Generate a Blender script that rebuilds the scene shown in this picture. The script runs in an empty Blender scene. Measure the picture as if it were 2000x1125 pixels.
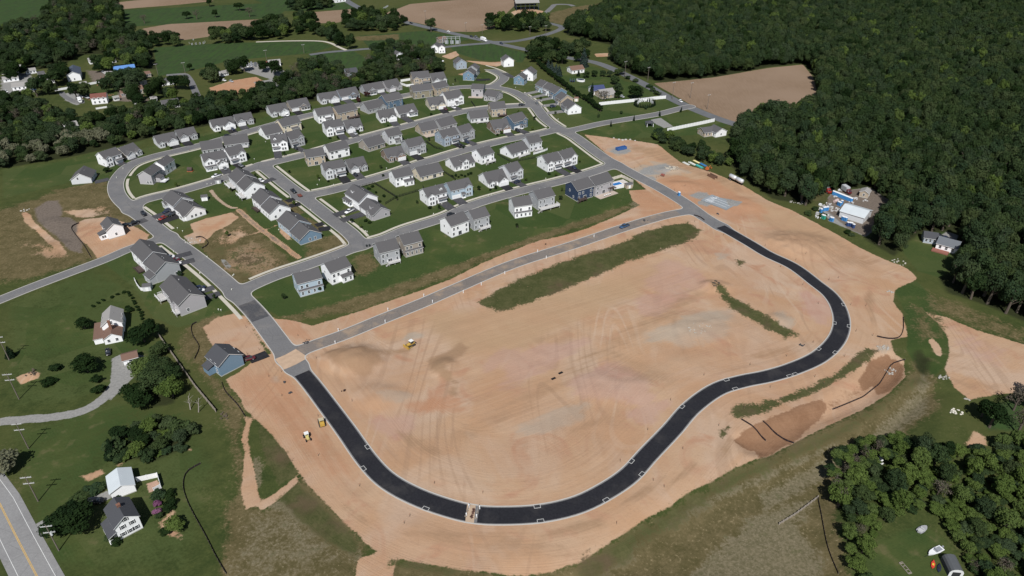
import bpy, bmesh, math, random
import numpy as np
from mathutils import Vector, Matrix
random.seed(7); rng = np.random.default_rng(7)
sc = bpy.context.scene; col = sc.collection

# ---------------------------------------------------------------- camera, sky, sun, exposure
CAM_H = 165.0; PITCH = math.radians(32.5); FPX = 1387.0        # drone height in metres, tilt below horizontal, focal length
cd = bpy.data.cameras.new('camera'); cam = bpy.data.objects.new('camera', cd); col.objects.link(cam)
cam.location = (0, 0, CAM_H); cam.rotation_euler = (math.pi/2-PITCH, 0, 0)
cd.sensor_width = 36; cd.lens = FPX*36/2000; cd.clip_start = 1; cd.clip_end = 12000
sc.camera = cam
SUN_EL, SHADOW_AZ = math.radians(50), math.radians(86)         # shadows fall away from the drone
world = bpy.data.worlds.new('World'); sc.world = world; world.use_nodes = True
wn = world.node_tree.nodes; sky = wn.new('ShaderNodeTexSky'); sky.sky_type = 'NISHITA'; sky.sun_disc = False
sky.sun_elevation = SUN_EL; sky.sun_rotation = math.radians(180+4); sky.altitude = 200
world.node_tree.links.new(sky.outputs[0], wn['Background'].inputs[0]); wn['Background'].inputs[1].default_value = 0.06
sl = bpy.data.lights.new('sun', 'SUN'); sl.energy = 5.0; sl.angle = math.radians(0.53); sl.color = (1, 0.985, 0.955)
sun = bpy.data.objects.new('sun', sl); col.objects.link(sun); sun.location = (0, -200, 300)
sun.rotation_euler = Vector((math.cos(SHADOW_AZ)*math.cos(SUN_EL), math.sin(SHADOW_AZ)*math.cos(SUN_EL), -math.sin(SUN_EL))).to_track_quat('-Z', 'Y').to_euler()
sc.view_settings.view_transform = 'Standard'; sc.view_settings.look = 'None'
sc.view_settings.exposure = 0.0; sc.view_settings.gamma = 1

# ---------------------------------------------------------------- map coordinates (survey points read off the photo, in metres on the ground)
def G(u, v):
    dx = (u-1000)/FPX; dy = (562.5-v)/FPX
    d1 = math.cos(PITCH)+dy*math.sin(PITCH); d2 = -math.sin(PITCH)+dy*math.cos(PITCH)
    t = -CAM_H/d2
    return (t*dx, t*d1)
def GP(pts): return np.array([G(*p) for p in pts])
def scale_px(x, y):                                              # apparent size at a place, to rank trees
    return 1/(y*math.cos(PITCH)+CAM_H*math.sin(PITCH))
def smooth(pts, n=6):
    p = np.array(pts, float); out = []
    for i in range(len(p)-1):
        a = p[max(i-1, 0)]; b = p[i]; c = p[i+1]; d = p[min(i+2, len(p)-1)]
        for k in range(n):
            t = k/n
            out.append(.5*((2*b)+(-a+c)*t+(2*a-5*b+4*c-d)*t*t+(-a+3*b-3*c+d)*t**3))
    out.append(p[-1]); return np.array(out)
def resample(p, step):
    p = np.asarray(p, float); s = np.r_[0, np.cumsum(np.hypot(*np.diff(p, axis=0).T))]
    n = max(2, int(s[-1]/step)+1); t = np.linspace(0, s[-1], n)
    return np.c_[np.interp(t, s, p[:, 0]), np.interp(t, s, p[:, 1])]
def sstep(a, b, x):
    t = np.clip((x-a)/(b-a), 0, 1); return t*t*(3-2*t)

def d_line(X, Y, P, cut=40.):                                    # distance to a polyline on grid arrays
    D = np.full(np.broadcast(X, Y).shape, float(cut))
    xs, ys = X.ravel(), Y.ravel()
    for a, b in zip(P[:-1], P[1:]):
        i0, i1 = np.searchsorted(xs, [min(a[0], b[0])-cut, max(a[0], b[0])+cut])
        j0, j1 = np.searchsorted(ys, [min(a[1], b[1])-cut, max(a[1], b[1])+cut])
        if i1 <= i0 or j1 <= j0: continue
        x = X[:, i0:i1]-a[0]; y = Y[j0:j1]-a[1]; dx, dy = b-a; L = dx*dx+dy*dy+1e-9
        t = np.clip((x*dx+y*dy)/L, 0, 1)
        np.minimum(D[j0:j1, i0:i1], np.hypot(x-t*dx, y-t*dy), out=D[j0:j1, i0:i1])
    return D
def sd_poly(X, Y, P, m):                                         # signed distance (inside positive) in a window round the polygon
    xs, ys = X.ravel(), Y.ravel()
    i0, i1 = np.searchsorted(xs, [P[:, 0].min()-m, P[:, 0].max()+m]); j0, j1 = np.searchsorted(ys, [P[:, 1].min()-m, P[:, 1].max()+m])
    if i1 <= i0 or j1 <= j0: return None, None
    x = X[:, i0:i1]; y = Y[j0:j1]; D = np.full((j1-j0, i1-i0), 1e9); ins = np.zeros((j1-j0, i1-i0), bool)
    for a, b in zip(P, np.roll(P, -1, 0)):
        px, py = x-a[0], y-a[1]; dx, dy = b-a; t = np.clip((px*dx+py*dy)/(dx*dx+dy*dy+1e-9), 0, 1)
        np.minimum(D, (px-t*dx)**2+(py-t*dy)**2, out=D)
        if dy != 0: ins ^= ((a[1] > y) != (b[1] > y)) & (x < (dx*(y-a[1])/dy+a[0]))
    D = np.sqrt(D); D[~ins] *= -1
    return (slice(j0, j1), slice(i0, i1)), D

def tag(o, label=None, cat=None, group=None, kind=None):
    if label: o['label'] = label
    if cat: o['category'] = cat
    if group: o['group'] = group
    if kind: o['kind'] = kind
    return o
def link(name, me, mat=None, parent=None, kind=None):
    o = bpy.data.objects.new(name, me); col.objects.link(o)
    if mat is not None and not me.materials:
        for m in (mat if isinstance(mat, (list, tuple)) else [mat]): me.materials.append(m)
    if parent: o.parent = parent
    if kind: o['kind'] = kind
    return o
def mesh_of(name, v, f, mats=None, idx=None, smooth_=False):
    me = bpy.data.meshes.new(name); me.from_pydata([tuple(map(float, p)) for p in v], [], f)
    for m in (mats or []): me.materials.append(m)
    if idx is not None: me.polygons.foreach_set('material_index', idx)
    if smooth_: me.polygons.foreach_set('use_smooth', [True]*len(me.polygons))
    me.update(); return me

# ---------------------------------------------------------------- materials
class NT:                                                        # small helper for writing node trees
    def __init__(s, name):
        s.m = bpy.data.materials.new(name); s.m.use_nodes = True; s.t = s.m.node_tree; s.b = s.t.nodes['Principled BSDF']
    def n(s, t, **k):
        x = s.t.nodes.new('ShaderNode'+t)
        for a, b in k.items(): setattr(x, a, b)
        return x
    def put(s, sock, v):
        if isinstance(v, bpy.types.NodeSocket): s.t.links.new(v, sock)
        elif isinstance(v, (tuple, list)) and len(v) == 3 and sock.type == 'RGBA': sock.default_value = (*v, 1)
        else: sock.default_value = v
    def math(s, op, a, b=0., c=0., clamp=False):
        x = s.n('Math', operation=op, use_clamp=clamp)
        for i, v in enumerate((a, b, c)): s.put(x.inputs[i], v)
        return x.outputs[0]
    def mix(s, f, a, b, bt='MIX'):
        x = s.n('Mix', data_type='RGBA', blend_type=bt); s.put(x.inputs[0], f); s.put(x.inputs[6], a); s.put(x.inputs[7], b); return x.outputs[2]
    def coord(s, kind='Object'):
        return s.n('TexCoord').outputs[kind]
    def mapping(s, v, scale=(1, 1, 1), rot=(0, 0, 0)):
        x = s.n('Mapping'); s.put(x.inputs[0], v); x.inputs[3].default_value = scale; x.inputs[2].default_value = rot; return x.outputs[0]
    def noise(s, v, scale, detail=3., rough=.55, dist=0., out=0):
        x = s.n('TexNoise'); s.put(x.inputs['Vector'], v); s.put(x.inputs['Scale'], scale); x.inputs['Detail'].default_value = detail
        x.inputs['Roughness'].default_value = rough; x.inputs['Distortion'].default_value = dist; return x.outputs[out]
    def step(s, v, a, b, lo=0., hi=1.):
        x = s.n('MapRange', interpolation_type='SMOOTHSTEP'); s.put(x.inputs[0], v); s.put(x.inputs[1], a); s.put(x.inputs[2], b)
        s.put(x.inputs[3], lo); s.put(x.inputs[4], hi); return x.outputs[0]
    def attr(s, name, kind='GEOMETRY', out='Fac'):
        x = s.n('Attribute', attribute_name=name, attribute_type=kind); return x.outputs[out]
    def bump(s, h, strength, dist):
        x = s.n('Bump'); s.put(x.inputs['Height'], h); x.inputs['Strength'].default_value = strength; x.inputs['Distance'].default_value = dist
        s.t.links.new(x.outputs[0], s.b.inputs['Normal'])
    def done(s, c, rough=.8, spec=.3, metal=0.):
        s.put(s.b.inputs['Base Color'], c); s.put(s.b.inputs['Roughness'], rough); s.b.inputs['Specular IOR Level'].default_value = spec
        s.b.inputs['Metallic'].default_value = metal; return s.m
MATS = {}
def plain(name, c, rough=.6, spec=.4, metal=0., var=.12, scale=.6):   # one colour with soft wear
    if name in MATS: return MATS[name]
    t = NT(name); n = t.noise(t.coord(), scale, 4)
    k = t.mix(n, tuple(x*(1-var) for x in c), tuple(min(1, x*(1+var)) for x in c))
    MATS[name] = t.done(k, rough, spec, metal); return MATS[name]

def ground_material():
    t = NT('ground'); P = t.coord()
    fine = t.noise(P, 1.1, 4, .65); mid = t.noise(P, .22, 4, .6); wide = t.noise(P, .045, 4, .6); big = t.noise(P, .011, 3)
    brk = t.math('ADD', t.math('MULTIPLY', fine, .5), t.math('ADD', t.math('MULTIPLY', mid, .6), t.math('MULTIPLY', wide, .35)))  # mean about .72
    flow = t.attr('flow'); sep = t.n('SeparateXYZ'); t.put(sep.inputs[0], P); cmb = t.n('CombineXYZ')
    t.put(cmb.inputs[0], t.math('MULTIPLY', flow, 1.0)); t.put(cmb.inputs[1], t.math('MULTIPLY', sep.outputs[0], .035)); t.put(cmb.inputs[2], t.math('MULTIPLY', sep.outputs[1], .035))
    strk = t.noise(cmb.outputs[0], .55, 5, .62, .4); strk2 = t.noise(cmb.outputs[0], 1.5, 3, .6, .6)
    brk2 = t.math('ADD', t.math('MULTIPLY', mid, .45), t.math('ADD', t.math('MULTIPLY', wide, .45), t.math('MULTIPLY', strk, .55)))
    def mk(name, amp=.9, w=.16, soft=False):
        m = t.attr(name); p = t.math('ADD', m, t.math('MULTIPLY', t.math('SUBTRACT', brk2 if soft else brk, .725), amp*1.6))
        return t.step(t.math('MULTIPLY', p, t.step(m, 0.0, .12)), .5-w, .5+w)
    # grass
    g = t.mix(t.step(brk, .45, 1.0), (.030, .046, .013), (.074, .088, .027))
    g = t.mix(t.step(big, .38, .62), g, t.mix(mid, (0.050, 0.068, 0.018), (0.088, 0.088, 0.032)))
    g = t.mix(t.step(t.math('MULTIPLY', wide, fine), .30, .48), g, (0.125, 0.110, 0.055))
    mow = t.n('TexWave', wave_type='BANDS', bands_direction='DIAGONAL'); t.put(mow.inputs[0], P); mow.inputs[1].default_value = .55; mow.inputs[2].default_value = 1.5; mow.inputs[3].default_value = 2
    lw = t.mix(t.step(fine, .3, .7), (0.030, 0.053, 0.014), (0.047, 0.074, 0.021))
    lw = t.mix(t.math('MULTIPLY', mow.outputs[0], .35), lw, (0.056, 0.084, 0.027))
    lw = t.mix(t.step(wide, .42, .72), lw, (0.068, 0.086, 0.026))
    vo = t.n('TexVoronoi'); t.put(vo.inputs['Vector'], P); vo.inputs['Scale'].default_value = .045; sx = t.n('SeparateXYZ'); t.put(sx.inputs[0], vo.outputs['Color'])
    lw = t.mix(t.math('MULTIPLY', t.step(sx.outputs[0], .45, .9), .55), lw, (.080, .094, .034)); lw = t.mix(t.math('MULTIPLY', t.step(sx.outputs[1], .5, .95), .5), lw, (.034, .060, .016))
    lw = t.mix(t.math('MULTIPLY', t.step(t.math('MULTIPLY', wide, mid), .31, .44), .7), lw, (.118, .108, .050))
    c = t.mix(mk('lawn', .5, .12), g, lw)
    crop = t.mix(t.step(mid, .3, .7), (0.030, 0.052, 0.020), (0.046, 0.070, 0.026))
    crop = t.mix(t.step(t.noise(t.mapping(P, (1, .12, 1), (0, 0, .35)), .35, 2), .4, .65), crop, (0.040, 0.075, 0.022))
    c = t.mix(mk('crop', .3, .1), c, crop)
    dry = t.mix(t.step(brk, .5, 1.0), (.076, .066, .027), (.162, .128, .066))
    dry = t.mix(t.step(fine, .58, .74), dry, (0.260, 0.210, 0.120))
    c = t.mix(mk('dry', 1.2, .22), c, dry)
    st = t.mix(t.step(fine, .25, .8), (.105, .094, .050), (.205, .172, .112)); st = t.mix(t.math('MULTIPLY', t.step(t.noise(P, 2.2, 3, .7), .56, .7), .6), st, (.250, .215, .150))
    st = t.mix(t.step(mid, .60, .80), st, (.080, .086, .034))
    c = t.mix(mk('straw', 1.2, .2), c, st)
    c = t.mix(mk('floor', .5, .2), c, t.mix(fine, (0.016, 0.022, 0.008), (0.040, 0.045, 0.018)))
    fl = t.mix(t.step(t.noise(t.mapping(P, (1, .12, 1), (0, 0, -.5)), .9, 3), .3, .7), (.205, .142, .095), (.245, .172, .118))
    fl = t.mix(t.step(t.noise(P, .012, 3), .35, .7), fl, (.265, .190, .135))
    c = t.mix(mk('field', .25, .1), c, fl)
    # bare earth: streaks follow the passes of the graders
    d = t.mix(t.step(wide, .3, .72), (0.420, 0.258, 0.155), (0.454, 0.314, 0.211))
    d = t.mix(t.step(t.noise(P, .028, 4, .6, .8), .46, .66), d, (0.458, 0.331, 0.241))
    d = t.mix(t.step(t.noise(P, .05, 3, .6, 1.2), .52, .72), d, (0.395, 0.225, 0.144))
    pat = t.step(t.noise(P, .035, 3, .6), .45, .66)
    d = t.mix(t.math('MULTIPLY', t.step(strk, .44, .70), t.math('MULTIPLY_ADD', pat, .38, .05)), d, (0.319, 0.198, 0.126))
    d = t.mix(t.math('MULTIPLY', t.step(strk2, .52, .70), t.math('MULTIPLY_ADD', pat, .22, .08)), d, (0.475, 0.340, 0.248))
    for sc_, fr, an, lo_, col_, am in ((.020, 170, .5, .50, (.270, .172, .112), .34), (.024, 130, -.2, .52, (.500, .380, .285), .34), (.014, 260, 1.1, .53, (.285, .185, .122), .28), (.030, 120, 2.2, .55, (.250, .160, .105), .30)):
        wv = t.noise(t.mapping(P, (1, .22, 1), (0, 0, an)), sc_, 2, .5, .35); sn = t.math('SINE', t.math('MULTIPLY', wv, fr)); pm = t.step(t.noise(t.mapping(P, (1, .5, 1), (0, 0, an+.1)), .028, 3), lo_, lo_+.10)
        d = t.mix(t.math('MULTIPLY', t.math('MULTIPLY', t.step(sn, .45, .95), pm), am), d, col_)
    d = t.mix(t.math('MULTIPLY', t.step(t.noise(P, 2.6, 3, .7), .60, .74), .40), d, (.250, .165, .110))
    d = t.mix(t.math('MULTIPLY', t.step(fine, .54, .75), .30), d, (0.277, 0.176, 0.113))
    tan = t.mix(t.step(strk, .3, .8), (0.412, 0.280, 0.173), (0.382, 0.256, 0.155))
    d = t.mix(t.math('MULTIPLY', mk('tan', .5, .45, True), .85), d, tan)
    d = t.mix(t.math('MULTIPLY', mk('pink', 1.5, .4, True), .48), d, t.mix(fine, (0.370, 0.225, 0.194), (0.454, 0.303, 0.261)))
    d = t.mix(t.math('MULTIPLY', mk('grey', 1.5, .35, True), .58), d, t.mix(fine, (0.298, 0.271, 0.225), (0.403, 0.361, 0.302)))
    d = t.mix(t.math('MULTIPLY', mk('dark', .9, .32, True), .9), d, t.mix(fine, (.262, .165, .100), (.335, .222, .138)))
    d = t.mix(t.math('MULTIPLY', mk('red', 1.3, .4, True), .7), d, t.mix(fine, (0.353, 0.172, 0.095), (0.437, 0.237, 0.140)))
    d = t.mix(t.math('MULTIPLY', t.step(t.noise(P, .016, 3, .6, .5), .42, .62), .30), d, (.385, .225, .140))
    d = t.mix(mk('wet', 1.1, .18), d, t.mix(t.step(brk, .45, 1.), (.205, .112, .064), (.275, .160, .096)))
    c = t.mix(mk('dirt', .75, .12), c, d)
    gv = t.mix(t.step(fine, .25, .75), (.225, .222, .215), (.300, .296, .285))
    c = t.mix(mk('gravel', .6, .15), c, gv)
    bv = t.mix(t.step(fine, .3, .7), (.125, .102, .084), (.190, .156, .130))
    c = t.mix(mk('purple', .7, .2), c, bv)
    wd = t.mix(t.step(brk, .5, .95), (0.042, 0.053, 0.016), (0.099, 0.095, 0.041)); wd = t.mix(t.math('MULTIPLY', t.step(wide, .5, .68), .7), wd, (0.109, 0.073, 0.047))
    c = t.mix(mk('weed', 1.5, .2), c, wd)
    h = t.math('ADD', t.math('MULTIPLY', fine, .55), t.math('ADD', t.math('MULTIPLY', strk, .9), t.math('MULTIPLY', mid, .8)))
    t.bump(h, .42, .4)
    c = t.mix(1., c, (.885, .875, .86), 'MULTIPLY')
    return t.done(c, .95, .1)

# ---------------------------------------------------------------- street network: centre lines
ROADS = {  # name: (half width, smoothing points)
 'left':   (3.9, [(578,716),(535,657),(500,612),(466,577),(430,543),(377,500),(322,460),(282,427),(252,405),(231,383),(226,362),(234,343),(256,322),(300,306),(375,288),(437,271),(498,253),(593,227.5),(665,212),(704,204),(793,186),(885,172),(921,169.6),(951,169.5),(989,175),(1013,184),(1034,198),(1049,212),(1066,233),(1093,252),(1121,266),(1141,280),(1178,307),(1206,323),(1242,343),(1287,366),(1337,396),(1375,424),(1425,453),(1465,476),(1500,497),(1550,521),(1595,555),(1620,575),(1637,600),(1644,632),(1633,665),(1600,697),(1550,720),(1500,735),(1450,745),(1400,761),(1350,797),(1312,840),(1266,888),(1228,929),(1177,963),(1126,987),(1063,1002),(1000,1007),(930,1005),(867,990),(804,966),(753,936),(715,896),(676,841),(635,786),(606,748),(578,716)]),
 'court':  (3.7, [(846,122),(871,122),(914,125),(942,131),(971,141),(985,152),(971,165),(953,170)]),
 'second': (3.9, [(258,410),(280,392),(351,374),(415,355.5),(463,340),(508,324),(593,303),(617,296),(702,271.5),(788,248.5),(823,239),(880,224),(914,216.5),(964,210),(1013,207),(1043,206)]),
 'third':  (3.9, [(585,384),(605,381),(645,373),(702,358),(773,337),(823,319),(852,311),(880,302),(922,290),(993,273),(1057,261),(1090,252)]),
 'cross':  (3.9, [(510,322),(520,329),(562,363),(605,395),(640,422),(683,455),(705,480)]),
 'fourth': (3.7, [(462,574),(497,556),(540,538),(597,519),(654,499),(704,480),(753,466),(796,448),(868,425),(925,400),(1011,375),(1096,354),(1156,337),(1200,322)]),
 'west':   (3.0, [(330,462),(294,473),(251,487),(200,509),(75,556),(0,586),(-90,622)]),
 'mid':    (3.25, [(560,700),(600,680),(675,653),(750,622),(825,592),(887,565),(1000,517),(1125,477),(1225,443),(1300,421),(1350,412)]),
 'east':   (3.6, [(1105,257),(1128,252),(1185,239.5),(1280,224),(1325,213),(1348,208)]),
}
FAR = {
 'country': (4.2, [(640,-28),(675,0),(712,20),(755,33),(800,45),(862,60),(910,71),(950,80),(1000,91),(1060,104),(1110,113),(1162,122),(1200,136),(1250,160),(1300,187),(1350,211),(1400,231),(1437,243),(1500,262),(1600,292)]),
 'spur': (3.2, [(868,92),(905,88),(956,84)]),
 'bend': (3.4, [(960,82),(1000,81),(1040,74),(1075,65),(1098,54),(1080,47),(1062,44)]),
 'cul': (3.0, [(1045,36),(1062,28),(1078,14),(1085,9),(1110,9),(1120,12)]),
 'farm': (3.0, [(605,107),(640,102),(675,99),(725,95),(790,94),(868,92)]),
 'track': (1.6, [(500,82),(560,80),(620,80),(645,84),(662,92),(676,98)]),
 'lane': (2.6, [(325,147),(350,145),(362,146),(372,158),(380,175),(386,190)]),
 'yard': (2.0, [(120,180),(126,188),(150,200),(165,200)]),
}
def line_of(d, k): return resample(smooth(GP(d[k][1])), 2.5)
NETL = {k: line_of(ROADS, k) for k in ROADS}
_i = int(np.argmin(np.hypot(*(NETL['left']-np.array(G(1405, 443))).T)))
PIECES = [('left', NETL['left'][:_i+1], 3.9), ('left', NETL['left'][_i:], 3.15)]+[(k, NETL[k], ROADS[k][0]) for k in ROADS if k != 'left']
FARL = {k: line_of(FAR, k) for k in FAR}
HWY = resample(GP([(-160,760),(0,985),(33,1051),(71,1124),(160,1290)]), 3)

def net_sdf(X, Y):                                               # smooth union gives rounded street corners
    S = None; K = 5.0
    for k, P, w in PIECES:
        d = d_line(X, Y, P, 14.) - w
        if S is None: S = d
        else:
            h = np.maximum(K-np.abs(S-d), 0)/K; S = np.minimum(S, d)-h*h*h*K/6.
    return S

def iso_band(name, xs, ys, S, lo, hi, z, mat, skirt=0.):
    """flat mesh covering lo < S < hi, with clean contour edges"""
    V, F, memo = [], [], {}
    def vert(p):
        k = (round(p[0], 3), round(p[1], 3))
        if k not in memo: memo[k] = len(V); V.append((k[0], k[1], z))
        return memo[k]
    c = np.stack([S[:-1, :-1], S[:-1, 1:], S[1:, 1:], S[1:, :-1]])
    mx, mn = c.max(0), c.min(0); inside = (mn >= lo) & (mx <= hi); some = (mx > lo) & (mn < hi) & ~inside
    for j in range(inside.shape[0]):                             # whole cells, merged along each row
        r = np.r_[0, inside[j].astype(int), 0]; e = np.diff(r); a = np.where(e == 1)[0]; b = np.where(e == -1)[0]
        for i0, i1 in zip(a, b): F.append([vert((xs[i0], ys[j])), vert((xs[i1], ys[j])), vert((xs[i1], ys[j+1])), vert((xs[i0], ys[j+1]))])
    def clip(poly, lim, sgn):
        out = []
        for (p, s), (q, r) in zip(poly, poly[1:]+poly[:1]):
            fp, fq = sgn*(s-lim), sgn*(r-lim)
            if fp >= 0: out.append((p, s))
            if (fp >= 0) != (fq >= 0):
                t = fp/(fp-fq); out.append(((p[0]+t*(q[0]-p[0]), p[1]+t*(q[1]-p[1])), lim))
        return out
    for j, i in zip(*np.where(some)):
        poly = [((xs[i], ys[j]), S[j, i]), ((xs[i+1], ys[j]), S[j, i+1]), ((xs[i+1], ys[j+1]), S[j+1, i+1]), ((xs[i], ys[j+1]), S[j+1, i])]
        poly = clip(poly, lo, 1)
        if len(poly) > 2: poly = clip(poly, hi, -1)
        if len(poly) > 2:
            ids = []
            for p, _ in poly:
                v = vert(p)
                if v not in ids: ids.append(v)
            if len(ids) > 2: F.append(ids)
    me = mesh_of(name, V, F)
    if skirt:
        bm = bmesh.new(); bm.from_mesh(me)
        ed = [e for e in bm.edges if len(e.link_faces) == 1]
        r = bmesh.ops.extrude_edge_only(bm, edges=ed)
        for v in r['geom']:
            if isinstance(v, bmesh.types.BMVert): v.co.z -= skirt
        bm.to_mesh(me); bm.free()
    return link(name, me, mat, None, 'structure')

def ribbon(name, P, off0, off1, z, mat, thick=0., parent=None, kind='structure', keep=None):
    P = np.asarray(P, float); T = np.gradient(P, axis=0); T /= np.hypot(T[:, 0], T[:, 1])[:, None]+1e-9; N = np.c_[-T[:, 1], T[:, 0]]
    A, B = P+N*off0, P+N*off1; V, F = [], []
    n = len(P)
    for i in range(n): V += [(*A[i], z), (*B[i], z)]
    for i in range(n-1):
        if keep is None or (keep[i] and keep[i+1]): F.append((2*i, 2*i+2, 2*i+3, 2*i+1))
    if thick:
        m = len(V); V += [(x, y, zz-thick) for x, y, zz in V]
        for i in range(n-1):
            if keep is None or (keep[i] and keep[i+1]):
                F += [(2*i, 2*i+m, 2*i+2+m, 2*i+2), (2*i+1, 2*i+3, 2*i+3+m, 2*i+1+m)]
                if i == 0 or (keep is not None and not keep[i-1]): F.append((2*i, 2*i+1, 2*i+1+m, 2*i+m))
                if i == n-2 or (keep is not None and not keep[i+2]): F.append((2*i+2, 2*i+2+m, 2*i+3+m, 2*i+3))
    return link(name, mesh_of(name, V, F), mat, parent, kind)

def asphalt(name, a, b, dust, speck=.5):
    t = NT(name); P = t.coord(); f = t.noise(P, 1.6, 4, .7); w = t.noise(P, .12, 4, .6); l = t.noise(P, .035, 3)
    c = t.mix(t.step(f, .3, .7), a, b); c = t.mix(t.math('MULTIPLY', t.step(w, .48, .72), speck), c, dust)
    c = t.mix(t.math('MULTIPLY', t.step(l, .45, .7), .35), c, tuple(x*.75 for x in a))
    crack = t.n('TexVoronoi', feature='DISTANCE_TO_EDGE'); t.put(crack.inputs['Vector'], P); crack.inputs['Scale'].default_value = .11
    c = t.mix(t.math('MULTIPLY', t.step(crack.outputs['Distance'], .02, .006), .25), c, tuple(x*.6 for x in a))
    c = t.mix(1., c, (.87, .87, .87), 'MULTIPLY')
    return t.done(c, .85, .25)
M_STREET = asphalt('street_asphalt', (.150, .147, .150), (.190, .187, .188), (.235, .220, .205))
M_DARK = asphalt('new_asphalt', (.0125, .0125, .0165), (.023, .023, .028), (.050, .047, .047), .6)
M_DUSTY = asphalt('dusty_asphalt', (.170, .150, .138), (.230, .195, .168), (.370, .270, .185), .8)
M_COUNTRY = asphalt('country_asphalt', (.120, .124, .132), (.155, .158, .165), (.19, .19, .19))
M_HWY = asphalt('highway_asphalt', (.235, .230, .228), (.285, .280, .276), (.20, .195, .195))
M_CONC = plain('concrete', (.45, .415, .35), .85, .2, 0, .14, .5)
M_KERB = plain('kerb_concrete', (.41, .39, .36), .85, .2, 0, .12, .8)
# ---------------------------------------------------------------- the ground: one sheet, with where each kind of cover grows kept as attributes
def axis(segs):
    out = [segs[0][0]]
    for a, b, s0, s1 in segs:
        x = a; n = max(1, int((b-a)/((s0+s1)/2))); st = np.linspace(s0, s1, n); st *= (b-a)/st.sum(); out += list(a+np.cumsum(st))
    return np.array(out)
gx = axis([(-4500, -800, 260, 25), (-800, -330, 12, 3), (-330, -215, 2.0, 1.0), (-215, 215, 1.0, 1.0), (215, 330, 1.0, 2.2), (330, 800, 3, 12), (800, 4500, 25, 260)])
gy = axis([(-900, 60, 90, 3), (60, 95, 3, 1), (95, 470, 1.0, 1.0), (470, 640, 1.1, 1.8), (640, 1000, 2, 4), (1000, 1400, 5, 20), (1400, 6000, 25, 400)])
GX, GY = gx[None, :], gy[:, None]
NY, NX = len(gy), len(gx)
ATT = {k: np.zeros((NY, NX), np.float32) for k in 'lawn crop dry straw floor field dirt tan pink grey dark red wet gravel purple weed'.split()}
def area(kind, pts, w=2.5, val=1., sub=False):
    P = GP(pts); sl, D = sd_poly(GX, GY, P, 3*w+4)
    if sl is None: return
    m = sstep(-w, w, D)*val; A = ATT[kind]
    if sub: A[sl] *= 1-m
    else: A[sl] = np.maximum(A[sl], m)
def blob(kind, u, v, ru, rv, rot=0., val=1., w=None):
    n = 20; c, s = math.cos(math.radians(rot)), math.sin(math.radians(rot)); pts = []
    for i in range(n):
        a = 2*math.pi*i/n; q = 1+.18*math.sin(3*a+u)+.1*math.sin(5*a+v); x, y = ru*q*math.cos(a), rv*q*math.sin(a)
        pts.append((u+c*x-s*y, v+s*x+c*y))
    area(kind, pts, w or max(2., min(ru, rv)*.06+1.5), val)
def strip(kind, pts, hw, w=1.0, val=1.):
    D = d_line(GX, GY, smooth(GP(pts), 4), hw+3*w+2); A = ATT[kind]; np.maximum(A, sstep(hw+w, hw-w, D)*val, out=A)

# lawns of the streets
area('lawn', [(130,345),(185,322),(250,300),(330,275),(410,258),(520,228),(620,205),(720,186),(810,168),(880,150),(960,140),(1010,150),(1060,165),(1110,215),(1170,260),(1130,258),(1190,325),(1262,372),(1225,398),(1100,452),(1000,480),(880,532),(740,588),(620,620),(545,618),(505,600),(470,575),(420,520),(350,460),(300,430),(225,372),(190,360)], 4)
area('lawn', [(1130,258),(1270,222),(1345,205),(1240,160),(1150,165),(1100,175),(1060,165),(1110,215)], 3)
area('lawn', [(1135,258),(1280,226),(1370,215),(1430,240),(1380,262),(1290,268),(1180,272)], 3)
area('lawn', [(1060,130),(1160,128),(1290,190),(1160,210)], 3, .7)
area('lawn', [(190,505),(320,475),(430,570),(455,600),(420,625),(345,640),(300,620),(260,560)], 4)
area('lawn', [(0,590),(190,515),(270,560),(320,640),(330,720),(250,760),(120,800),(0,810)], 8, .55)
area('lawn', [(0,840),(230,770),(400,800),(440,900),(380,1130),(60,1130)], 8, .55)
area('lawn', [(0,330),(130,312),(225,284),(300,270),(190,330),(130,360),(0,390)], 5, .7)
area('lawn', [(1770,455),(1850,450),(1890,500),(1840,545),(1790,530),(1760,490)], 3, .8)
area('lawn', [(1660,1070),(1720,1045),(1800,1015),(1860,1060),(1920,1180),(1660,1180)], 4, .7)
area('lawn', [(165,185),(215,170),(250,190),(200,205)], 3, .7)
# farm fields
for p in ([(300,93),(430,84),(620,81),(652,90),(605,104),(450,118),(340,146),(308,148)], [(-300,-60),(100,-40),(98,10),(85,45),(0,66),(-300,120)], [(232,20),(520,6),(560,18),(540,34),(300,50),(242,52)], [(470,-10),(640,-20),(690,6),(690,18),(560,22)],
          [(700,70),(830,60),(920,75),(880,88),(720,92)], [(1890,-20),(2100,-30),(2100,14),(1990,16),(1895,12)], [(600,108),(690,99),(725,120),(690,148),(640,122)], [(880,92),(960,85),(1030,105),(1020,122),(940,118),(890,104)]): area('crop', p, 4)
for p in ([(748,28),(800,8),(1000,-10),(1012,4),(985,30),(965,55),(932,62),(880,62),(840,50),(800,42)], [(278,56),(330,47),(540,36),(530,48),(480,58),(420,70),(360,78),(300,76)], [(598,25),(692,17),(698,26),(662,44),(610,46)], [(215,6),(330,-6),(420,2),(360,8),(240,18)],
          [(1277,163),(1340,157),(1400,150),(1500,133),(1568,126),(1588,150),(1600,200),(1560,235),(1444,241),(1400,226),(1350,205)]): area('field', p, 3)
area('dirt', [(998,24),(1025,14),(1062,22),(1050,32),(1010,34)], 3)
area('dirt', [(862,110),(890,100),(897,108),(880,116)], 2); area('dirt', [(905,118),(960,122),(1010,118),(970,130),(940,126)], 1.5); area('dirt', [(895,145),(925,138),(915,150)], 2)
area('dirt', [(1015,138),(1040,133),(1035,142)], 2); area('dirt', [(1160,105),(1195,103),(1190,110),(1165,111)], 2)
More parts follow.
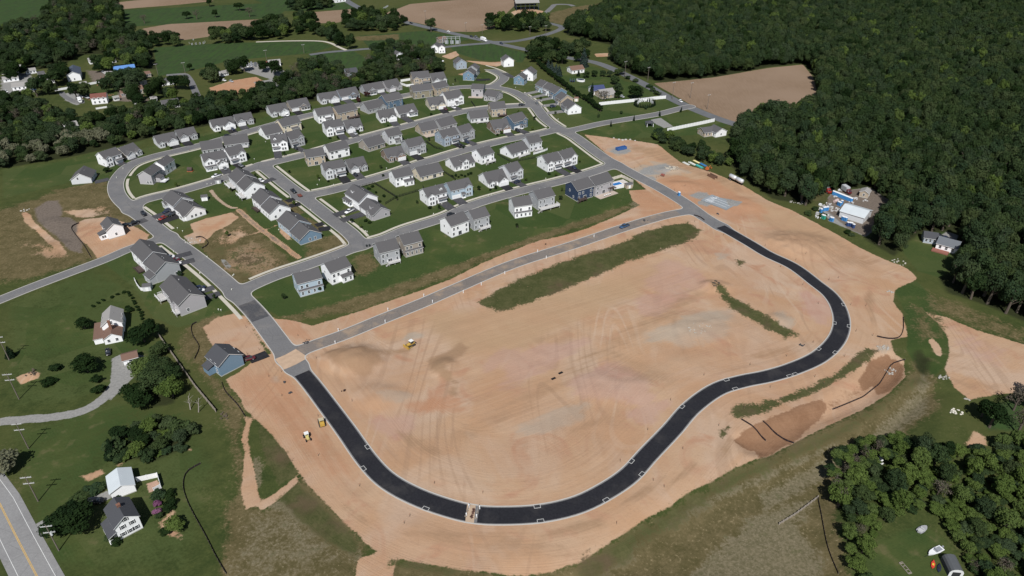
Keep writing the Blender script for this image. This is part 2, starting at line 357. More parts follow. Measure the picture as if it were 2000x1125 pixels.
area('dry', [(1060,30),(1120,14),(1190,4),(1180,28),(1110,50),(1070,42)], 5); area('dry', [(690,72),(780,66),(780,78),(700,80)], 3, .8)
area('dirt', [(408,172),(450,158),(500,150),(515,158),(490,178),(440,190),(415,186)], 3); area('red', [(408,172),(450,158),(500,150),(515,158),(490,178),(440,190),(415,186)], 4, .8)
area('gravel', [(460,126),(500,122),(540,128),(578,156),(560,170),(510,178),(495,160),(530,155),(480,140)], 3)
area('gravel', [(120,184),(150,178),(165,198),(150,206),(128,196)], 2); area('purple', [(165,135),(205,140),(240,150),(262,175),(300,200),(220,198),(235,170),(180,160)], 4, .8)
area('gravel', [(0,150),(60,140),(72,180),(0,186)], 4, .8)
# woods: dark soil and undergrowth beneath the crowns
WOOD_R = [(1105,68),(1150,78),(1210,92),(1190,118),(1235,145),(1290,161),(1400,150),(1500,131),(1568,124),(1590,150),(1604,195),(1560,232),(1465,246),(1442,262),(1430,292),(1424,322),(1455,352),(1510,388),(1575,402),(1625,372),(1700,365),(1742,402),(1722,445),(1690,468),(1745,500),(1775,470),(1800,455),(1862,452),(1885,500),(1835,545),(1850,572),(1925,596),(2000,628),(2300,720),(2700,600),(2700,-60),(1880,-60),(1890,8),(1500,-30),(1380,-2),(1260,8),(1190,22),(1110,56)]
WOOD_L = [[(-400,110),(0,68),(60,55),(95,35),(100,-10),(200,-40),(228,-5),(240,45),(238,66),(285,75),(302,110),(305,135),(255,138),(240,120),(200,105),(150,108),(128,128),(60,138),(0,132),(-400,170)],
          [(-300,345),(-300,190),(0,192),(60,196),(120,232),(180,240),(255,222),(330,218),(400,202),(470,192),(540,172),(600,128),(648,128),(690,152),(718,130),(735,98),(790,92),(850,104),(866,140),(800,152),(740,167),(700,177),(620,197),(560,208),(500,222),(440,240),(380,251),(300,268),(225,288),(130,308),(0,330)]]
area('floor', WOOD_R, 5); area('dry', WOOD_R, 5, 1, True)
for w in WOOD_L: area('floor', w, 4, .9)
# left: fallow lots, gravel pad, house lots
area('dry', [(0,410),(90,380),(210,360),(225,385),(255,415),(290,450),(290,470),(190,507),(60,545),(-80,560),(-80,430)], 8, .95); area('dark', [(20,430),(80,470),(130,510),(60,540),(10,500)], 6, .5); area('dirt', [(30,440),(90,480),(140,505),(80,520),(30,480)], 5, .42); area('dirt', [(425,485),(500,465),(568,516),(500,548),(432,530)], 7, .56); area('dirt', [(405,470),(470,440),(500,455),(440,490)], 5, .52); area('dirt', [(150,405),(215,400),(235,425),(180,425)], 4, .5)
area('dry', [(100,372),(210,352),(214,362),(120,385)], 3)
area('purple', [(68,408),(92,393),(112,392),(122,410),(118,425),(140,425),(152,440),(148,456),(160,472),(160,495),(135,488),(110,460),(88,448),(72,430)], 3)
area('dirt', [(42,412),(60,418),(70,440),(92,455),(115,475),(130,492),(125,500),(100,482),(70,452),(48,432)], 2); area('dark', [(60,455),(110,480),(135,498),(110,510),(70,490)], 4)
area('dirt', [(120,412),(190,408),(185,425),(150,425)], 3, .8); area('dirt', [(62,470),(112,486),(140,500),(110,508),(80,500)], 3, .6)
area('dirt', [(143,440),(165,428),(205,424),(255,438),(292,458),(286,468),(240,488),(191,504),(172,480),(150,462)], 1.5); area('red', [(143,440),(165,428),(255,438),(292,458),(240,488),(191,504)], 3, .35)
area('lawn', [(340,455),(480,405),(490,440),(600,520),(560,530),(460,560),(400,510)], 3, 1, True)
area('dry', [(376,440),(462,412),(500,450),(560,500),(572,520),(540,535),(462,556),(430,530),(392,480)], 3); area('weed', [(400,480),(500,470),(560,520),(470,550)], 6, .5)
area('dirt', [(372,438),(400,428),(452,415),(466,424),(450,438),(420,452),(405,468),(385,462),(376,450)], 1.6); area('red', [(385,445),(420,438),(445,425),(430,446),(395,458)], 3, .7)
area('dirt', [(358,462),(385,452),(405,460),(400,474),(372,478)], 1.4, .9); area('grey', [(355,460),(375,462),(395,474),(370,480)], 2, .9)
area('gravel', [(430,505),(440,507),(452,520),(445,526),(436,516)], 1.); area('dirt', [(470,478),(500,475),(520,490),(500,500),(478,494)], 3, .55)
strip('dirt', [(425,440),(455,460),(490,458),(540,440)], 1.4, 1.5, .55)
area('dry', [(560,410),(600,425),(640,445),(620,465),(590,450)], 3, .9); area('dry', [(498,392),(560,388),(600,415),(560,430)], 3, .7); area('dry', [(600,470),(670,455),(680,480),(640,505),(590,505)], 4, .8)
area('dirt', [(545,440),(560,452),(572,470),(560,468),(546,454)], 1.5, .9)
# the new plot below and its neighbours
area('dirt', [(395,640),(425,620),(455,612),(482,618),(500,650),(520,688),(470,705),(452,680),(430,690),(410,668)], 2, .9)
area('dry', [(360,640),(420,612),(430,640),(410,690),(425,735),(470,790),(440,800),(400,740),(350,680)], 5, .9)
# the great bare site
SITE = [(440,742),(470,725),(500,700),(530,690),(500,650),(480,612),(490,587),(512,606),(537,622),(562,624),(610,636),(680,615),(740,595),(800,575),(880,546),(940,515),(1000,490),(1050,471),(1100,460),(1150,445),(1200,424),(1250,400),(1236,392),(1228,372),(1262,370),(1225,338),(1190,305),(1140,262),(1135,262),(1200,270),(1250,276),(1285,282),(1330,318),(1395,338),(1455,364),(1500,392),(1540,408),(1580,428),(1630,455),(1680,484),(1720,504),(1772,524),(1792,545),(1748,566),(1744,590),(1762,612),(1770,640),(1772,658),(1738,664),(1745,688),(1768,704),(1768,735),(1740,762),(1690,792),(1620,826),(1560,854),(1500,885),(1478,892),(1430,912),(1392,935),(1340,960),(1308,986),(1260,1010),(1200,1050),(1130,1094),(1060,1114),(1000,1121),(900,1113),(830,1100),(772,1090),(742,1080),(722,1068),(680,1026),(640,986),(602,946),(580,921),(562,890),(530,850),(500,820),(480,800),(472,780)]
area('dirt', SITE, 1.6)
area('lawn', SITE, 2, 1, True); area('dry', SITE, 2, 1, True)
for p in ([(700,1090),(742,1078),(775,1090),(765,1140),(690,1140)], [(478,880),(470,860),(480,830),(475,812),(492,818),(484,850),(490,890),(510,985),(480,995),(472,960)], [(500,985),(540,962),(578,930),(586,938),(550,972),(510,998)]): area('dirt', p, 1.5)
area('dry', [(440,800),(475,800),(470,860),(480,980),(520,1000),(560,960),(590,930),(640,985),(720,1068),(700,1140),(430,1140),(440,1000),(470,960)], 5)
area('straw', [(480,1000),(540,985),(580,960),(640,1020),(700,1090),(680,1140),(440,1140),(450,1040)], 8, .5); area('straw', [(500,890),(520,930),(500,960),(486,930)], 4, .9)
area('weed', [(505,822),(530,850),(562,890),(582,924),(548,948),(520,905),(506,860)], 1.5); area('weed', [(540,975),(580,945),(640,1000),(700,1060),(700,1090),(640,1060),(580,1010)], 2, .9)
area('dark', [(560,985),(600,1000),(700,1080),(690,1110),(620,1060)], 3, .5); area('lawn', [(622,985),(650,1000),(715,1062),(712,1075),(670,1045),(630,1005)], 1.2)
area('lawn', [(585,938),(600,952),(640,990),(618,985),(590,958)], 1.2, .8)
area('dry', [(740,1095),(830,1104),(1000,1124),(1000,1200),(730,1200)], 3); area('weed', [(760,1092),(900,1116),(880,1124),(760,1104)], 2, .8)
area('dry', [(1000,1126),(1130,1098),(1260,1014),(1310,990),(1430,916),(1500,888),(1620,830),(1740,766),(1775,735),(1790,700),(1830,740),(1830,800),(1700,880),(1640,940),(1640,1000),(1660,1140),(1000,1200)], 4)
area('weed', [(1130,1098),(1260,1016),(1420,922),(1520,884),(1640,830),(1740,770),(1800,725),(1800,740),(1640,850),(1520,900),(1400,960),(1280,1040),(1150,1130)], 4, .8)
area('straw', [(1330,1140),(1400,1060),(1470,1000),(1560,960),(1600,960),(1560,1010),(1600,1060),(1610,1140)], 5); area('straw', [(1480,950),(1600,890),(1700,840),(1790,760),(1800,722),(1814,726),(1812,800),(1720,860),(1620,920),(1500,985)], 4, .9)
area('straw', [(1200,1075),(1290,1000),(1300,1010),(1220,1090)], 3, .7); area('straw', [(1150,1110),(1240,1060),(1250,1075),(1170,1130)], 4, .6)
area('lawn', [(1742,562),(1790,548),(1830,585),(1852,640),(1858,690),(1842,722),(1820,740),(1790,712),(1770,680),(1772,640),(1765,605)], 3, .9)
area('dry', [(1775,590),(1810,600),(1835,660),(1800,668),(1778,640)], 4, .6); area('weed', [(1790,575),(1840,620),(1850,680),(1835,650)], 4, .7); area('dry', [(1800,560),(1900,600),(2010,640),(2010,680),(1900,640),(1850,618),(1815,610)], 5, .6); area('floor', [(1778,682),(1800,680),(1822,705),(1815,735),(1790,722)], 3, .7)
area('dirt', [(1808,610),(1850,620),(1900,642),(2000,672),(2200,740),(2060,760),(1955,770),(1893,781),(1862,755),(1845,722),(1856,690),(1850,655),(1830,630)], 2); area('pink', [(1860,640),(1960,680),(1960,720),(1880,690)], 5, .6)
area('dirt', [(1812,664),(1822,660),(1838,680),(1838,696),(1830,694)], 1.5); area('crop', [(1900,790),(2010,760),(2010,850),(1920,850)], 5, .6); area('dirt', [(1880,866),(1905,842),(1925,850),(1930,870),(1900,880)], 2, .8)
area('dirt', [(1700,845),(1730,842),(1770,838),(1760,852),(1700,868)], 3, .6)
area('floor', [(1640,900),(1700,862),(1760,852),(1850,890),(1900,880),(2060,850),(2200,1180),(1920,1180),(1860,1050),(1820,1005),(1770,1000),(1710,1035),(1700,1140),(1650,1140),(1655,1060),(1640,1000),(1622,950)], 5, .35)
area('red', [(450,745),(500,720),(560,745),(600,800),(640,860),(700,930),(640,930),(560,850),(500,800)], 6, .75)
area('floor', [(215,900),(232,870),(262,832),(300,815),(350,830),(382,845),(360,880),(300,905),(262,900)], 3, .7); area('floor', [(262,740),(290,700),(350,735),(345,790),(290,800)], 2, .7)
for p in ([(520,990),(560,960),(640,1020),(720,1085),(700,1100),(620,1040)], [(1290,1010),(1400,950),(1520,900),(1640,850),(1640,862),(1530,915),(1410,965),(1300,1025)]): area('straw', p, 3, .8)
# colour patches in the earth
area('tan', [(825,612),(960,600),(1140,555),(1270,528),(1300,520),(1240,575),(1100,640),(1000,690),(900,690),(850,650)], 7)
area('tan', [(1480,390),(1545,412),(1630,458),(1660,490),(1560,470),(1480,430)], 6, .8); area('tan', [(1230,350),(1300,330),(1400,342),(1450,366),(1380,372),(1300,362)], 5, .5)
strip('dark', [(900,850),(1010,790),(1130,715),(1230,650),(1330,590),(1365,565)], 4.5, 3, .42); strip('dark', [(1180,690),(1230,715),(1300,745)], 6, 4, .45)
blob('dark', 695, 705, 55, 24, 5); blob('dark', 762, 688, 40, 8, -5, .6); area('dark', [(835,700),(870,690),(900,670),(918,680),(885,705),(872,725),(895,748),(870,745),(840,722)], 2.5); blob('dark', 885, 765, 12, 10, 0, .7); blob('dark', 915, 812, 22, 6, 10, .5)
for u, v, a, b, r in ((1200,752,80,40,8),(1290,590,55,22,-20),(1320,545,60,30,0),(1050,705,90,26,-25),(770,830,40,22,0),(1265,805,40,18,-25),(1600,600,40,24,30),(980,700,40,16,-25)): blob('pink', u, v, a, b, r, .95)
for u, v, a, b, r in ((1355,645,80,32,-12),(770,776,32,12,0),(1310,330,38,9,15),(1256,331,20,8,0),(1282,342,24,7,0),(1360,380,15,7,0),(1210,294,24,9,0),(805,655,16,7,0),(1530,628,20,18,40),(1290,342,26,8,0),(540,742,10,8,0),(1410,500,14,7,0),(1725,680,10,5,0),(1085,820,70,20,-20)): blob('grey', u, v, a, b, r, .9)
for u, v, a, b, r in ((1335,362,50,20,10),(1450,400,60,14,25),(1400,412,60,10,20),(560,780,60,30,50),(1290,400,30,14,20),(560,640,50,20,20),(860,790,60,16,0),(1300,380,30,10,30)): blob('red', u, v, a, b, r, .75)
for p in ([(1233,343),(1262,370),(1330,405),(1310,418),(1255,430),(1240,400),(1262,372)], [(490,590),(530,640),(580,680),(560,680),(500,620)], [(1000,485),(1150,440),(1250,420),(1300,412),(1150,458),(1010,505)]): area('red', p, 3, .7)
for u, v, a, b, r in ((720,910,60,14,40),(860,1050,70,14,8),(1130,1030,70,12,-12),(560,820,14,40,-35),(820,870,50,14,25),(1260,960,50,10,-30),(1000,1065,90,12,0),(640,880,20,30,-35),(790,960,40,10,30),(1050,1085,110,7,-3),(940,1045,60,6,4),(690,1000,50,8,38),(590,870,12,45,-38),(1330,930,50,7,-38),(1420,870,10,30,20),(1700,600,10,40,-10),(1500,690,60,8,-12),(1150,830,60,9,-20)): blob('dark', u, v, a, b, r, .6)
area('gravel', [(1405,386),(1450,397),(1440,405),(1418,402),(1395,398),(1365,400),(1362,394),(1385,388)], .8); area('gravel', [(1370,376),(1390,382),(1376,388),(1360,384)], 1.2, .8); area('gravel', [(1190,294),(1220,290),(1235,297),(1210,302)], 1.5, .8)
area('gravel', [(1270,226+8),(1290,230),(1315,247),(1297,250),(1282,243)], 1)
area('wet', [(1432,858),(1455,840),(1500,818),(1560,793),(1606,778),(1618,790),(1604,808),(1560,850),(1500,884),(1482,890),(1478,872),(1452,868)], 1.5); area('straw', [(1425,805),(1500,780),(1560,762),(1620,735),(1665,700),(1690,676),(1712,684),(1660,733),(1610,759),(1540,792),(1440,820)], 2, .8); area('wet', [(1678,740),(1700,700),(1735,690),(1768,708),(1764,735),(1742,760),(1715,762),(1708,745),(1690,755)], 1.5)
area('wet', [(1565,802),(1640,768),(1690,742),(1700,758),(1650,782),(1600,808)], 4, .5)
area('weed', [(1425,805),(1440,790),(1500,780),(1560,762),(1620,735),(1665,700),(1690,676),(1712,684),(1700,702),(1660,730),(1610,757),(1540,790),(1480,812),(1440,818)], 2, .85)
area('weed', [(1405,838),(1425,832),(1420,850),(1408,858)], 1.5, .8)
for p in ([(934,590),(960,574),(1012,545),(1062,525),(1130,500),(1200,480),(1252,455),(1300,440),(1345,433),(1368,450),(1350,470),(1290,490),(1230,510),(1160,540),(1100,565),(1040,590),(985,608),(955,605)], [(1392,556),(1408,560),(1432,580),(1480,608),(1530,638),(1558,651),(1532,660),(1480,630),(1430,602),(1402,576)], [(1435,505),(1450,510),(1445,520)]): area('weed', p, 3.2); area('dry', p, 2, .4)
area('dark', [(1385,556),(1405,556),(1412,566),(1390,568)], 1.5); area('lawn', [(1320,440),(1365,448),(1350,465),(1300,470)], 3, .5)
area('straw', [(1230,395),(1262,372),(1275,395),(1250,412),(1232,412)], 3, .7)
area('dry', [(545,620),(700,580),(850,530),(1000,476),(1130,430),(1220,402),(1250,398),(1180,430),(1000,488),(850,552),(700,608),(570,628)], 3, .8)
area('dry', [(690,500),(730,490),(745,520),(715,540),(690,535)], 4, .8)
for p, v in (([(1185,296),(1200,289),(1222,288),(1236,294),(1222,302),(1200,302)], .75), ([(1236,336),(1262,324),(1300,318),(1322,330),(1300,342),(1262,346)], .6), ([(1250,348),(1275,342),(1286,352),(1270,358)], .7), ([(1345,382),(1362,374),(1382,376),(1386,386),(1366,391)], .8), ([(1362,396),(1386,390),(1400,398),(1380,406)], .7)): area('gravel', p, 3, v)
for p, v in (([(1230,280),(1300,292),(1400,338),(1470,370),(1440,376),(1360,345),(1280,312),(1220,290)], .55), ([(1490,455),(1600,450),(1720,510),(1700,530),(1600,500),(1520,480)], .5)): area('dark', p, 6, v)
for p in ([(1300,345),(1400,352),(1475,400),(1460,425),(1390,420),(1340,400),(1310,372)], [(1225,340),(1262,372),(1322,404),(1300,412),(1240,396)]): area('red', p, 4, .8)
# storage yard, house clearing
area('gravel', [(1600,402),(1628,374),(1700,366),(1742,395),(1720,442),(1690,462),(1655,446),(1620,432)], 2); area('purple', [(1600,402),(1628,374),(1700,366),(1742,395),(1720,442),(1690,462),(1655,446)], 2, .8); area('weed', [(1585,385),(1620,375),(1615,400),(1595,405)], 2)
area('gravel', [(1835,460),(1850,452),(1872,460),(1868,470)], 2)
# gravel drives on the left
strip('gravel', [(-60,830),(40,820),(100,815),(160,803),(200,780),(225,750)], 2.0, .5); area('gravel', [(218,700),(235,692),(262,690),(285,697),(280,710),(262,735),(240,760),(212,785),(217,740)], 1.0)
area('dirt', [(28,735),(60,728),(80,730),(75,742),(40,752)], 1.5, .9); area('dirt', [(155,930),(200,915),(205,928),(170,942)], 2, .8); area('dirt', [(215,910),(245,900),(240,916)], 2, .7); area('dirt', [(350,880),(380,872),(375,884)], 1.5, .7); area('dirt', [(0,765),(20,770),(5,785)], 2, .5)
area('gravel', [(170,975),(212,958),(222,970),(190,985)], 1); area('gravel', [(68,1024),(104,1008),(105,1016),(72,1036)], .8); area('dirt', [(305,1020),(330,1000),(325,980),(345,1000),(360,1060),(340,1050),(310,1040)], 2, .7)
area('dirt', [(286,945),(308,938),(312,955),(290,962)], .8); area('pink', [(286,945),(308,938),(312,955),(290,962)], 2)
area('dirt', [(1105,366),(1106,366),(1106,367)], 1)
# gravel path between the rear gardens
strip('grey', [(412,372),(425,388),(448,404),(462,406)], 1.0, .5); strip('dirt', [(412,372),(425,388),(448,404),(462,406)], 1.0, .5, .9)
strip('dirt', [(466,410),(500,440),(540,470),(583,503)], 1.4, .4); strip('purple', [(466,410),(500,440),(540,470),(583,503)], 1.4, .6, .5)

SITE_SD = np.full((NY, NX), -30.); _s, _d = sd_poly(GX, GY, GP(SITE), 30); SITE_SD[_s] = np.maximum(_d, -30)
DNET = np.full((NY, NX), 15.)
for k in ROADS: np.minimum(DNET, d_line(GX, GY, NETL[k], 30.)-ROADS[k][0], out=DNET)
# direction of grading: along the kerb near the new road, across the plot in its middle
lin = (GX*math.sin(math.radians(28))*-1 + GY*math.cos(math.radians(28)))
i_loop = NETL['left']; lo = np.where((i_loop[:, 1] < G(1000, 420)[1]))[0]
DL = d_line(GX, GY, i_loop[lo], 34.); wgt = sstep(34, 14, DL)
ATT['flow'] = (DL*wgt+lin*(1-wgt)).astype(np.float32)

def vnoise(scale, seed):
    r = np.random.default_rng(seed); n = 256; T = r.random((n, n))
    x = GX/scale+1000; y = GY/scale+1000; i = np.floor(x).astype(int); j = np.floor(y).astype(int); fx = x-i; fy = y-j; fx = fx*fx*(3-2*fx); fy = fy*fy*(3-2*fy)
    a = T[j % n, i % n]; b = T[j % n, (i+1) % n]; c = T[(j+1) % n, i % n]; d = T[(j+1) % n, (i+1) % n]
    return a+(b-a)*fx+(c-a)*fy+(a-b-c+d)*fx*fy-.5
HT = (vnoise(9, 1)*.30+vnoise(22, 2)*.5+vnoise(4, 3)*.13)*sstep(0, 6, SITE_SD)+(vnoise(16, 4)*.25)*sstep(3, -3, SITE_SD)
def mound(u, v, r, h, sx=1., rot=0.):
    x0, y0 = G(u, v); c, s = math.cos(rot), math.sin(rot); X = GX-x0; Y = GY-y0
    q = np.sqrt(((X*c+Y*s)/(r*sx))**2+((-X*s+Y*c)/r)**2); HT[:] += h*sstep(1, .15, q)*(1+.5*vnoise(3, int(u)))
for a in ((690,702,11,2.6,1.4),(868,720,8,1.6,.8),(740,776,9,1.1,1.6),(1395,560,6,1.8,1.5),(1365,640,14,1.2,1.8),(1330,365,10,1.2,1.6),(1310,332,5,1.0,1.8),(1550,480,18,2.2,1.6),(1520,625,6,1.0),(1200,755,12,.9,1.8),(1450,400,12,.9,1.6),(1230,345,4,.6),(110,480,8,1.2),(95,440,12,1.4),(380,470,4,.7),(65,735,5,.8),(250,860,5,.9)): mound(*a)
HT *= sstep(.8, 6, DNET)
def basin(pts, depth, w):
    sl, D = sd_poly(GX, GY, GP(pts), w*2+4); HT[sl] -= depth*sstep(-w, w, D)
basin([(1440,855),(1500,835),(1600,795),(1680,742),(1705,700),(1740,692),(1766,708),(1762,735),(1735,760),(1690,790),(1620,820),(1560,850),(1500,882),(1460,878)], 2.2, 3)
basin([(1780,690),(1810,690),(1820,740),(1790,740)], 1.5, 4)
basin([(1000,1140),(1130,1110),(1280,1020),(1420,935),(1520,895),(1640,845),(1760,780),(1820,760),(1750,900),(1640,1000),(1650,1160)], 4.0, 9)
DFLAT = np.minimum(DNET, d_line(GX, GY, HWY, 30.)-5.5)
for k in FAR: np.minimum(DFLAT, d_line(GX, GY, FARL[k], 30.)-FAR[k][0], out=DFLAT)
HT *= sstep(.6, 5, DFLAT)
def hz(x, y):                                                    # ground height at a point
    i = int(np.clip(np.searchsorted(gx, x), 1, NX-1)); j = int(np.clip(np.searchsorted(gy, y), 1, NY-1))
    tx = (x-gx[i-1])/(gx[i]-gx[i-1]); ty = (y-gy[j-1])/(gy[j]-gy[j-1])
    return float(HT[j-1, i-1]*(1-tx)*(1-ty)+HT[j-1, i]*tx*(1-ty)+HT[j, i-1]*(1-tx)*ty+HT[j, i]*tx*ty)
FLATS = []                                                       # levelled house plots
def flatten(P, w=2.5):
    sl, D = sd_poly(GX, GY, np.asarray(P), w*2+3)
    if sl is not None: HT[sl] *= 1-sstep(-w, 0, D)

def build_ground():
    me = bpy.data.meshes.new('ground'); X, Y = np.broadcast_to(GX, (NY, NX)), np.broadcast_to(GY, (NY, NX))
    co = np.stack([X, Y, HT], -1).reshape(-1, 3).astype(np.float32); nf = (NY-1)*(NX-1)
    idx = np.arange(NY*NX, dtype=np.int32).reshape(NY, NX); q = np.stack([idx[:-1, :-1], idx[:-1, 1:], idx[1:, 1:], idx[1:, :-1]], -1).reshape(-1)
    me.vertices.add(NY*NX); me.vertices.foreach_set('co', co.ravel()); me.loops.add(nf*4); me.loops.foreach_set('vertex_index', q)
    me.polygons.add(nf); me.polygons.foreach_set('loop_start', np.arange(0, nf*4, 4, dtype=np.int32)); me.polygons.foreach_set('use_smooth', np.ones(nf, bool))
    for k, a in ATT.items():
        at = me.attributes.new(k, 'FLOAT', 'POINT'); at.data.foreach_set('value', np.ascontiguousarray(a, np.float32).ravel())
    me.update(); me.validate(); link('ground', me, ground_material(), None, 'structure')

# ---------------------------------------------------------------- streets, kerbs, pavements
rx = np.arange(-260, 170, .6); ry = np.arange(105, 600, .6)
RS = net_sdf(rx[None, :], ry[:, None])
RS[:, :1] = RS[:, -1:] = 9; RS[:1] = RS[-1:] = 9
iso_band('street', rx, ry, RS, -99, 0., .05, M_STREET)
iso_band('kerb', rx, ry, RS, 0., .34, .16, M_KERB, .25)
def net_at(x, y):
    i = int(round((x-rx[0])/.6)); j = int(round((y-ry[0])/.6))
    return RS[j, i] if 0 <= i < len(rx) and 0 <= j < len(ry) else 99.
def part_line(P, a, b):                                          # stretch of a line between two photo points
    A, B = np.array(G(*a)), np.array(G(*b)); i = np.argmin(np.hypot(*(P-A).T)); j = np.argmin(np.hypot(*(P-B).T))
    return P[min(i, j):max(i, j)+1]
def trimmed(P, a, b):
    return resample(np.vstack([G(*a), part_line(P, a, b)[1:-1] if np.hypot(*(part_line(P, a, b)[0]-np.array(G(*a)))) < np.hypot(*(part_line(P, a, b)[-1]-np.array(G(*a)))) else part_line(P, a, b)[::-1][1:-1], G(*b)]), 2.)
L0 = NETL['left']; nl = len(L0)
iA = np.argmin(np.hypot(*(L0[nl//2:]-np.array(G(922, 1004))).T))+nl//2
bare = lambda P: np.c_[P]
seg = lambda a, b: (lambda i, j: L0[min(i, j):max(i, j)+1])(np.argmin(np.hypot(*(L0-np.array(G(*a))).T)), np.argmin(np.hypot(*(L0-np.array(G(*b))).T)))
ribbon('road_surface', seg((1405,443), (930,1005)), -2.8, 2.8, .062, M_DARK)
ribbon('road_surface', seg((914,1002), (590,732)), -2.8, 2.8, .062, M_DARK)
ribbon('road_surface', seg((510,625), (478,590)), -3.5, 3.5, .062, asphalt('worn_asphalt', (.060,.060,.066), (.095,.095,.10), (.20,.18,.16), .6))
ribbon('road_surface', NETL['mid'][2:-3], -2.9, 2.9, .066, M_DUSTY)
ribbon('dirt_crossing', resample(GP([(921,985),(919,1003),(917,1022)]), 2), -1.25, 1.25, .075, plain('crossing_earth', (.40,.30,.215), .95, .1, 0, .2, .8))
ribbon('dirt_track', resample(GP([(545,712),(565,704),(590,690)]), 2), -4, 4, .07, plain('track_earth', (.42,.30,.21), .95, .1, 0, .25, .5))
def pavement(k, side, off, a, b, w=1.5):
    P = NETL[k] if k != 'left' else L0; P = part_line(P, a, b); T = np.gradient(P, axis=0); T /= np.hypot(*T.T)[:, None]; N = np.c_[-T[:, 1], T[:, 0]]*side
    Q = P+N*(ROADS[k][0]+off+w/2); keep = [net_at(*q) > off*.55 for q in Q]
    ribbon('pavement', Q, -w/2, w/2, .13, M_CONC, .2, keep=keep)
for a in (('left',-1,1.2,(336,449),(276,409)), ('left',-1,1.2,(270,412),(236,350)), ('left',-1,1.2,(232,345),(880,172)), ('left',1,1.6,(500,612),(318,480)), ('left',1,1.4,(1010,183),(1110,262)), ('left',-1,1.4,(989,176),(1200,322)),
          ('second',1,1.0,(275,393),(1020,207)), ('third',1,1.2,(610,379),(1085,253)), ('cross',1,1.5,(520,330),(700,470)), ('cross',-1,1.5,(520,330),(700,470)), ('fourth',1,1.2,(500,553),(1190,325)), ('court',1,1.2,(940,130),(985,150)), ('court',-1,1.2,(960,137),(958,168))): pavement(*a)
for k, m in (('country', M_COUNTRY), ('spur', M_COUNTRY), ('bend', M_COUNTRY), ('cul', M_STREET), ('farm', M_COUNTRY), ('track', M_CONC), ('lane', M_STREET), ('yard', M_STREET)):
    ribbon('country_road' if k == 'country' else 'lane', FARL[k], -FAR[k][0], FAR[k][0], .02+.003*list(FAR).index(k), m)
ribbon('highway', HWY, -5.2, 5.2, .05, M_HWY)
M_YEL = plain('yellow_line', (.60, .36, .06), .7, .3, 0, .25, .4); M_WHITE_L = plain('white_line', (.62, .62, .60), .7, .3, 0, .2, .4)
for o in (-.18, .10): ribbon('road_marking', HWY, o, o+.12, .058, M_YEL)
for o in (-3.5, 3.4): ribbon('road_marking', HWY, o, o+.12, .058, M_WHITE_L)
# ---------------------------------------------------------------- mesh builder for solid parts
class MB:
    def __init__(s): s.v, s.f, s.i = [], [], []
    def poly(s, pts, m=0):
        k = len(s.v); s.v += [tuple(p) for p in pts]; s.f.append(list(range(k, k+len(pts)))); s.i.append(m)
    def box(s, x0, x1, y0, y1, z0, z1, m=0, top=None, bottom=True):
        k = len(s.v); s.v += [(x0,y0,z0),(x1,y0,z0),(x1,y1,z0),(x0,y1,z0),(x0,y0,z1),(x1,y0,z1),(x1,y1,z1),(x0,y1,z1)]
        fs = [(0,1,5,4),(1,2,6,5),(2,3,7,6),(3,0,4,7),(4,5,6,7)]+([(3,2,1,0)] if bottom else [])
        for n, q in enumerate(fs): s.f.append([k+a for a in q]); s.i.append(top if (n == 4 and top is not None) else m)
    def prism(s, prof, a0, a1, axis, mats=None, m=0):            # closed profile (p,z) pushed along an axis; counter-clockwise seen from the far end
        n = len(prof); k = len(s.v)
        for a in (a0, a1):
            for p, z in prof: s.v.append((a, p, z) if axis == 'x' else (p, a, z))
        for j in range(n):
            q = (j+1) % n; s.f.append([k+j, k+q, k+n+q, k+n+j]); s.i.append(mats[j] if mats else m)
        s.f.append([k+j for j in range(n)][::-1]); s.i.append(m); s.f.append([k+n+j for j in range(n)]); s.i.append(m)
    def bar(s, a, b, r, m=0, n=6, r1=None):
        a, b = Vector(a), Vector(b); d = (b-a).normalized(); u = d.orthogonal().normalized(); w = d.cross(u); k = len(s.v); r1 = r if r1 is None else r1
        for p, rr in ((a, r), (b, r1)):
            for j in range(n): t = 2*math.pi*j/n; s.v.append(tuple(p+u*(rr*math.cos(t))+w*(rr*math.sin(t))))
        for j in range(n): q = (j+1) % n; s.f.append([k+j, k+q, k+n+q, k+n+j]); s.i.append(m)
        s.f.append([k+j for j in range(n)][::-1]); s.i.append(m); s.f.append([k+n+j for j in range(n)]); s.i.append(m)
    def loft(s, rings, m=0, cap=True, mats=None):
        n = len(rings[0]); k = len(s.v)
        for r in rings: s.v += [tuple(p) for p in r]
        for a in range(len(rings)-1):
            for j in range(n):
                q = (j+1) % n; s.f.append([k+a*n+j, k+a*n+q, k+(a+1)*n+q, k+(a+1)*n+j]); s.i.append(mats[a] if mats else m)
        if cap: s.f.append([k+j for j in range(n)][::-1]); s.i.append(m); s.f.append([k+(len(rings)-1)*n+j for j in range(n)]); s.i.append(m)
    def mesh(s, name, mats, smooth_=False):
        me = mesh_of(name, s.v, s.f, mats if isinstance(mats, (list, tuple)) else [mats], s.i, smooth_)
        bm = bmesh.new(); bm.from_mesh(me); bmesh.ops.recalc_face_normals(bm, faces=bm.faces); bm.to_mesh(me); bm.free(); return me
    def build(s, name, mats, parent=None, smooth_=False, kind=None): return link(name, s.mesh(name, mats, smooth_), None, parent, kind)
def thing(name, label, cat, x=0, y=0, z=0, rz=0, group=None):
    o = bpy.data.objects.new(name, None); col.objects.link(o); o.location = (x, y, z); o.rotation_euler = (0, 0, rz); o.empty_display_size = .5
    return tag(o, label, cat, group)
def dup(o, parent=None):
    c = o.copy(); col.objects.link(c); c.parent = parent
    for ch in list(o.children): dup(ch, c)
    return c

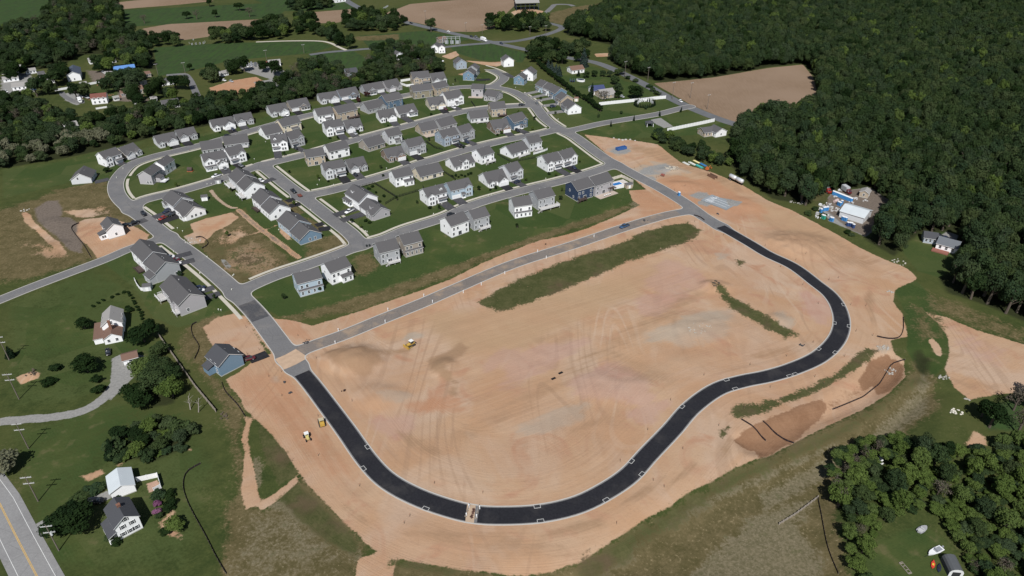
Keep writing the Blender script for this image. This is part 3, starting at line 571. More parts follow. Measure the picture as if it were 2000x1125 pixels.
# ---------------------------------------------------------------- houses
COL = {'white': (.87,.87,.88), 'pale grey': (.60,.61,.625), 'grey': (.37,.38,.395), 'blue grey': (.33,.385,.45), 'light blue': (.40,.49,.56), 'blue': (.16,.245,.33), 'navy blue': (.035,.055,.105), 'slate blue': (.10,.155,.22),
       'tan': (.43,.355,.27), 'cream': (.66,.585,.46), 'olive tan': (.27,.24,.175), 'taupe': (.335,.295,.255), 'brown brick': (.24,.175,.14), 'mauve grey': (.40,.385,.40), 'teal': (.10,.20,.25)}
def siding(c):
    n = 'siding '+c
    if n in MATS: return MATS[n]
    t = NT(n); P = t.coord(); w = t.n('TexWave', wave_type='BANDS', bands_direction='Z', wave_profile='SAW'); t.put(w.inputs[0], P); w.inputs[1].default_value = 1.25
    b = COL[c]; k = t.mix(t.noise(P, .5, 4), tuple(x*.93 for x in b), tuple(min(.90, x*1.03) for x in b)); k = t.mix(t.math('MULTIPLY', w.outputs[0], .10), k, tuple(x*.7 for x in b))
    MATS[n] = t.done(k, .65, .3); return MATS[n]
def shingle(name, a, b):
    t = NT(name); P = t.coord(); r = t.n('ObjectInfo').outputs['Random']; f = t.noise(P, 4.0, 3, .7); w = t.noise(P, .35, 4)
    k = t.mix(t.math('ADD', t.math('MULTIPLY', f, .7), t.math('MULTIPLY', w, .3)), a, b); k = t.mix(t.math('MULTIPLY', r, .45), k, tuple(x*.72 for x in b))
    MATS[name] = t.done(k, .9, .2); return MATS[name]
R_STD = shingle('roof_shingles', (.070,.068,.071), (.112,.108,.110)); R_DARK = shingle('dark_shingles', (.045,.047,.055), (.085,.087,.095)); R_BROWN = shingle('brown_shingles', (.13,.075,.055), (.20,.125,.095)); R_LIGHT = shingle('weathered_shingles', (.24,.23,.22), (.33,.315,.30)); R_METAL = plain('metal_roofing', (.50,.54,.56), .45, .5, 0, .1, .3)
M_TRIM = plain('white_trim', (.78,.78,.78), .55, .4, 0, .06); M_FND = plain('foundation_block', (.42,.41,.385), .9, .2, 0, .15); M_DARKTRIM = plain('dark_trim', (.03,.03,.034), .5, .4)
M_WOOD = plain('deck_wood', (.24,.17,.125), .8, .2, 0, .25, 1.5); M_GREYWOOD = plain('grey_decking', (.40,.385,.37), .8, .2, 0, .2, 1.5); M_DKWOOD = plain('dark_decking', (.07,.05,.045), .8, .2, 0, .25, 1.5)
M_GDOOR = plain('garage_door_white', (.76,.76,.76), .5, .4, 0, .05); M_DOOR = plain('front_door', (.07,.06,.06), .5, .4)
tg = NT('window_glass'); M_GLASS = tg.done(tg.mix(tg.noise(tg.coord(), .7, 2), (.012,.016,.022), (.050,.058,.070)), .08, .6)
M_ASPH_D = asphalt('driveway_asphalt', (.050,.050,.056), (.085,.083,.088), (.13,.125,.12), .5); M_ASPH_N = asphalt('fresh_driveway', (.016,.015,.018), (.028,.027,.03), (.05,.05,.05), .4); M_ASPH_G = asphalt('old_driveway', (.19,.185,.18), (.25,.24,.235), (.30,.28,.26), .5)

WIN = {}
def win_mesh(w, h, dark):
    k = (round(w, 2), round(h, 2), dark)
    if k not in WIN:
        b = MB(); t = .11
        b.box(-w/2-t, w/2+t, -.05, .02, -h/2-t, -h/2, 0); b.box(-w/2-t, w/2+t, -.05, .02, h/2, h/2+t, 0); b.box(-w/2-t, -w/2, -.05, .02, -h/2, h/2, 0); b.box(w/2, w/2+t, -.05, .02, -h/2, h/2, 0)
        b.box(-w/2, w/2, -.042, .02, -.03, .03, 0); b.box(-w/2, w/2, -.02, .01, -h/2, h/2, 1)
        if dark:
            for s in (-1, 1): b.box(s*(w/2+t+.13)-.11, s*(w/2+t+.13)+.11, -.04, .02, -h/2-.05, h/2+.05, 2)
        WIN[k] = b.mesh('window', [M_TRIM, M_GLASS, M_DARKTRIM])
    return WIN[k]
def window(root, p, face, w=1.0, h=1.45, dark=False):
    o = link('window', win_mesh(w, h, dark), None, root); o.location = p; o.rotation_euler = (0, 0, {'f': 0, 'r': math.pi/2, 'b': math.pi, 'l': -math.pi/2}[face]); return o
GD = {}
def garage(root, x, y, w, h=2.15, dark=False):
    k = (round(w, 1), dark)
    if k not in GD:
        b = MB(); b.box(-w/2-.12, w/2+.12, -.05, .02, 0, h+.12, 0)
        for r in range(4):
            for c in range(4): b.box(-w/2+c*w/4+.05, -w/2+(c+1)*w/4-.05, -.085, -.04, r*h/4+.05, (r+1)*h/4-.04, 1)
        GD[k] = b.mesh('garage_door', [M_TRIM, M_DARKTRIM if dark else M_GDOOR])
    o = link('garage_door', GD[k], None, root); o.location = (x, y-.005, .1); return o
_dr = MB(); _dr.box(-.6, .6, -.05, .02, 0, 2.25, 0); _dr.box(-.45, .45, -.08, -.04, .02, 2.1, 1); DOORM = _dr.mesh('door', [M_TRIM, M_DOOR])
_sd = MB(); _sd.box(-1.05, 1.05, -.05, .02, 0, 2.2, 0); _sd.box(-.92, -.04, -.065, -.03, .1, 2.08, 1); _sd.box(.04, .92, -.065, -.03, .1, 2.08, 1); SLIDEM = _sd.mesh('patio_door', [M_TRIM, M_GLASS])
def put(root, me, name, p, rz=0):
    o = link(name, me, None, root); o.location = p; o.rotation_euler = (0, 0, rz); return o

def roof_gable(b, x0, x1, y0, y1, h, pitch, axis, ov=.38, t=.17, open0=True, open1=True, ext1=None):
    """slab roof: material 0 shingles, 1 trim.  ridge along axis"""
    if axis == 'x': a0, a1, p0, p1 = x0, x1, y0, y1
    else: a0, a1, p0, p1 = y0, y1, x0, x1
    mid = (p0+p1)/2; zr = h+(mid-p0)*pitch; d = ov*pitch
    prof = [(p0-ov, h-d), (p0-ov, h-d+t), (mid, zr+t*1.25), (p1+ov, h-d+t), (p1+ov, h-d), (mid, zr)]
    b.prism(prof, a0-(ov if open0 else 0), (a1+ov if open1 else a1) if ext1 is None else ext1, axis, [1, 0, 0, 1, 1, 1], 1)
    return zr
def gable_fill(b, x0, x1, y0, y1, h, pitch, axis, m=0, both=True):
    if axis == 'x':
        mid = (y0+y1)/2; zr = h+(mid-y0)*pitch
        b.poly([(x0, y0, h), (x0, mid, zr), (x0, y1, h)], m); b.poly([(x1, y0, h), (x1, y1, h), (x1, mid, zr)], m)
    else:
        mid = (x0+x1)/2; zr = h+(mid-x0)*pitch
        b.poly([(x0, y0, h), (x1, y0, h), (mid, y0, zr)], m)
        if both: b.poly([(x0, y1, h), (mid, y1, zr), (x1, y1, h)], m)
def shed_roof(b, x0, x1, y0, y1, zlo, zhi, t=.14, ov=.25):       # slopes down to y0
    s = (zhi-zlo)/(y1-y0)
    b.prism([(y0-ov, zlo-s*ov), (y1, zhi), (y1, zhi+t), (y0-ov, zlo-s*ov+t)], x0-ov, x1+ov, 'x', [1, 1, 0, 1], 1)

class House:
    def __init__(s, A, B, D, h, axis, wall, pitch=.62, roof=None, label='', name='house', cat='house', group=None, zb=0., accent=None, gh=True):
        a, b_ = np.array(G(*A)), np.array(G(*B)); s.w = float(np.hypot(*(b_-a))); s.D = D; s.h = h; s.p = pitch; s.ang = math.atan2(b_[1]-a[1], b_[0]-a[0])
        s.root = thing(name, label, cat, a[0], a[1], zb, s.ang, group); s.a = a; s.axis = axis; s.wall = MB(); s.roof = MB(); s.fnd = MB()
        s.wm = siding(wall); s.am = siding(accent) if accent else s.wm; s.rm = roof or R_STD; w = s.w
        s.wall.box(0, w, 0, D, .32, h, 0, bottom=False); gable_fill(s.wall, 0, w, 0, D, h, pitch, axis); s.zr = roof_gable(s.roof, 0, w, 0, D, h, pitch, axis)
        s.fnd.box(-.04, w+.04, -.04, D+.04, -.5, .33, 0)
        c, q = math.cos(s.ang), math.sin(s.ang); FLATS.append([(a[0]+c*x-q*y, a[1]+q*x+c*y) for x, y in ((-1, -2), (w+1, -2), (w+1, D+1), (-1, D+1))])
    def world(s, x, y):
        c, q = math.cos(s.ang), math.sin(s.ang); return np.array((s.a[0]+c*x-q*y, s.a[1]+q*x+c*y))
    def yend(s, zr, front=True):
        if s.axis == 'x': return min(s.D/2, max(.3, (zr-s.h)/s.p+.3))
        return .4
    def wing(s, f0, f1, dep, h, kind, pitch=None):               # front wing with its own gable
        x0, x1 = f0*s.w, f1*s.w; p = pitch or s.p*1.1; zr = h+(x1-x0)/2*p; ye = s.yend(zr)
        s.wall.box(x0, x1, -dep, .2, .32, h, 1, bottom=False); gable_fill(s.wall, x0, x1, -dep, .2, h, p, 'y', 1, False)
        roof_gable(s.roof, x0, x1, -dep, ye, h, p, 'y', .3, .15, True, False, ye if h < s.h+.2 or True else None)
        s.fnd.box(x0-.04, x1+.04, -dep-.04, .1, -.5, .33, 0); xm = (x0+x1)/2
        if kind == 'garage': garage(s.root, xm, -dep, min(4.9, (x1-x0)-.7)); window(s.root, (xm, -dep, h+.45*(zr-h)), 'f', .9, .7) if zr-h > 1.2 else None; s.gx, s.gy, s.gw = xm, -dep, x1-x0
        else:
            for z in ((1.7,) if h < 4.4 else (1.6, 4.2)):
                for q in ((xm,) if x1-x0 < 3 else (xm-.75, xm+.75)): window(s.root, (q, -dep, z), 'f', 1.0, 1.4)
    def gflush(s, f0, f1, dark=False, pent=True):
        x0, x1 = f0*s.w, f1*s.w; garage(s.root, (x0+x1)/2, 0, min(4.9, x1-x0-.3), dark=dark); s.gx, s.gy, s.gw = (x0+x1)/2, 0, x1-x0
        if pent: shed_roof(s.roof, x0, x1, -1.0, .05, 2.65, 3.05)
    def door(s, f): put(s.root, DOORM, 'door', (f*s.w, 0, .1))
    def slide(s, f, z=.25, y=0): put(s.root, SLIDEM, 'patio_door', (f*s.w, y, z))
    def porch(s, f0, f1, dep, z=2.5, rise=.5):
        b = MB(); x0, x1 = f0*s.w, f1*s.w; shed_roof(b, x0, x1, -dep, .02, z, z+rise, .12); b.box(x0, x1, -dep, 0, -.3, .25, 1)
        n = max(2, int((x1-x0)/2)+1)
        for i in range(n): x = x0+.12+(x1-x0-.24)*i/(n-1); b.box(x-.09, x+.09, -dep+.02, -dep+.2, .25, z+.05, 1)
        b.build('porch', [s.rm, M_TRIM], s.root)
    def bump(s, f0, f1, dep, h, zlo=None, win=3):                # rear bump-out under a shed roof
        x0, x1 = f0*s.w, f1*s.w; s.wall.box(x0, x1, -dep, .1, .32, h, 0, bottom=False); s.wall.prism([(-dep, h), (.05, h), (.05, h+dep*.4)], x0, x1, 'x', None, 0)
        shed_roof(s.roof, x0, x1, -dep, .05, h, h+dep*.4+.02); s.fnd.box(x0-.04, x1+.04, -dep-.04, .1, -.5, .33, 0)
        for i in range(win): window(s.root, (x0+(x1-x0)*(i+.5)/win, -dep, 1.6), 'f', .85, 1.4)
    def deck(s, f0, f1, dep, z, m=None, rail=None, y=0., stairs=True):
        b = MB(); x0, x1 = f0*s.w, f1*s.w; b.box(x0, x1, y-dep, y, z-.2, z, 0)
        for x in (x0+.15, (x0+x1)/2, x1-.15): b.box(x-.09, x+.09, y-dep+.1, y-dep+.28, -.4, z-.2, 0)
        if stairs:
            n = int(z/.19)
            for i in range(n): b.box(x0-.28*(i+1), x0-.28*i, y-dep, y-dep+1.1, z-.19*(i+1)-.06, z-.19*(i+1), 0)
        o = b.build('deck', [m or M_GREYWOOD], s.root); r = MB()
        for a, c in (((x0, y-dep), (x1, y-dep)), ((x0, y-dep+1.2), (x0, y)), ((x1, y-dep), (x1, y))):
            L = math.hypot(c[0]-a[0], c[1]-a[1]); n = max(2, int(L/.32))
            for zz in (z+.95, z+.12): r.bar((*a, zz), (*c, zz), .055, n=4)
            for i in range(n+1): t = i/n; px, py = a[0]+(c[0]-a[0])*t, a[1]+(c[1]-a[1])*t; r.box(px-.035, px+.035, py-.035, py+.035, z, z+.95)
        r.build('railing', [rail or M_TRIM], o)
    def dormer(s, f, w=1.5):
        x = f*s.w; y0 = s.D*.16; z0 = s.h+y0*s.p; h = z0+1.15; s.wall.box(x-w/2, x+w/2, y0, y0+2.2, z0-.3, h, 0, bottom=False); gable_fill(s.wall, x-w/2, x+w/2, y0, y0+2.2, h, .8, 'y', 0, False)
        roof_gable(s.roof, x-w/2, x+w/2, y0, min(s.D/2, y0+2.6), h, .8, 'y', .18, .1, True, False, min(s.D/2, y0+2.6)); window(s.root, (x, y0, z0+.6), 'f', .7, .75)
    def rowwin(s, fs, z, face='f', w=1., h=1.4, dark=False):
        for f in fs:
            p = {'f': (f*s.w, 0, z), 'b': (f*s.w, s.D, z), 'l': (0, f*s.D, z), 'r': (s.w, f*s.D, z)}[face]; window(s.root, p, face, w, h, dark)
    def chimney(s, x, y, m=None):
        b = MB(); b.box(x-.45, x+.45, y-.4, y+.4, s.h*.6, s.zr+.9, 0); b.box(x-.52, x+.52, y-.47, y+.47, s.zr+.8, s.zr+.95, 0); b.build('chimney', [m or M_DARKTRIM], s.root)
    def done(s, vents=2):
        for i in range(vents):
            x = s.w*(.2+.6*random.random()); y = s.D*(.62 if s.axis == 'x' else .5); s.roof.bar((x if s.axis == 'x' else s.w*.62, y, s.zr-1.6), (x if s.axis == 'x' else s.w*.62, y, s.zr-.15), .07, 1)
        s.wall.build('wall', [s.wm, s.am], s.root); s.roof.build('roof', [s.rm, M_TRIM], s.root); s.fnd.build('foundation', [M_FND], s.root); return s
    def drive(s, m, extra=0.):
        if not hasattr(s, 'gx'): return
        w = min(5.2, s.gw+.2); L = 1.0
        while L < 14 and net_at(*s.world(s.gx, s.gy-L)) > .5: L += .4
        P = [s.world(s.gx, s.gy+.0), s.world(s.gx, s.gy-L/2), s.world(s.gx, s.gy-L-extra)]
        ribbon('driveway', P, -w/2, w/2, .165, m, .3)

ORD = ['first', 'second', 'third', 'fourth', 'fifth', 'sixth', 'seventh', 'eighth', 'ninth', 'tenth', 'eleventh', 'twelfth', 'thirteenth', 'fourteenth']
ROWN = {'A': 'upper row beneath the treeline', 'B': 'second row seen from behind', 'F': 'third row with garages facing us', 'C': 'fourth row seen from behind', 'D': 'fifth row with garages facing us',
        'E': 'sixth row seen from behind', 'H': 'seventh row with garages facing us', 'K': 'lowest row backing onto bare earth'}
ROWS = [
 ('A',(210.3,327.4),(241.6,316.7),9.5,'TL','white'),('A',(248,311.7),(276,301),10.5,'VR','tan'),('A',(311,289),(348,280.5),10,'VL','pale grey'),('A',(352,277),(386,269.8),10,'VR','grey'),('A',(418,257),(459.5,249.2),10,'VL','white'),('A',(464,246),(496,240.4),10,'VR','grey'),
 ('A',(530.8,229),(564,222.7),11,'VL','pale grey'),('A',(570,219),(606,212),11,'VP','taupe'),('A',(627,203.5),(662.5,198),10,'VL','pale grey'),('A',(666.8,196.7),(702,189.6),11,'VP','blue grey'),('A',(715,186.7),(752,179.5),11,'VQ','grey'),('A',(758,179.8),(784,174),12,'VR','mauve grey'),('A',(808,168),(840.5,164.8),12,'TL','tan'),('A',(846,164.6),(872,161),12,'VR','pale grey'),
 ('B',(397,303),(437,297),11,'RV','grey'),('B',(441,292),(487,286),11,'RVk','grey'),('B',(521,273),(552.8,265.3),12,'RVk','white'),('B',(555,263),(589.8,254),11,'RTh','cream'),('B',(623.4,242),(654,236.5),11,'RTh','white'),('B',(662.5,237),(699.5,228),11,'RTd','tan'),('B',(720,223),(754,214.3),11,'RVh','grey'),('B',(756,213.5),(787.7,206),11,'RT','slate blue'),('B',(808.5,193.7),(846,189),11,'RT','olive tan'),('B',(852,188),(877,181.5),10,'RT','tan'),
 ('F',(403.5,333.6),(445.4,325),10,'TP','white'),('F',(452.5,322),(482.4,313.7),11,'TB','white'),('F',(533.6,296.6),(564,293),11,'TBd','white'),('F',(571,289.5),(595.5,282.4),11,'TB','grey'),('F',(639,267),(672.4,261.3),10,'TL','white'),('F',(678,259.2),(708.6,254.2),11,'VR','pale grey'),('F',(742.9,239.4),(774,235),11,'VL','white'),('F',(780.5,230.9),(815.4,223.8),11,'VPd','white'),('F',(839.8,214.4),(869.7,210.8),12,'VL','cream'),('F',(874.7,208.7),(905.3,202.3),12,'TR','white'),('F',(965,261.2),(995.5,256.2),12,'VL','brown brick'),('F',(1003.3,254.8),(1029,247),11,'TR','slate blue'),
 ('C',(602,325.3),(636.8,319.7),10,'RT','tan'),('C',(645.3,313.2),(683.7,304),10,'RT','white'),('C',(720.7,297),(752.7,287),11,'RV','taupe'),('C',(760.6,283.4),(786,277.7),10,'RTh','pale grey'),('C',(825.5,265.5),(856,259),11,'RVp','tan'),('C',(862.5,257),(892.3,248.4),11,'RVp','grey'),('C',(920,240.6),(954.2,237),11,'RVk','pale grey'),('C',(960.6,228.5),(988.3,226),11,'RTd','tan'),
 ('D',(637.5,351),(676.6,343.1),9.5,'TL','pale grey'),('D',(683.7,338.1),(717.2,331),10.5,'VR','grey'),('D',(757.7,316.8),(791,309.7),10.5,'VL','brown brick'),('D',(800.3,304.7),(831.6,296.9),10.5,'TR','grey'),('D',(866.8,286),(896.6,278.3),10.5,'TL','blue grey'),('D',(903,277.3),(926.5,269.7),10.5,'TB','grey'),
 ('E',(773.7,366.2),(807.8,358.4),9.5,'RTb','white'),('E',(822,354.8),(865.4,343.5),11,'RV','cream'),('E',(888.4,335.6),(927.5,325.6),11,'RVg','white'),('E',(941,322),(965,314.2),9.5,'RTk','white'),('E',(999.7,310.3),(1031.7,299.6),11,'RVk','white'),('E',(1035,297),(1058,291.8),9.5,'RTk','pale grey'),
 ('H',(836.3,403.2),(873.3,393.3),9.5,'TLd','white'),('H',(882,390.5),(922.5,380.5),9.5,'TR','light blue'),('H',(953.8,366.9),(990,358.3),11.5,'VL','white'),('H',(996.5,355.5),(1020.6,347.7),10.5,'TB','pale grey'),('H',(1068.3,336.2),(1096.7,329),10.5,'TL','white'),('H',(1101,328),(1126,319.8),10.5,'TB','white'),
 ('K',(586.2,579.4),(632.5,566.6),8.8,'RTs','light blue'),('K',(649.5,557.3),(688,542.4),9,'RTb','white'),('K',(744.8,518.2),(782,508.6),9.5,'RTk','grey'),('K',(791.7,501.9),(826,492.5),9.5,'RTs','taupe'),('K',(882.5,465),(916,452.5),9.5,'RTw','white'),('K',(926,451),(956,442.5),9.5,'RTk','grey'),('K',(1005,425.9),(1038.4,420.9),9.5,'RTs','white'),('K',(1051,411),(1083,402.4),9.5,'RTK','grey'),('K',(1126.6,393.8),(1157.9,384.5),10.5,'RTn','navy blue'),('K',(1162,384),(1196,372.5),10.5,'RTp','mauve grey'),
]
M_PATIO = plain('patio_paving', (.40,.33,.28), .9, .2, 0, .2, 1.2)
def dress(H, T):
    w = H.w; two = T[0] == 'T' or T[:2] == 'RT'
    if T[:2] == 'VL': H.wing(.02, .30, 1.6, 2.9, 'bay'); H.wing(.50, 1.0, 2.2, 2.9, 'garage'); H.door(.40)
    elif T[:2] == 'VR': H.wing(.02, .50, 2.0, 2.9, 'garage'); H.wing(.66, .98, 1.8, 2.9, 'bay'); H.door(.58)
    elif T[:2] in ('VP', 'VQ'):
        m = T[1] == 'Q'; a, b = (.6, .98) if m else (.03, .42); H.gflush(a, b, dark=len(T) > 2, pent=False)
        c, d = (.18, .52) if m else (.50, .82); H.wing(c, d, .35, 3.0, 'x', .75); H.porch(c, d+(.0 if m else .14), 1.9, 2.5); H.rowwin([.09] if m else [.91], 1.6)
    elif T[:2] == 'TL':
        H.wing(.0, .38, .9, 5.4, 'bay'); H.gflush(.54, .99); H.rowwin([.56, .84], 4.3, h=1.2); H.door(.46)
        if T[2:] == 'd': H.dormer(.78)
    elif T[:2] == 'TP': H.wing(.0, .46, .5, 5.4, 'bay'); H.porch(-.02, .48, 2.0, 2.5); H.wing(.55, 1., 2.4, 3.0, 'garage'); H.rowwin([.55, .75, .92], 4.5, h=1.1)
    elif T[:2] == 'TR': H.gflush(.03, .46, pent=False); H.wing(.62, .99, .9, 5.4, 'bay'); H.porch(.47, .63, 1.6, 2.5); H.door(.54); H.rowwin([.14, .34], 4.4, h=1.1)
    elif T[:2] == 'TB':
        H.wing(.48, .99, .7, 5.4, 'bay'); H.gflush(.03, .50); H.door(.56); H.rowwin([.12, .36], 4.3, h=1.2)
        if T[2:] == 'd': H.dormer(.25)
    elif T[:2] == 'RV':
        H.rowwin([.10, .30, .88], 1.75); H.slide(.62); x = T[2:]
        if x == 'k': H.deck(.35, .95, 2.6, .7)
        if x == 'h': H.wing(.58, .98, 1.6, 2.9, 'bay')
        if x == 'g': H.wing(.38, .66, 1.2, 5.2, 'bay')
        if x == 'p': b = MB(); b.box(.05*w, .98*w, -4.2, -.05, -.3, .16); b.build('patio', [M_PATIO], H.root)
    elif T[:2] == 'RT':
        x = T[2:]; H.rowwin([.14, .36, .86], 4.3, dark=(x == '' and random.random() < .5)); H.rowwin([.12, .86], 1.75)
        if x not in ('h', 'b'): H.slide(.48)
        if x == 'h': H.bump(.42, .80, 1.7, 2.7, win=4)
        elif x == 'b': H.bump(.45, .97, 1.8, 2.8, win=2)
        elif x == 's': H.bump(.0, .99, .7, 2.9, win=4)
        elif x == 'k': H.deck(.32, .92, 2.6, 1.1)
        elif x == 'K': H.deck(.02, 1.12, 3.2, 1.4)
        elif x == 'd': H.deck(.45, 1.0, 2.8, 1.1, M_DKWOOD, M_DKWOOD)
        elif x == 'n': H.deck(.05, .45, 2.6, 1.3, M_DKWOOD, M_DKWOOD)
        elif x == 'p': b = MB(); b.box(.0, 1.02*w, -4.4, -.05, -.3, .16); b.build('patio', [M_PATIO], H.root)
    for f in ('l', 'r'):
        H.rowwin([.3] if two else [.45], 1.7, f, .8, 1.2)
        if two: H.rowwin([.62], 4.3, f, .8, 1.2)
cnt = {}
HOUSES = {}
for r, A, B, D, T, c in ROWS:
    n = cnt.get(r, 0); cnt[r] = n+1; two = T[0] == 'T' or T[:2] == 'RT'; h = 5.5 if two else 3.0
    if r == 'K': h += .9
    lab = f"{c} {'two storey' if two else 'low'} house, {ORD[n]} from left in the {ROWN[r]}"
    H = House(A, B, D, h-.12*(n % 2), 'x', c, .66 if not two else .6, label=lab, group='houses of the '+ROWN[r].split(' with')[0].split(' seen')[0], accent={'brown brick': 'brown brick', 'tan': 'pale grey' if T[0] == 'V' else None}.get(c)); dress(H, T); H.done()
    HOUSES[(r, n)] = H
    H.drive(M_ASPH_N if random.random() < .35 else M_ASPH_D)

def gable_house(label, A, B, D, h, c, roof=None, pitch=.62, wins=((.3, 1.7), (.7, 1.7), (.5, 4.3)), group='houses with a gable end turned to us', side=True, name='house', cat='house', dark=False, vents=1):
    H = House(A, B, D, h, 'y', c, pitch, roof, label, name, cat, group)
    for f, z in wins: window(H.root, (f*H.w, 0, z), 'f', .9, 1.25, dark)
    if side:
        H.rowwin([.25, .6], 1.7, 'r'); H.rowwin([.25, .6], 1.7, 'l')
        if h > 4.5: H.rowwin([.25, .6], 4.3, 'r'); H.rowwin([.25, .6], 4.3, 'l')
    return H
def long_house(label, A, B, D, h, c, roof=None, pitch=.6, fs=(.15, .4, .65, .88), group='houses of the outlying plots', name='house', cat='house'):
    H = House(A, B, D, h, 'x', c, pitch, roof, label, name, cat, group); H.rowwin(fs, 1.7); 
    if h > 4.6: H.rowwin(fs, 4.3)
    H.rowwin([.35, .65], 1.7, 'l', .8, 1.2); H.rowwin([.35, .65], 1.7, 'r', .8, 1.2); return H

# court at the top
gable_house('pale grey low house with its gable end beside the western bend', (141.3,360.8), (180.5,357.3), 11, 3.0, 'pale grey', wins=((.35, 3.3),)).done()
gable_house('blue grey house on the upper side of the top court', (891.7,136), (911.7,134), 9, 5.2, 'blue grey').done()
gable_house('blue gabled half of the pair inside the top court bend', (904.5,156.8), (925.9,158), 9, 5.0, 'blue').done(); gable_house('grey half behind the blue gabled house in the court bend', (914,148), (932,149), 9, 5.6, 'grey').done()
gable_house('white gabled house alone on the outside of the court', (984,131.3), (1003.4,129.7), 9, 5.4, 'white', wins=((.5, 1.8),)).done()
gable_house('blue gabled house below the white pair right of the court', (1003.4,164.6), (1023.3,166.7), 8, 5.0, 'blue').done(); gable_house('white tall house joined behind the blue gable right of the court', (1018,156), (1041,158.5), 9, 5.8, 'white').done()
H = gable_house('white house with twin gables standing beyond the court by trees', (842.7,103), (856,103.5), 9, 5.2, 'white'); H.done(); gable_house('white rear gable of the twin house beyond the court', (857,104.5), (869.7,104), 9, 5.2, 'white').done()
# terrace on the right of the upper street
for A, B, c, h, l in (((1045.5,177),(1058,182.5),'light blue',4.8,'light blue house at the upper end of the right hand terrace'), ((1059.5,183.5),(1072,189),'white',5.0,'white second house down the right hand terrace'), ((1072.5,190),(1084,196),'blue',5.2,'blue third house of the right hand terrace'),
                      ((1084,201),(1095,208),'tan',4.6,'tan fourth house of the right hand terrace'), ((1095.5,213.8),(1109.5,224.5),'white',4.2,'white gable end house closing the right hand terrace')):
    H = House(A, B, 10, h, 'x', c, .62, None, l, group='terrace right of the upper street'); H.gflush(.1, .6, pent=True); H.rowwin([.2, .7], 4.1, h=1.1); H.door(.82); H.rowwin([.3, .6], 1.7, 'r', .8, 1.1); H.done(); H.drive(M_ASPH_G)
H = House((945,195),(967.8,199),11,3.2,'x','mauve grey',.6,None,'mauve grey low house on the corner below the court junction'); H.rowwin([.2, .5, .8], 1.7); H.wing(.1, .4, 1.5, 2.9, 'bay'); H.rowwin([.3, .6], 1.7, 'r'); H.done()
H = House((921,188.5),(943.6,189.5),10,5.6,'x','mauve grey',.5,None,'mauve grey two storey house with patio below the court junction'); H.rowwin([.2, .8], 4.3); H.slide(.5); b = MB(); b.box(-2, H.w, -3.5, -.05, -.3, .16); b.build('patio', [M_PATIO], H.root); H.done()
# pair inside the western bend
H = gable_house('grey gabled house with white rear deck inside the western bend', (274.3,359.4), (299.9,360.8), 10.5, 5.5, 'mauve grey', wins=((.62, 1.2), (.85, 1.4))); H.rowwin([.2], 4.3, 'r')
b = MB(); b.box(H.w, H.w+3, 3, 7, .32, 2.8, 0); b.prism([(H.w+3.2, 2.7), (H.w-.1, 3.9), (H.w-.1, 4.05), (H.w+3.2, 2.85)], 2.8, 7.2, 'y', [1, 1, 1, 1], 1); b.build('sunroom', [H.wm, R_STD], H.root)
b = MB(); b.box(H.w+3, H.w+6, 2.2, 6.5, .8, 1.0); [b.box(H.w+5.8, H.w+6, 2.2+i*.7, 2.3+i*.7, 1.0, 1.9) for i in range(7)]; b.box(H.w+3, H.w+6, 2.2, 2.28, 1.8, 1.9); b.box(H.w+5.85, H.w+5.98, 2.2, 6.5, 1.85, 1.95); [b.box(H.w+3.2+i*.6, H.w+3.3+i*.6, 2.2, 2.3, 1.0, 1.85) for i in range(5)]; b.build('deck', [M_TRIM], H.root); H.done()
gable_house('white gabled twin behind the grey house inside the western bend', (301,340.5), (325,342.5), 10, 5.6, 'white', wins=()).done()
# side pairs on the left diagonal
def side_house(label, A, B, D, h, c, pitch=.62, back='deck', wins=(.2, .5, .8), gwin=((.3, 1.7), (.55, 4.0)), dm=None):
    H = House(A, B, D, h, 'x', c, pitch, None, label, group='houses along the left diagonal streets'); H.rowwin(wins, 1.8)
    if h > 4.6: H.rowwin(wins, 4.4)
    for f, z in gwin: window(H.root, (H.w, f*D, z), 'r', 1.0, 1.25)
    return H
H = side_house('white low front house of the pair with dark driveways', (343.5,418.2), (364.9,432.4), 10.5, 3.2, 'white', wins=(), gwin=((.3,1.7),(.5,1.7),(.75,1.7))); H.gflush(.05, .5, pent=False); H.wing(.55, .95, 1.2, 2.9, 'bay'); H.done(); H.drive(M_ASPH_N, .8)
H = side_house('pale grey rear house of the pair with dark driveways', (322.2,403), (342.5,417), 10.5, 4.3, 'pale grey', wins=(), gwin=((.3,3.8),)); H.gflush(.5, .95, pent=False); H.wing(.05, .4, 1.2, 2.9, 'bay'); H.done(); H.drive(M_ASPH_D, .8)
H = side_house('white gabled house with corner deck, upper pair of the diagonal', (466,375.5), (481.2,389.7), 11, 5.2, 'white', gwin=((.35,1.8),(.65,1.8),(.5,4.6))); H.deck(.35, 1.05, 2.6, 1.5); H.done()
H = side_house('pale grey half with white deck, upper pair of the diagonal', (450,361), (466,375.3), 11, 5.4, 'pale grey', gwin=()); H.deck(.0, .75, 3., 1.5); H.done()
H = side_house('white gabled house of the middle pair of the diagonal', (513.5,417.8), (529.5,431.9), 11, 4.2, 'white', gwin=((.25,1.7),(.75,1.7),(.5,4.4))); H.done()
H = side_house('white rear half with dark steps, middle pair of the diagonal', (495,402), (513.3,417.6), 11, 5.1, 'white', gwin=()); H.deck(.3, .8, 2.2, 1.0, M_DKWOOD, M_DKWOOD); H.done()
H = side_house('blue low gabled house of the lower pair of the diagonal', (569,463.5), (587.8,479.3), 11, 3.0, 'blue', gwin=((.45,1.6),(.7,1.6))); H.done()
H = side_house('light blue half behind the blue gabled house of the diagonal', (544.5,443.8), (568.6,463.3), 11, 3.9, 'light blue', gwin=()); H.done()
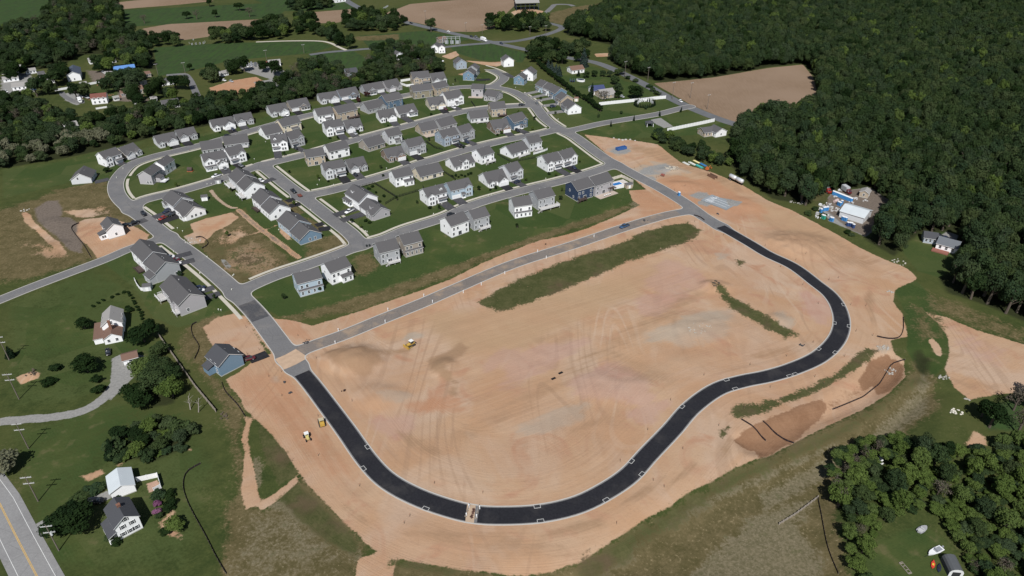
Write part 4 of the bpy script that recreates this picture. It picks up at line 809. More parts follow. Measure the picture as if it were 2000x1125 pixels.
H = side_house('mauve grey gabled house in the middle of the corner lawn', (703.3,412.5), (730.3,431.7), 9.5, 3.2, 'mauve grey', wins=(), gwin=((.75,1.6),)); H.gflush(.05, .48, pent=False); H.dormer(.62); H.wing(.55, .95, .8, 2.8, 'bay'); H.done(); H.drive(M_ASPH_D, 1.)
H = side_house('white house with dark front porch in the middle of the corner lawn', (676,394), (703,412.2), 11, 5.0, 'white', wins=(), gwin=()); H.gflush(.52, .97, pent=False); H.porch(.0, .5, 1.8, 2.6); H.dormer(.3); H.done(); H.drive(M_ASPH_D, 1.)
# group below the side street
H = side_house('white rear house at the head of the lower left group', (262,508.5), (286.8,533.5), 10, 6.0, 'white', gwin=()); H.deck(.5, .9, 3, .6, M_DKWOOD, M_DKWOOD); H.done()
H = side_house('grey gabled house with sunroom in the lower left group', (287,534), (309.6,552.5), 10.5, 5.2, 'grey', gwin=((.8,1.2),)); H.bump(.45, .98, 3., 3.0, win=2); H.done()
H = side_house('mauve grey half with white deck in the lower left group', (319.8,579.8), (337.3,599), 10.5, 5.4, 'mauve grey', gwin=()); H.deck(-.1, .5, 3, 1.4); H.done()
H = side_house('mauve grey gabled end house of the lower left group', (337.5,599.2), (355,617.9), 10.5, 5.4, 'mauve grey', gwin=((.3,1.9),)); H.wing(.05, .5, .9, 4.9, 'bay'); H.deck(.55, .95, 1.8, 1.4); H.done()
# new houses standing alone
H = gable_house('new white gabled house standing on a bare orange plot', (213.4,468), (245.4,458.7), 9.5, 4.9, 'white', wins=((.5, 1.9),), pitch=.66); b = MB(); b.box(-3.2, 0, 1.2, 4.8, .1, 2.7, 0); b.prism([(-3.5, 2.6), (.0, 3.7), (.0, 3.9), (-3.5, 2.8)], 1., 5., 'y', [1, 1, 1, 1], 1); b.build('sunroom', [H.wm, R_STD], H.root); window(H.root, (-2.0, 1.2, 1.6), 'f', .8, 1.2); window(H.root, (-1.0, 1.2, 1.6), 'f', .8, 1.2); H.done()
H = gable_house('new blue gabled house alone beside the bare site entrance', (432.5,736), (477.5,712.5), 9, 4.8, 'blue', R_DARK, wins=(), pitch=.62); b = MB(); b.box(-2.6, 0, 3.5, 7.5, .1, 2.8, 0); b.prism([(-2.9, 2.7), (.0, 3.9), (.0, 4.1), (-2.9, 2.9)], 3.3, 7.7, 'y', [1, 1, 1, 1], 1); b.build('sunroom', [H.wm, R_DARK], H.root); H.done()

for pts, w, m in (([(336,504),(352,500),(374,494)],4.2,M_ASPH_D),([(345,517),(360,513),(380,508)],4.2,M_ASPH_D),([(387,571),(400,567),(418,562)],4.2,M_ASPH_D),([(390,586),(408,580),(430,573)],4.2,M_ASPH_D),([(560,394),(568,391),(575,389)],4,M_ASPH_N),([(566,403),(578,400),(587,399)],4.4,M_ASPH_N),([(617,441),(627,438),(632,436.5)],4,M_ASPH_N),([(622,449),(636,447),(645,445.5)],4.6,M_ASPH_N),([(513,357),(524,353),(536,349)],4.5,M_ASPH_D),([(488,704),(505,698),(522,691)],4.5,M_ASPH_N),([(249,441),(266,436),(286,429)],4.6,M_ASPH_D),([(185,356),(200,353),(213,350)],4.6,M_ASPH_D),([(930,156),(945,156),(957,155)],4.6,M_ASPH_N),([(985,143),(995,148),(1003,152)],4.6,M_ASPH_D)):
    ribbon('driveway', resample(smooth(GP(pts), 4), 2), -w/2, w/2, .165, m, .3)
# ---------------------------------------------------------------- outlying buildings
H = gable_house('white farmhouse with dark roof and lean-to porch beside the highway', (234.3,1055.3), (279.9,1031.2), 8.5, 5.2, 'white', R_DARK, .72, wins=((.22,1.5),(.52,1.5),(.78,1.5),(.3,4.0),(.7,4.0),(.5,6.2)), dark=True)
b = MB(); b.prism([(-2.4, 2.3), (.0, 3.4), (.0, 3.55), (-2.4, 2.45)], -.2, 7, 'y', [1, 1, 0, 1], 1); b.box(-2.4, 0, 0, 6.8, -.3, .3, 1); [b.box(-2.3, -2.15, y, y+.15, .3, 2.35, 1) for y in (.1, 2.3, 4.5, 6.5)]; b.build('porch', [R_DARK, M_TRIM], H.root); H.chimney(H.w/2, 4.5, plain('brick', (.20,.10,.07), .9, .2, 0, .2, 2)); H.done()
H = gable_house('old white farmhouse with patched grey roof in the open meadow', (205,656), (244,648), 9.5, 4.6, 'white', R_LIGHT, .75, wins=((.5,5.4),), group=None)
b = MB(); w0, w1 = .08*H.w, .95*H.w; b.box(w0, w1, -6.5, .1, -.3, 2.5, 0); gable_fill(b, w0, w1, -6.5, .1, 2.5, .6, 'y', 0, False); b.build('wing_wall', [H.wm], H.root)
b = MB(); roof_gable(b, w0, w1, -6.5, .3, 2.5, .6, 'y', .3, .15, True, False, .3); shed_roof(b, -3., 0.1, -5, 6, 2.3, 2.9); b.build('wing_roof', [R_BROWN, M_TRIM], H.root)
b = MB(); b.box(-3., 0, -5, 6, -.3, 2.35, 0); b.build('lean_to', [H.wm], H.root)
for f in (.3, .7): window(H.root, (f*H.w, -6.5, 1.4), 'f', .9, 1.2)
H.chimney(H.w*.5, -3, plain('brick', (.20,.10,.07))); H.done()
H = House((243.7,715), (271.7,707.5), 4.6, 2.5, 'x', 'white', .45, R_BROWN, 'long white outbuilding with brown roof on the gravel turning area', 'shed', 'shed'); H.rowwin([.5], 1.3); H.done(0)
H = House((221,977), (267,959.5), 7.5, 3.0, 'y', 'white', .45, R_METAL, 'white garage with pale metal roof behind the highway farmhouse', 'garage', 'garage'); garage(H.root, -.01, 3, .1); H.done(0)
long_house('small white farmhouse with dark dormered roof beyond the green crop', (371,90), (402,87), 9, 3.4, 'white', R_DARK, .8).dormer(.3)
H = [o for o in col.objects if o.name.startswith('house') and o.get('label', '').startswith('small white farmhouse')][0]
def outb(label, A, B, D, h, c, roof=None, axis='x', name='house', cat='house', pitch=.5):
    if axis == 'x': K = long_house(label, A, B, D, h, c, roof, pitch, (.2, .5, .8), None, name, cat)
    else: K = gable_house(label, A, B, D, h, c, roof, pitch, ((.5, 1.7),), None, True, name, cat)
    K.done(0); return K
outb('white barn with stepped navy roof among dark trees at far left', (134,160), (160,157), 22, 5, 'white', shingle('navy_roof', (.05,.065,.095), (.085,.10,.135)), 'y', 'barn', 'barn')
outb('long cream shed with bright blue roof beside the crop field', (226,146), (266,141), 9, 3.2, 'cream', plain('blue_roofing', (.10,.22,.48), .5, .4), 'x', 'shed', 'shed')
outb('white house with red brown roof in front of the scrap yard', (181,205), (211,202), 8, 4.8, 'white', plain('red_brown_roofing', (.16,.065,.05), .8, .2))
outb('low house with grey roof half hidden in the left hedgerow', (320,214), (352,209), 9, 3.0, 'pale grey')
outb('grey roofed cottage buried in the hedgerow beside the lawn', (133,258), (156,253), 8, 3.0, 'white', R_LIGHT)
outb('long brown roofed workshop in the scrap yard', (258,186), (282,182), 8, 3.2, 'tan', R_BROWN, 'x', 'shed', 'shed')
outb('flat pale bungalow beside the curved lane on the left', (306,170), (342,165), 8, 2.8, 'white', R_STD)
outb('grey gabled cabin between the bungalow and the workshop', (274,168), (288,165), 8, 2.8, 'grey', R_DARK, 'y')
outb('white garage with open front at the far left edge', (26,178), (54,175), 8, 3, 'white', R_LIGHT, 'x', 'garage', 'garage')
outb('white trailer home under the trees at the far left edge', (8,162), (38,158), 5, 2.8, 'white', R_LIGHT); outb('white trailer home right of the first at far left', (52,146), (72,143), 5, 2.8, 'white', R_LIGHT)
outb('small white box van body parked in the scrap yard', (224,198), (234,196), 3, 2.6, 'white', R_LIGHT, 'x', 'shed', 'shed')
outb('white tent shed beside the junk yard parking', (526,131), (549,129), 8, 2.8, 'white', R_LIGHT, 'x', 'shed', 'shed'); outb('white shed among the bushes by the earth bank', (434,150), (447,147), 5, 2.6, 'white', R_LIGHT, 'x', 'shed', 'shed')
outb('dark roofed house sunk in the hedgerow above the villas', (678,150), (700,147), 10, 2.6, 'blue grey', R_DARK)
outb('white gable house behind tall trees above the villas', (774,118), (788,116), 9, 4.6, 'white', None, 'y'); outb('white house peeping through the treeline left of the court', (800,134), (822,131), 9, 3.6, 'white')
outb('white house at the top edge beside the road', (655,6), (676,3), 10, 4, 'white'); outb('white house deep in the woods at the top edge', (1228,18), (1262,13), 12, 4.4, 'white'); outb('cream house in the woods at the top right edge', (1372,9), (1394,6), 11, 4, 'cream')
outb('small brick pump house beside the fenced substation', (858,84), (872,82), 6, 3.2, 'brown brick', R_BROWN, 'x', 'shed', 'shed')
outb('white bungalow with brown roof beside the country road', (1117,145), (1141,142), 9, 3, 'white', R_BROWN, 'x')
outb('sprawling house with navy roof left of the large round tree', (1158,186), (1182,184), 10, 3.2, 'white', shingle('indigo_roof', (.035,.045,.11), (.06,.075,.16))); outb('weathered grey wing joined to the navy roofed house', (1176,194), (1202,190), 11, 2.8, 'tan', R_LIGHT)
outb('left cottage of two grey roofed cottages below the wood corner', (1375,268), (1396,265), 8, 3, 'tan', None, 'x'); outb('white gabled right cottage of two below the wood corner', (1397,269), (1418,265), 8, 3.4, 'white', None, 'y')
outb('blue grey garden building beside the clearing lawn', (1802,474), (1828,478), 7, 2.8, 'blue grey', R_DARK, 'x', 'shed', 'shed'); K = outb('bungalow with slate roof and brick terrace in the clearing', (1826,486), (1866,497), 8, 3, 'white', shingle('slate_roof', (.10,.11,.125), (.16,.17,.185)))
b = MB(); b.box(-1, 6, -3.5, -.1, -.3, .5); b.build('terrace', [plain('red_terrace', (.24,.10,.075), .9, .2)], K.root)
H = House((1638,424), (1684,438), 11.5, 3.5, 'x', 'pale grey', .32, R_METAL, 'large pale metal warehouse in the portable toilet yard', 'warehouse', 'warehouse'); H.done(0)
outb('small tan shed behind the metal warehouse', (1677,384), (1694,388), 5, 3, 'tan', R_LIGHT, 'y', 'shed', 'shed')
def shed(label, u, v, w, d, h, c, roof, rz=0.): 
    x, y = G(u, v); dx, dy = math.cos(rz), math.sin(rz)
    H = House((u, v), (u, v), d, h, 'x', c, .5, roof, label, 'shed', 'garden shed') if False else None
    t = thing('garden_shed', label, 'shed', x, y, 0, rz); b = MB(); b.box(-w/2, w/2, -d/2, d/2, -.3, h); gable_fill(b, -w/2, w/2, -d/2, d/2, h, .5, 'x'); b.build('wall', [siding(c)], t)
    b = MB(); roof_gable(b, -w/2, w/2, -d/2, d/2, h, .5, 'x', .2, .1); b.build('roof', [roof, M_TRIM], t); b = MB(); b.box(-.6, .6, -d/2-.05, -d/2+.02, 0, 1.9); b.build('door', [M_TRIM], t); return t
shed('small white garden shed alone on the lawn behind the driveway pair', 400.5, 390, 3, 3, 2.2, 'white', R_STD, .3); shed('grey garden shed at the street edge beside the white deck', 427, 357, 3, 2.6, 2.2, 'grey', R_STD, .3)
shed('pale garden shed at the end of the curved white fence', 289.7, 565, 3.2, 3, 2.2, 'pale grey', R_STD, .2); shed('cream garden shed behind the terrace on the right', 1125, 197, 3, 3, 2.2, 'cream', R_BROWN); shed('grey pool shed in the corner of the fenced pool garden', 1227, 366, 3.6, 3, 2.2, 'tan', R_STD, .35)
shed('white garden shed at the street side of the upper villas', 771, 172.5, 2.6, 2.6, 2.2, 'white', R_BROWN)
# barn with barrel roof at the lower right
x, y = G(1858, 1112); t = thing('barrel_roof_shed', 'dark grey shed with rounded roof at the lower right corner', 'shed', x, y, hz(x, y), -.1); t.scale = (.86, .86, .86)
b = MB(); prof = [(-2.1, 0), (2.1, 0), (2.1, 1.9), (1.7, 2.7), (1, 3.15), (0, 3.3), (-1, 3.15), (-1.7, 2.7), (-2.1, 1.9)]; b.prism(prof, -2.6, 3.2, 'y', [0, 1, 1, 1, 1, 1, 1, 1, 1], 0); b.build('wall', [plain('white_panel', (.62,.62,.62)), plain('charcoal_roofing', (.085,.09,.095), .8, .2, 0, .2)], t)
b = MB(); b.box(-1.2, 1.2, -2.68, -2.58, 0, 2.1); b.build('door', [M_DARKTRIM], t)
# garden gazebo, open pavilion under construction
x, y = G(1268, 246); t = thing('gazebo', 'white post gazebo with black roof beside its paved yard', 'gazebo', x, y, 0, .1); b = MB()
b.loft([[(-2.6,-2.6,2.6),(2.6,-2.6,2.6),(2.6,2.6,2.6),(-2.6,2.6,2.6)], [(-.4,-.4,3.7),(.4,-.4,3.7),(.4,.4,3.7),(-.4,.4,3.7)]]); b.build('roof', [R_DARK], t)
for sx in (-1, 1):
    for sy in (-1, 1): b = MB(); b.box(sx*2.1-.15, sx*2.1+.15, sy*2.1-.15, sy*2.1+.15, -.2, 2.65); b.build('post', [M_TRIM], t)
x, y = G(1028, 18); t = thing('pavilion', 'dark open frame pavilion under construction at the top edge', 'pavilion', x, y, 0, .15); b = MB(); roof_gable(b, -13, 13, -8, 8, 8, .35, 'x', .6, .3); b.build('roof', [R_LIGHT, M_DARKTRIM], t); b = MB()
for i in range(6):
    for sy in (-1, 1): b.box(-12.5+i*5-.2, -12.5+i*5+.2, sy*7.6-.2, sy*7.6+.2, -.3, 8)
for zz in (2.5, 5): b.box(-12.7, 12.7, 7.5, 7.7, zz, zz+1.8); b.box(-12.7, -12.5, -7.6, 7.6, zz, zz+1.8)
b.build('frame', [plain('navy_frame', (.03,.04,.07))], t)
x, y = G(882, 85); t = thing('substation', 'fenced electrical substation with grey frames beside the pump house', 'substation', x, y); b = MB()
for i in range(5):
    b.bar((-8+i*4, -3, 0), (-8+i*4, -3, 6), .2); b.bar((-8+i*4, 3, 0), (-8+i*4, 3, 6), .2); b.bar((-8+i*4, -3, 5.8), (-8+i*4, 3, 5.8), .15)
for q in (-3, 3): b.bar((-8, q, 5.6), (8, q, 5.6), .15)
b.build('frame', [plain('galvanised', (.42,.43,.44), .5, .4)], t); b = MB(); [b.box(-6+i*5, -3+i*5, -1.2, 1.2, 0, 2.6) for i in range(3)]; b.build('transformer', [plain('grey_box', (.33,.35,.36))], t)

# ---------------------------------------------------------------- vehicles
def paint(n, c): return plain('paint '+n, c, .28, .6, 0, .05)
PAINT = {'black': (.012,.012,.014), 'navy': (.018,.025,.055), 'blue': (.035,.075,.15), 'white': (.75,.75,.75), 'silver': (.42,.43,.45), 'grey': (.16,.165,.17), 'red': (.28,.025,.02), 'maroon': (.10,.015,.02), 'green': (.04,.12,.06)}
M_TYRE = plain('tyre', (.012,.012,.012), .9, .2); M_RIM = plain('wheel_rim', (.35,.35,.36), .4, .5, .3)
_w = MB(); n = 14
_w.loft([[(math.cos(2*math.pi*j/n)*r, yy, math.sin(2*math.pi*j/n)*r) for j in range(n)] for yy, r in ((-.11, .29), (-.09, .34), (.09, .34), (.11, .29))]); WHEEL = _w.mesh('wheel', [M_TYRE])
_w = MB(); _w.loft([[(math.cos(2*math.pi*j/n)*r, yy, math.sin(2*math.pi*j/n)*r) for j in range(n)] for yy, r in ((-.125, .12), (-.115, .21), (.115, .21), (.125, .12))]); RIM = _w.mesh('rim', [M_RIM])
def wheels(t, xs, hw, r=.34):
    for x in xs:
        for s in (-1, 1):
            o = link('wheel', WHEEL, None, t); o.location = (x, s*hw, r); o.scale = (r/.34,)*3; link('rim', RIM, None, o)
def ring(x, hw, z0, z1, hw2=None, r=.12): h2 = hw2 or hw; return [(x, -hw+r, z0), (x, hw-r, z0), (x, hw, z0+r), (x, (hw+h2)/2, (z0+z1)/2), (x, h2, z1-r), (x, h2-r*1.5, z1), (x, -h2+r*1.5, z1), (x, -h2, z1-r), (x, -(hw+h2)/2, (z0+z1)/2), (x, -hw, z0+r)]
def car_meshes(kind, c):
    key = (kind, c)
    if key in CARS: return CARS[key]
    b = MB(); g = MB()
    if kind in ('car', 'suv'):
        H1 = .82 if kind == 'car' else .98; HT_ = 1.42 if kind == 'car' else 1.75; L = 2.25 if kind == 'car' else 2.35
        b.loft([ring(-L, .78, .32, H1-.12), ring(-L+.25, .90, .22, H1), ring(-.9, .92, .2, H1+.04), ring(.8, .92, .2, H1+.02), ring(L-.5, .90, .22, H1-.08), ring(L, .76, .34, H1-.24)])
        b.loft([ring(-1.45 if kind == 'car' else -1.9, .70, HT_-.09, HT_-.03, .62, .03), ring(-1.0, .72, HT_-.07, HT_, .64, .03), ring(.2, .70, HT_-.07, HT_, .62, .03), ring(.5, .66, HT_-.10, HT_-.05, .58, .03)])
        g.loft([ring(-2.0 if kind == 'car' else -2.2, .80, H1-.06, H1+.03, .76, .03), ring(-1.45 if kind == 'car' else -1.95, .80, H1-.06, HT_-.05, .64, .05), ring(.45, .80, H1-.06, HT_-.05, .62, .05), ring(1.25, .78, H1-.06, H1+.02, .74, .03)])
        wb, r = (-1.35, 1.35), (.33 if kind == 'car' else .38)
    elif kind == 'pickup':
        b.loft([ring(-2.9, .92, .4, 1.05), ring(-.55, .95, .35, 1.07), ring(.9, .95, .35, 1.1), ring(2.3, .93, .4, 1.02), ring(2.75, .82, .45, .8)])
        b.loft([ring(-.65, .74, 1.76, 1.82, .66, .03), ring(.75, .74, 1.76, 1.82, .64, .03)])
        g.loft([ring(-.75, .84, 1.04, 1.78, .70, .05), ring(.75, .84, 1.04, 1.78, .68, .05), ring(1.35, .82, 1.04, 1.12, .76, .04)]); g.box(-2.75, -.85, -.72, .72, 1.0, 1.085)
        wb, r = (-1.75, 1.75), .40
    CARS[key] = (b.mesh('body', [paint(c, PAINT[c])], True), g.mesh('windows', [M_GLASS]), wb, r); return CARS[key]
CARS = {}
def along(u, v, du, dv):
    a, b_ = np.array(G(u, v)), np.array(G(u+du, v+dv)); return math.atan2(*(b_-a)[::-1])
def vehicle(u, v, du, dv, kind, c, label, z=None):
    x, y = G(u, v); t = thing({'pickup': 'pickup_truck', 'suv': 'parked_suv'}.get(kind, 'parked_car'), label, {'pickup': 'pickup truck', 'suv': 'suv'}.get(kind, 'car'), x, y, (.05 if net_at(x, y) < 0 else .17) if z is None else z, along(u, v, du, dv), 'vehicles of the neighbourhood')
    b, g, wb, r = car_meshes(kind, c); link('body', b, None, t); link('windows', g, None, t); wheels(t, wb, .80, r); return t
for a in ((573,375,-9,-8,'pickup','black','black pickup towing a red trailer down the cross street'),(682.7,415,-8,4,'pickup','white','white pickup on the middle driveway of the corner lawn'),(881,421,8,-3,'suv','black','black suv parked on the fourth street below the light blue house'),(1219,444,-8,3,'pickup','blue','blue pickup standing on the dusty middle road'),
          (423,346,-8,2.5,'pickup','white','white pickup parked by the grey shed on the second street'),(281,420,6,6,'suv','black','black suv at the kerb of the left diagonal street'),(318,428,-8,4,'car','red','red car at the mouth of the dark twin driveways'),(337,421,-8,4,'suv','black','black suv at the garage of the dark twin driveways'),(326,415,-8,4,'suv','navy','navy suv on the upper of the dark twin driveways'),
          (246,441,8,-3,'car','black','black car close beside the new white house'),(262,438,8,-3,'pickup','black','black pickup beside the new white house driveway'),(332,504,8,-2,'car','white','white car at the white house of the lower left group'),(342,511,8,-2,'suv','maroon','maroon suv between two white cars in the lower left group'),(345,517,8,-2,'car','white','white car beside the maroon suv, nearer the camera'),(391,565,8,-2,'suv','navy','navy suv parked beside a white car by the mauve grey house'),(390,570,8,-2,'car','white','white car parked beside the navy suv by the mauve grey house'),
          (445,267,8,-2.5,'suv','black','black suv at the kerb of the upper street'),(455,254,4,4,'car','navy','navy car on the driveway of the white upper villa'),(561,226,4,4,'car','white','white car on the driveway of a pale grey upper villa'),(578,291.5,3,4,'suv','black','black suv outside the open grey garage in the third row'),(471,325,5,3,'car','grey','grey car on a driveway above the second street'),(440,331,4,4,'car','grey','grey car on the dark driveway with pale edges'),
          (870,214,4,2,'car','maroon','maroon car on the driveway of the cream villa'),(886,211,5,2.4,'car','white','white car beside the driveway of the maroon car'),(1019,206.5,8,-1,'suv','black','black suv turning out of the second street'),(1049,203.5,5,5,'car','grey','grey car at the kerb of the right hand street'),(1010.5,257,4,3,'suv','black','black suv outside the slate blue house'),(897,283.5,4,3,'car','black','black car outside the blue grey house'),(912,279,4,3,'car','navy','navy car beside the blue grey house, right driveway'),
          (695,343,4,4,'car','black','black car on the driveway left of the third street crossing'),(694,262,4,3,'car','silver','silver car outside the pale grey villa in the third row'),(1011,357,7,-3,'suv','navy','navy suv outside the pale grey house of the seventh row'),(1121,329,4,3,'car','navy','navy car on the last driveway of the seventh row'),(1080,209.5,8,-1,'suv','navy','navy suv beside the right hand terrace'),(510,354.5,7,2,'car','white','white car behind the upper pair of the diagonal'),
          (487,703,8,-2,'suv','maroon','maroon suv beside the new blue house'),(212,690,1,8,'car','black','black car at the end of the old farmhouse drive'),(189,982,8,-1,'suv','black','black van on the drive of the highway farmhouse'),(1329,199,6,4,'car','white','white car driving on the country road'),(921,72.5,6,2,'car','black','black car leading toward the far junction'),(930,74,6,2,'suv','grey','grey suv following the car toward the far junction'),(979,86,6,2,'car','navy','navy car past the far junction'),(803,46,6,2,'car','black','black car far up the country road'),(876,63,6,2,'car','white','white car on the country road by the field'),
          (1833,463,6,1,'suv','black','black suv outside the bungalow in the clearing'),(1846,467,6,1,'car','navy','navy car outside the bungalow in the clearing'),(861,121,6,0,'pickup','white','white pickup at the end of the court'),(1215,190,5,2,'car','silver','silver car beside the large round tree'),(340,509,8,-2,'car','silver','silver car tucked behind the maroon suv'),
          (568,157.5,5,-2,'car','maroon','maroon car in the junk yard parking'),(563,160,5,-2,'car','grey','grey car in the junk yard parking'),(556,158,5,-2,'car','white','white car in the junk yard parking')): vehicle(*a)
for i in range(12):
    u, v = 484+(i % 6)*7.5, 126+(i//6)*4-(i % 6)*.4; vehicle(u, v, 2, 4, random.choice(('car', 'suv')), ('white','silver','grey','black','navy','red')[i % 6], f"{('white','silver','grey','black','navy','red')[i % 6]} car in the {'back' if i < 6 else 'front'} line of the junk yard", .05)
def box_truck(u, v, du, dv, label, cab, boxc, L=6.5, group=None):
    x, y = G(u, v); t = thing('box_truck', label, 'truck', x, y, .05, along(u, v, du, dv), group); b = MB(); b.box(-L/2, L/2-2.1, -1.2, 1.2, 1.0, 3.5); b.build('cargo_box', [plain('paint box '+boxc, PAINT[boxc], .5, .4)], t)
    b = MB(); b.loft([ring(L/2-2.0, 1.1, .6, 2.6), ring(L/2-.9, 1.1, .6, 2.55, 1.0), ring(L/2-.3, 1.08, .6, 1.7), ring(L/2+.2, 1.0, .6, 1.5)]); b.build('cab', [paint(cab, PAINT[cab])], t); b = MB(); b.loft([ring(L/2-.85, 1.0, 1.6, 2.45, .95, .05), ring(L/2-.3, .98, 1.6, 1.78, .9, .05)]); b.build('windscreen', [M_GLASS], t); wheels(t, (-L/2+1.2, L/2-.9), 1.0, .48); return t
box_truck(945, 80.5, 6, 2, 'white box truck waiting at the far junction', 'white', 'white', 8); box_truck(1613, 375, 5, 3, 'red flatbed truck at the upper edge of the toilet yard', 'red', 'grey', 6); box_truck(1652, 376, 6, 4, 'red tank truck behind the long row of blue toilets', 'maroon', 'silver', 6.5); box_truck(157, 200, 2, 3, 'white tractor truck on the scrap yard loop', 'white', 'white', 5)
x, y = G(585.5, 383.5); t = thing('utility_trailer', 'red brown flat trailer hitched behind the black pickup', 'trailer', x, y, .05, along(585, 383, 9, 8)); b = MB(); b.box(-1.7, 1.7, -.9, .9, .5, .6); [b.box(-1.7, 1.7, s*.9-.05, s*.9+.05, .6, .95) for s in (-1, 1)]; b.box(-3.0, -1.7, -.06, .06, .5, .6); b.build('bed', [plain('trailer_red', (.16,.05,.035))], t); wheels(t, (.2,), .95, .3)
# ---------------------------------------------------------------- machines on the site
M_YEL2 = plain('machine_yellow', (.46,.29,.06), .5, .4, 0, .12); M_TRACK = plain('track_steel', (.05,.042,.036), .8, .3, 0, .3, 2); M_CAB = plain('cab_white', (.70,.70,.68), .5, .4)
MACH = []
def tracks(t, L, gap, wd=.55, h=.9):
    for s in (-1, 1):
        b = MB(); pr = [(-L/2+.3, 0), (L/2-.3, 0), (L/2, h*.45), (L/2-.3, h), (-L/2+.3, h), (-L/2, h*.45)]; b.prism(pr, s*gap-wd/2, s*gap+wd/2, 'y', None, 0); b.build('track', [M_TRACK], t)
x, y = G(802, 675); t = thing('bulldozer', 'yellow bulldozer with white roofed cab and blade on the bare earth', 'bulldozer', x, y, hz(x, y), along(802, 672, -9, 5)); tracks(t, 4.0, 1.15)
b = MB(); b.box(-1.9, .3, -.8, .8, .7, 1.35); b.loft([ring(.2, .62, .7, 1.75), ring(1.9, .58, .75, 1.6)]); b.build('body', [M_YEL2], t); b = MB(); b.box(-1.1, .3, -.75, .75, 1.35, 2.6, 0); b.box(-1.3, .45, -.9, .9, 2.6, 2.75, 1); b.build('cab', [M_GLASS, M_CAB], t)
b = MB(); b.box(2.5, 2.7, -1.9, 1.9, .1, 1.35); [b.bar((.2, s*1.6, .5), (2.5, s*1.6, .5), .12) for s in (-1, 1)]; b.build('blade', [M_YEL2], t); b = MB(); b.bar((-1.9, 0, 1), (-2.9, 0, .3), .15); b.box(-3., -2.8, -.9, .9, .25, .5); b.build('ripper', [M_TRACK], t)
x, y = G(629, 829); t = thing('crawler_loader', 'yellow crawler loader with beige canopy at the kerb of the new road', 'loader', x, y, hz(x, y), along(629, 827, -2, -7)); tracks(t, 3.4, 1.0)
b = MB(); b.box(-2.0, -.6, -.85, .85, .7, 1.9); b.box(-.6, 1.3, -.7, .7, .7, 1.25); b.build('body', [M_YEL2], t); b = MB(); b.box(-.7, 1.0, -.95, .95, 2.5, 2.62); [b.box(px-.05, px+.05, s*.8-.05, s*.8+.05, 1.25, 2.5) for px in (-.5, .8) for s in (-1, 1)]; b.build('canopy', [plain('beige_canopy', (.45,.38,.25))], t)
b = MB(); b.prism([(2.1, .1), (3.1, .15), (2.5, .35), (2.3, 1.1)], -1.2, 1.2, 'y', None, 0); [b.bar((0, s*.95, 1.4), (2.2, s*.95, .7), .11) for s in (-1, 1)]; b.build('bucket', [M_TRACK], t)
x, y = G(601, 858); t = thing('soil_roller', 'pale yellow wheeled tractor roller with white canopy on the dirt shoulder', 'roller', x, y, hz(x, y), along(601, 855, 3, 7))
b = MB(); b.loft([ring(.1, .55, .75, 1.55), ring(1.6, .5, .8, 1.45)]); b.box(-1.5, .1, -.6, .6, .7, 1.2); b.build('body', [plain('pale_yellow', (.50,.42,.16), .5, .4)], t); b = MB(); b.box(-1.5, .1, -.8, .8, 2.3, 2.42); [b.box(px-.05, px+.05, s*.65-.05, s*.65+.05, 1.2, 2.3) for px in (-1.3, -.1) for s in (-1, 1)]; b.build('canopy', [M_CAB], t)
wheels(t, (-1.2,), 1.05, .72); wheels(t, (1.35,), .85, .55)
for o in col.objects:
    if o.get('category') in ('bulldozer', 'loader', 'roller'): o.scale = (.86, .86, .86)
# ---------------------------------------------------------------- site stores
def at(name, label, cat, u, v, du=1., dv=0., group=None, dz=0.): x, y = G(u, v); return thing(name, label, cat, x, y, hz(x, y)+dz, along(u, v, du, dv), group)
t = at('skip_container', 'long blue open topped skip beside the grey gravel', 'skip', 1213, 292.5, 9, -2); b = MB(); L, W, hh = 3.4, 1.25, 1.7
b.box(-L, L, -W, W, .15, .25); [b.box(-L, L, s*W-.06, s*W+.06, .25, hh) for s in (-1, 1)]; [b.box(s*L-.06, s*L+.06, -W, W, .25, hh) for s in (-1, 1)]; b.build('hull', [plain('skip_blue', (.035,.10,.28))], t)
b = MB(); [b.box(-L+i*L/4-.05, -L+i*L/4+.05, s*W-.14, s*W+.14, .2, hh+.03) for i in range(9) for s in (-1, 1)]; b.build('rib', [plain('skip_rib', (.05,.14,.34))], t)
t = at('tank_trailer', 'silver two chamber tank trailer parked at the wood edge', 'trailer', 1437, 356, 8, 4); b = MB(); n = 14
for x0, x1 in ((-5.2, -.15), (.15, 5.2)): b.loft([[(x, math.cos(2*math.pi*j/n)*r, 2.3+math.sin(2*math.pi*j/n)*r) for j in range(n)] for x, r in ((x0, .6), (x0+.4, 1.2), (x1-.4, 1.2), (x1, .6))])
b.build('tank', [plain('tank_silver', (.62,.63,.65), .35, .5, .3)], t, True); b = MB(); [b.prism([(-.5, 1.2), (.5, 1.2), (.2, .5), (-.2, .5)], cx-.5, cx+.5, 'x', None, 0) for cx in (-2.6, 2.6)]; b.box(-5.2, 5.2, -.4, .4, .95, 1.15); b.box(4.6, 4.8, -.5, -.35, 0, 1); b.box(4.6, 4.8, .35, .5, 0, 1); b.build('chassis', [M_DARKTRIM], t); wheels(t, (-4.2, -3.1), 1.0, .5)
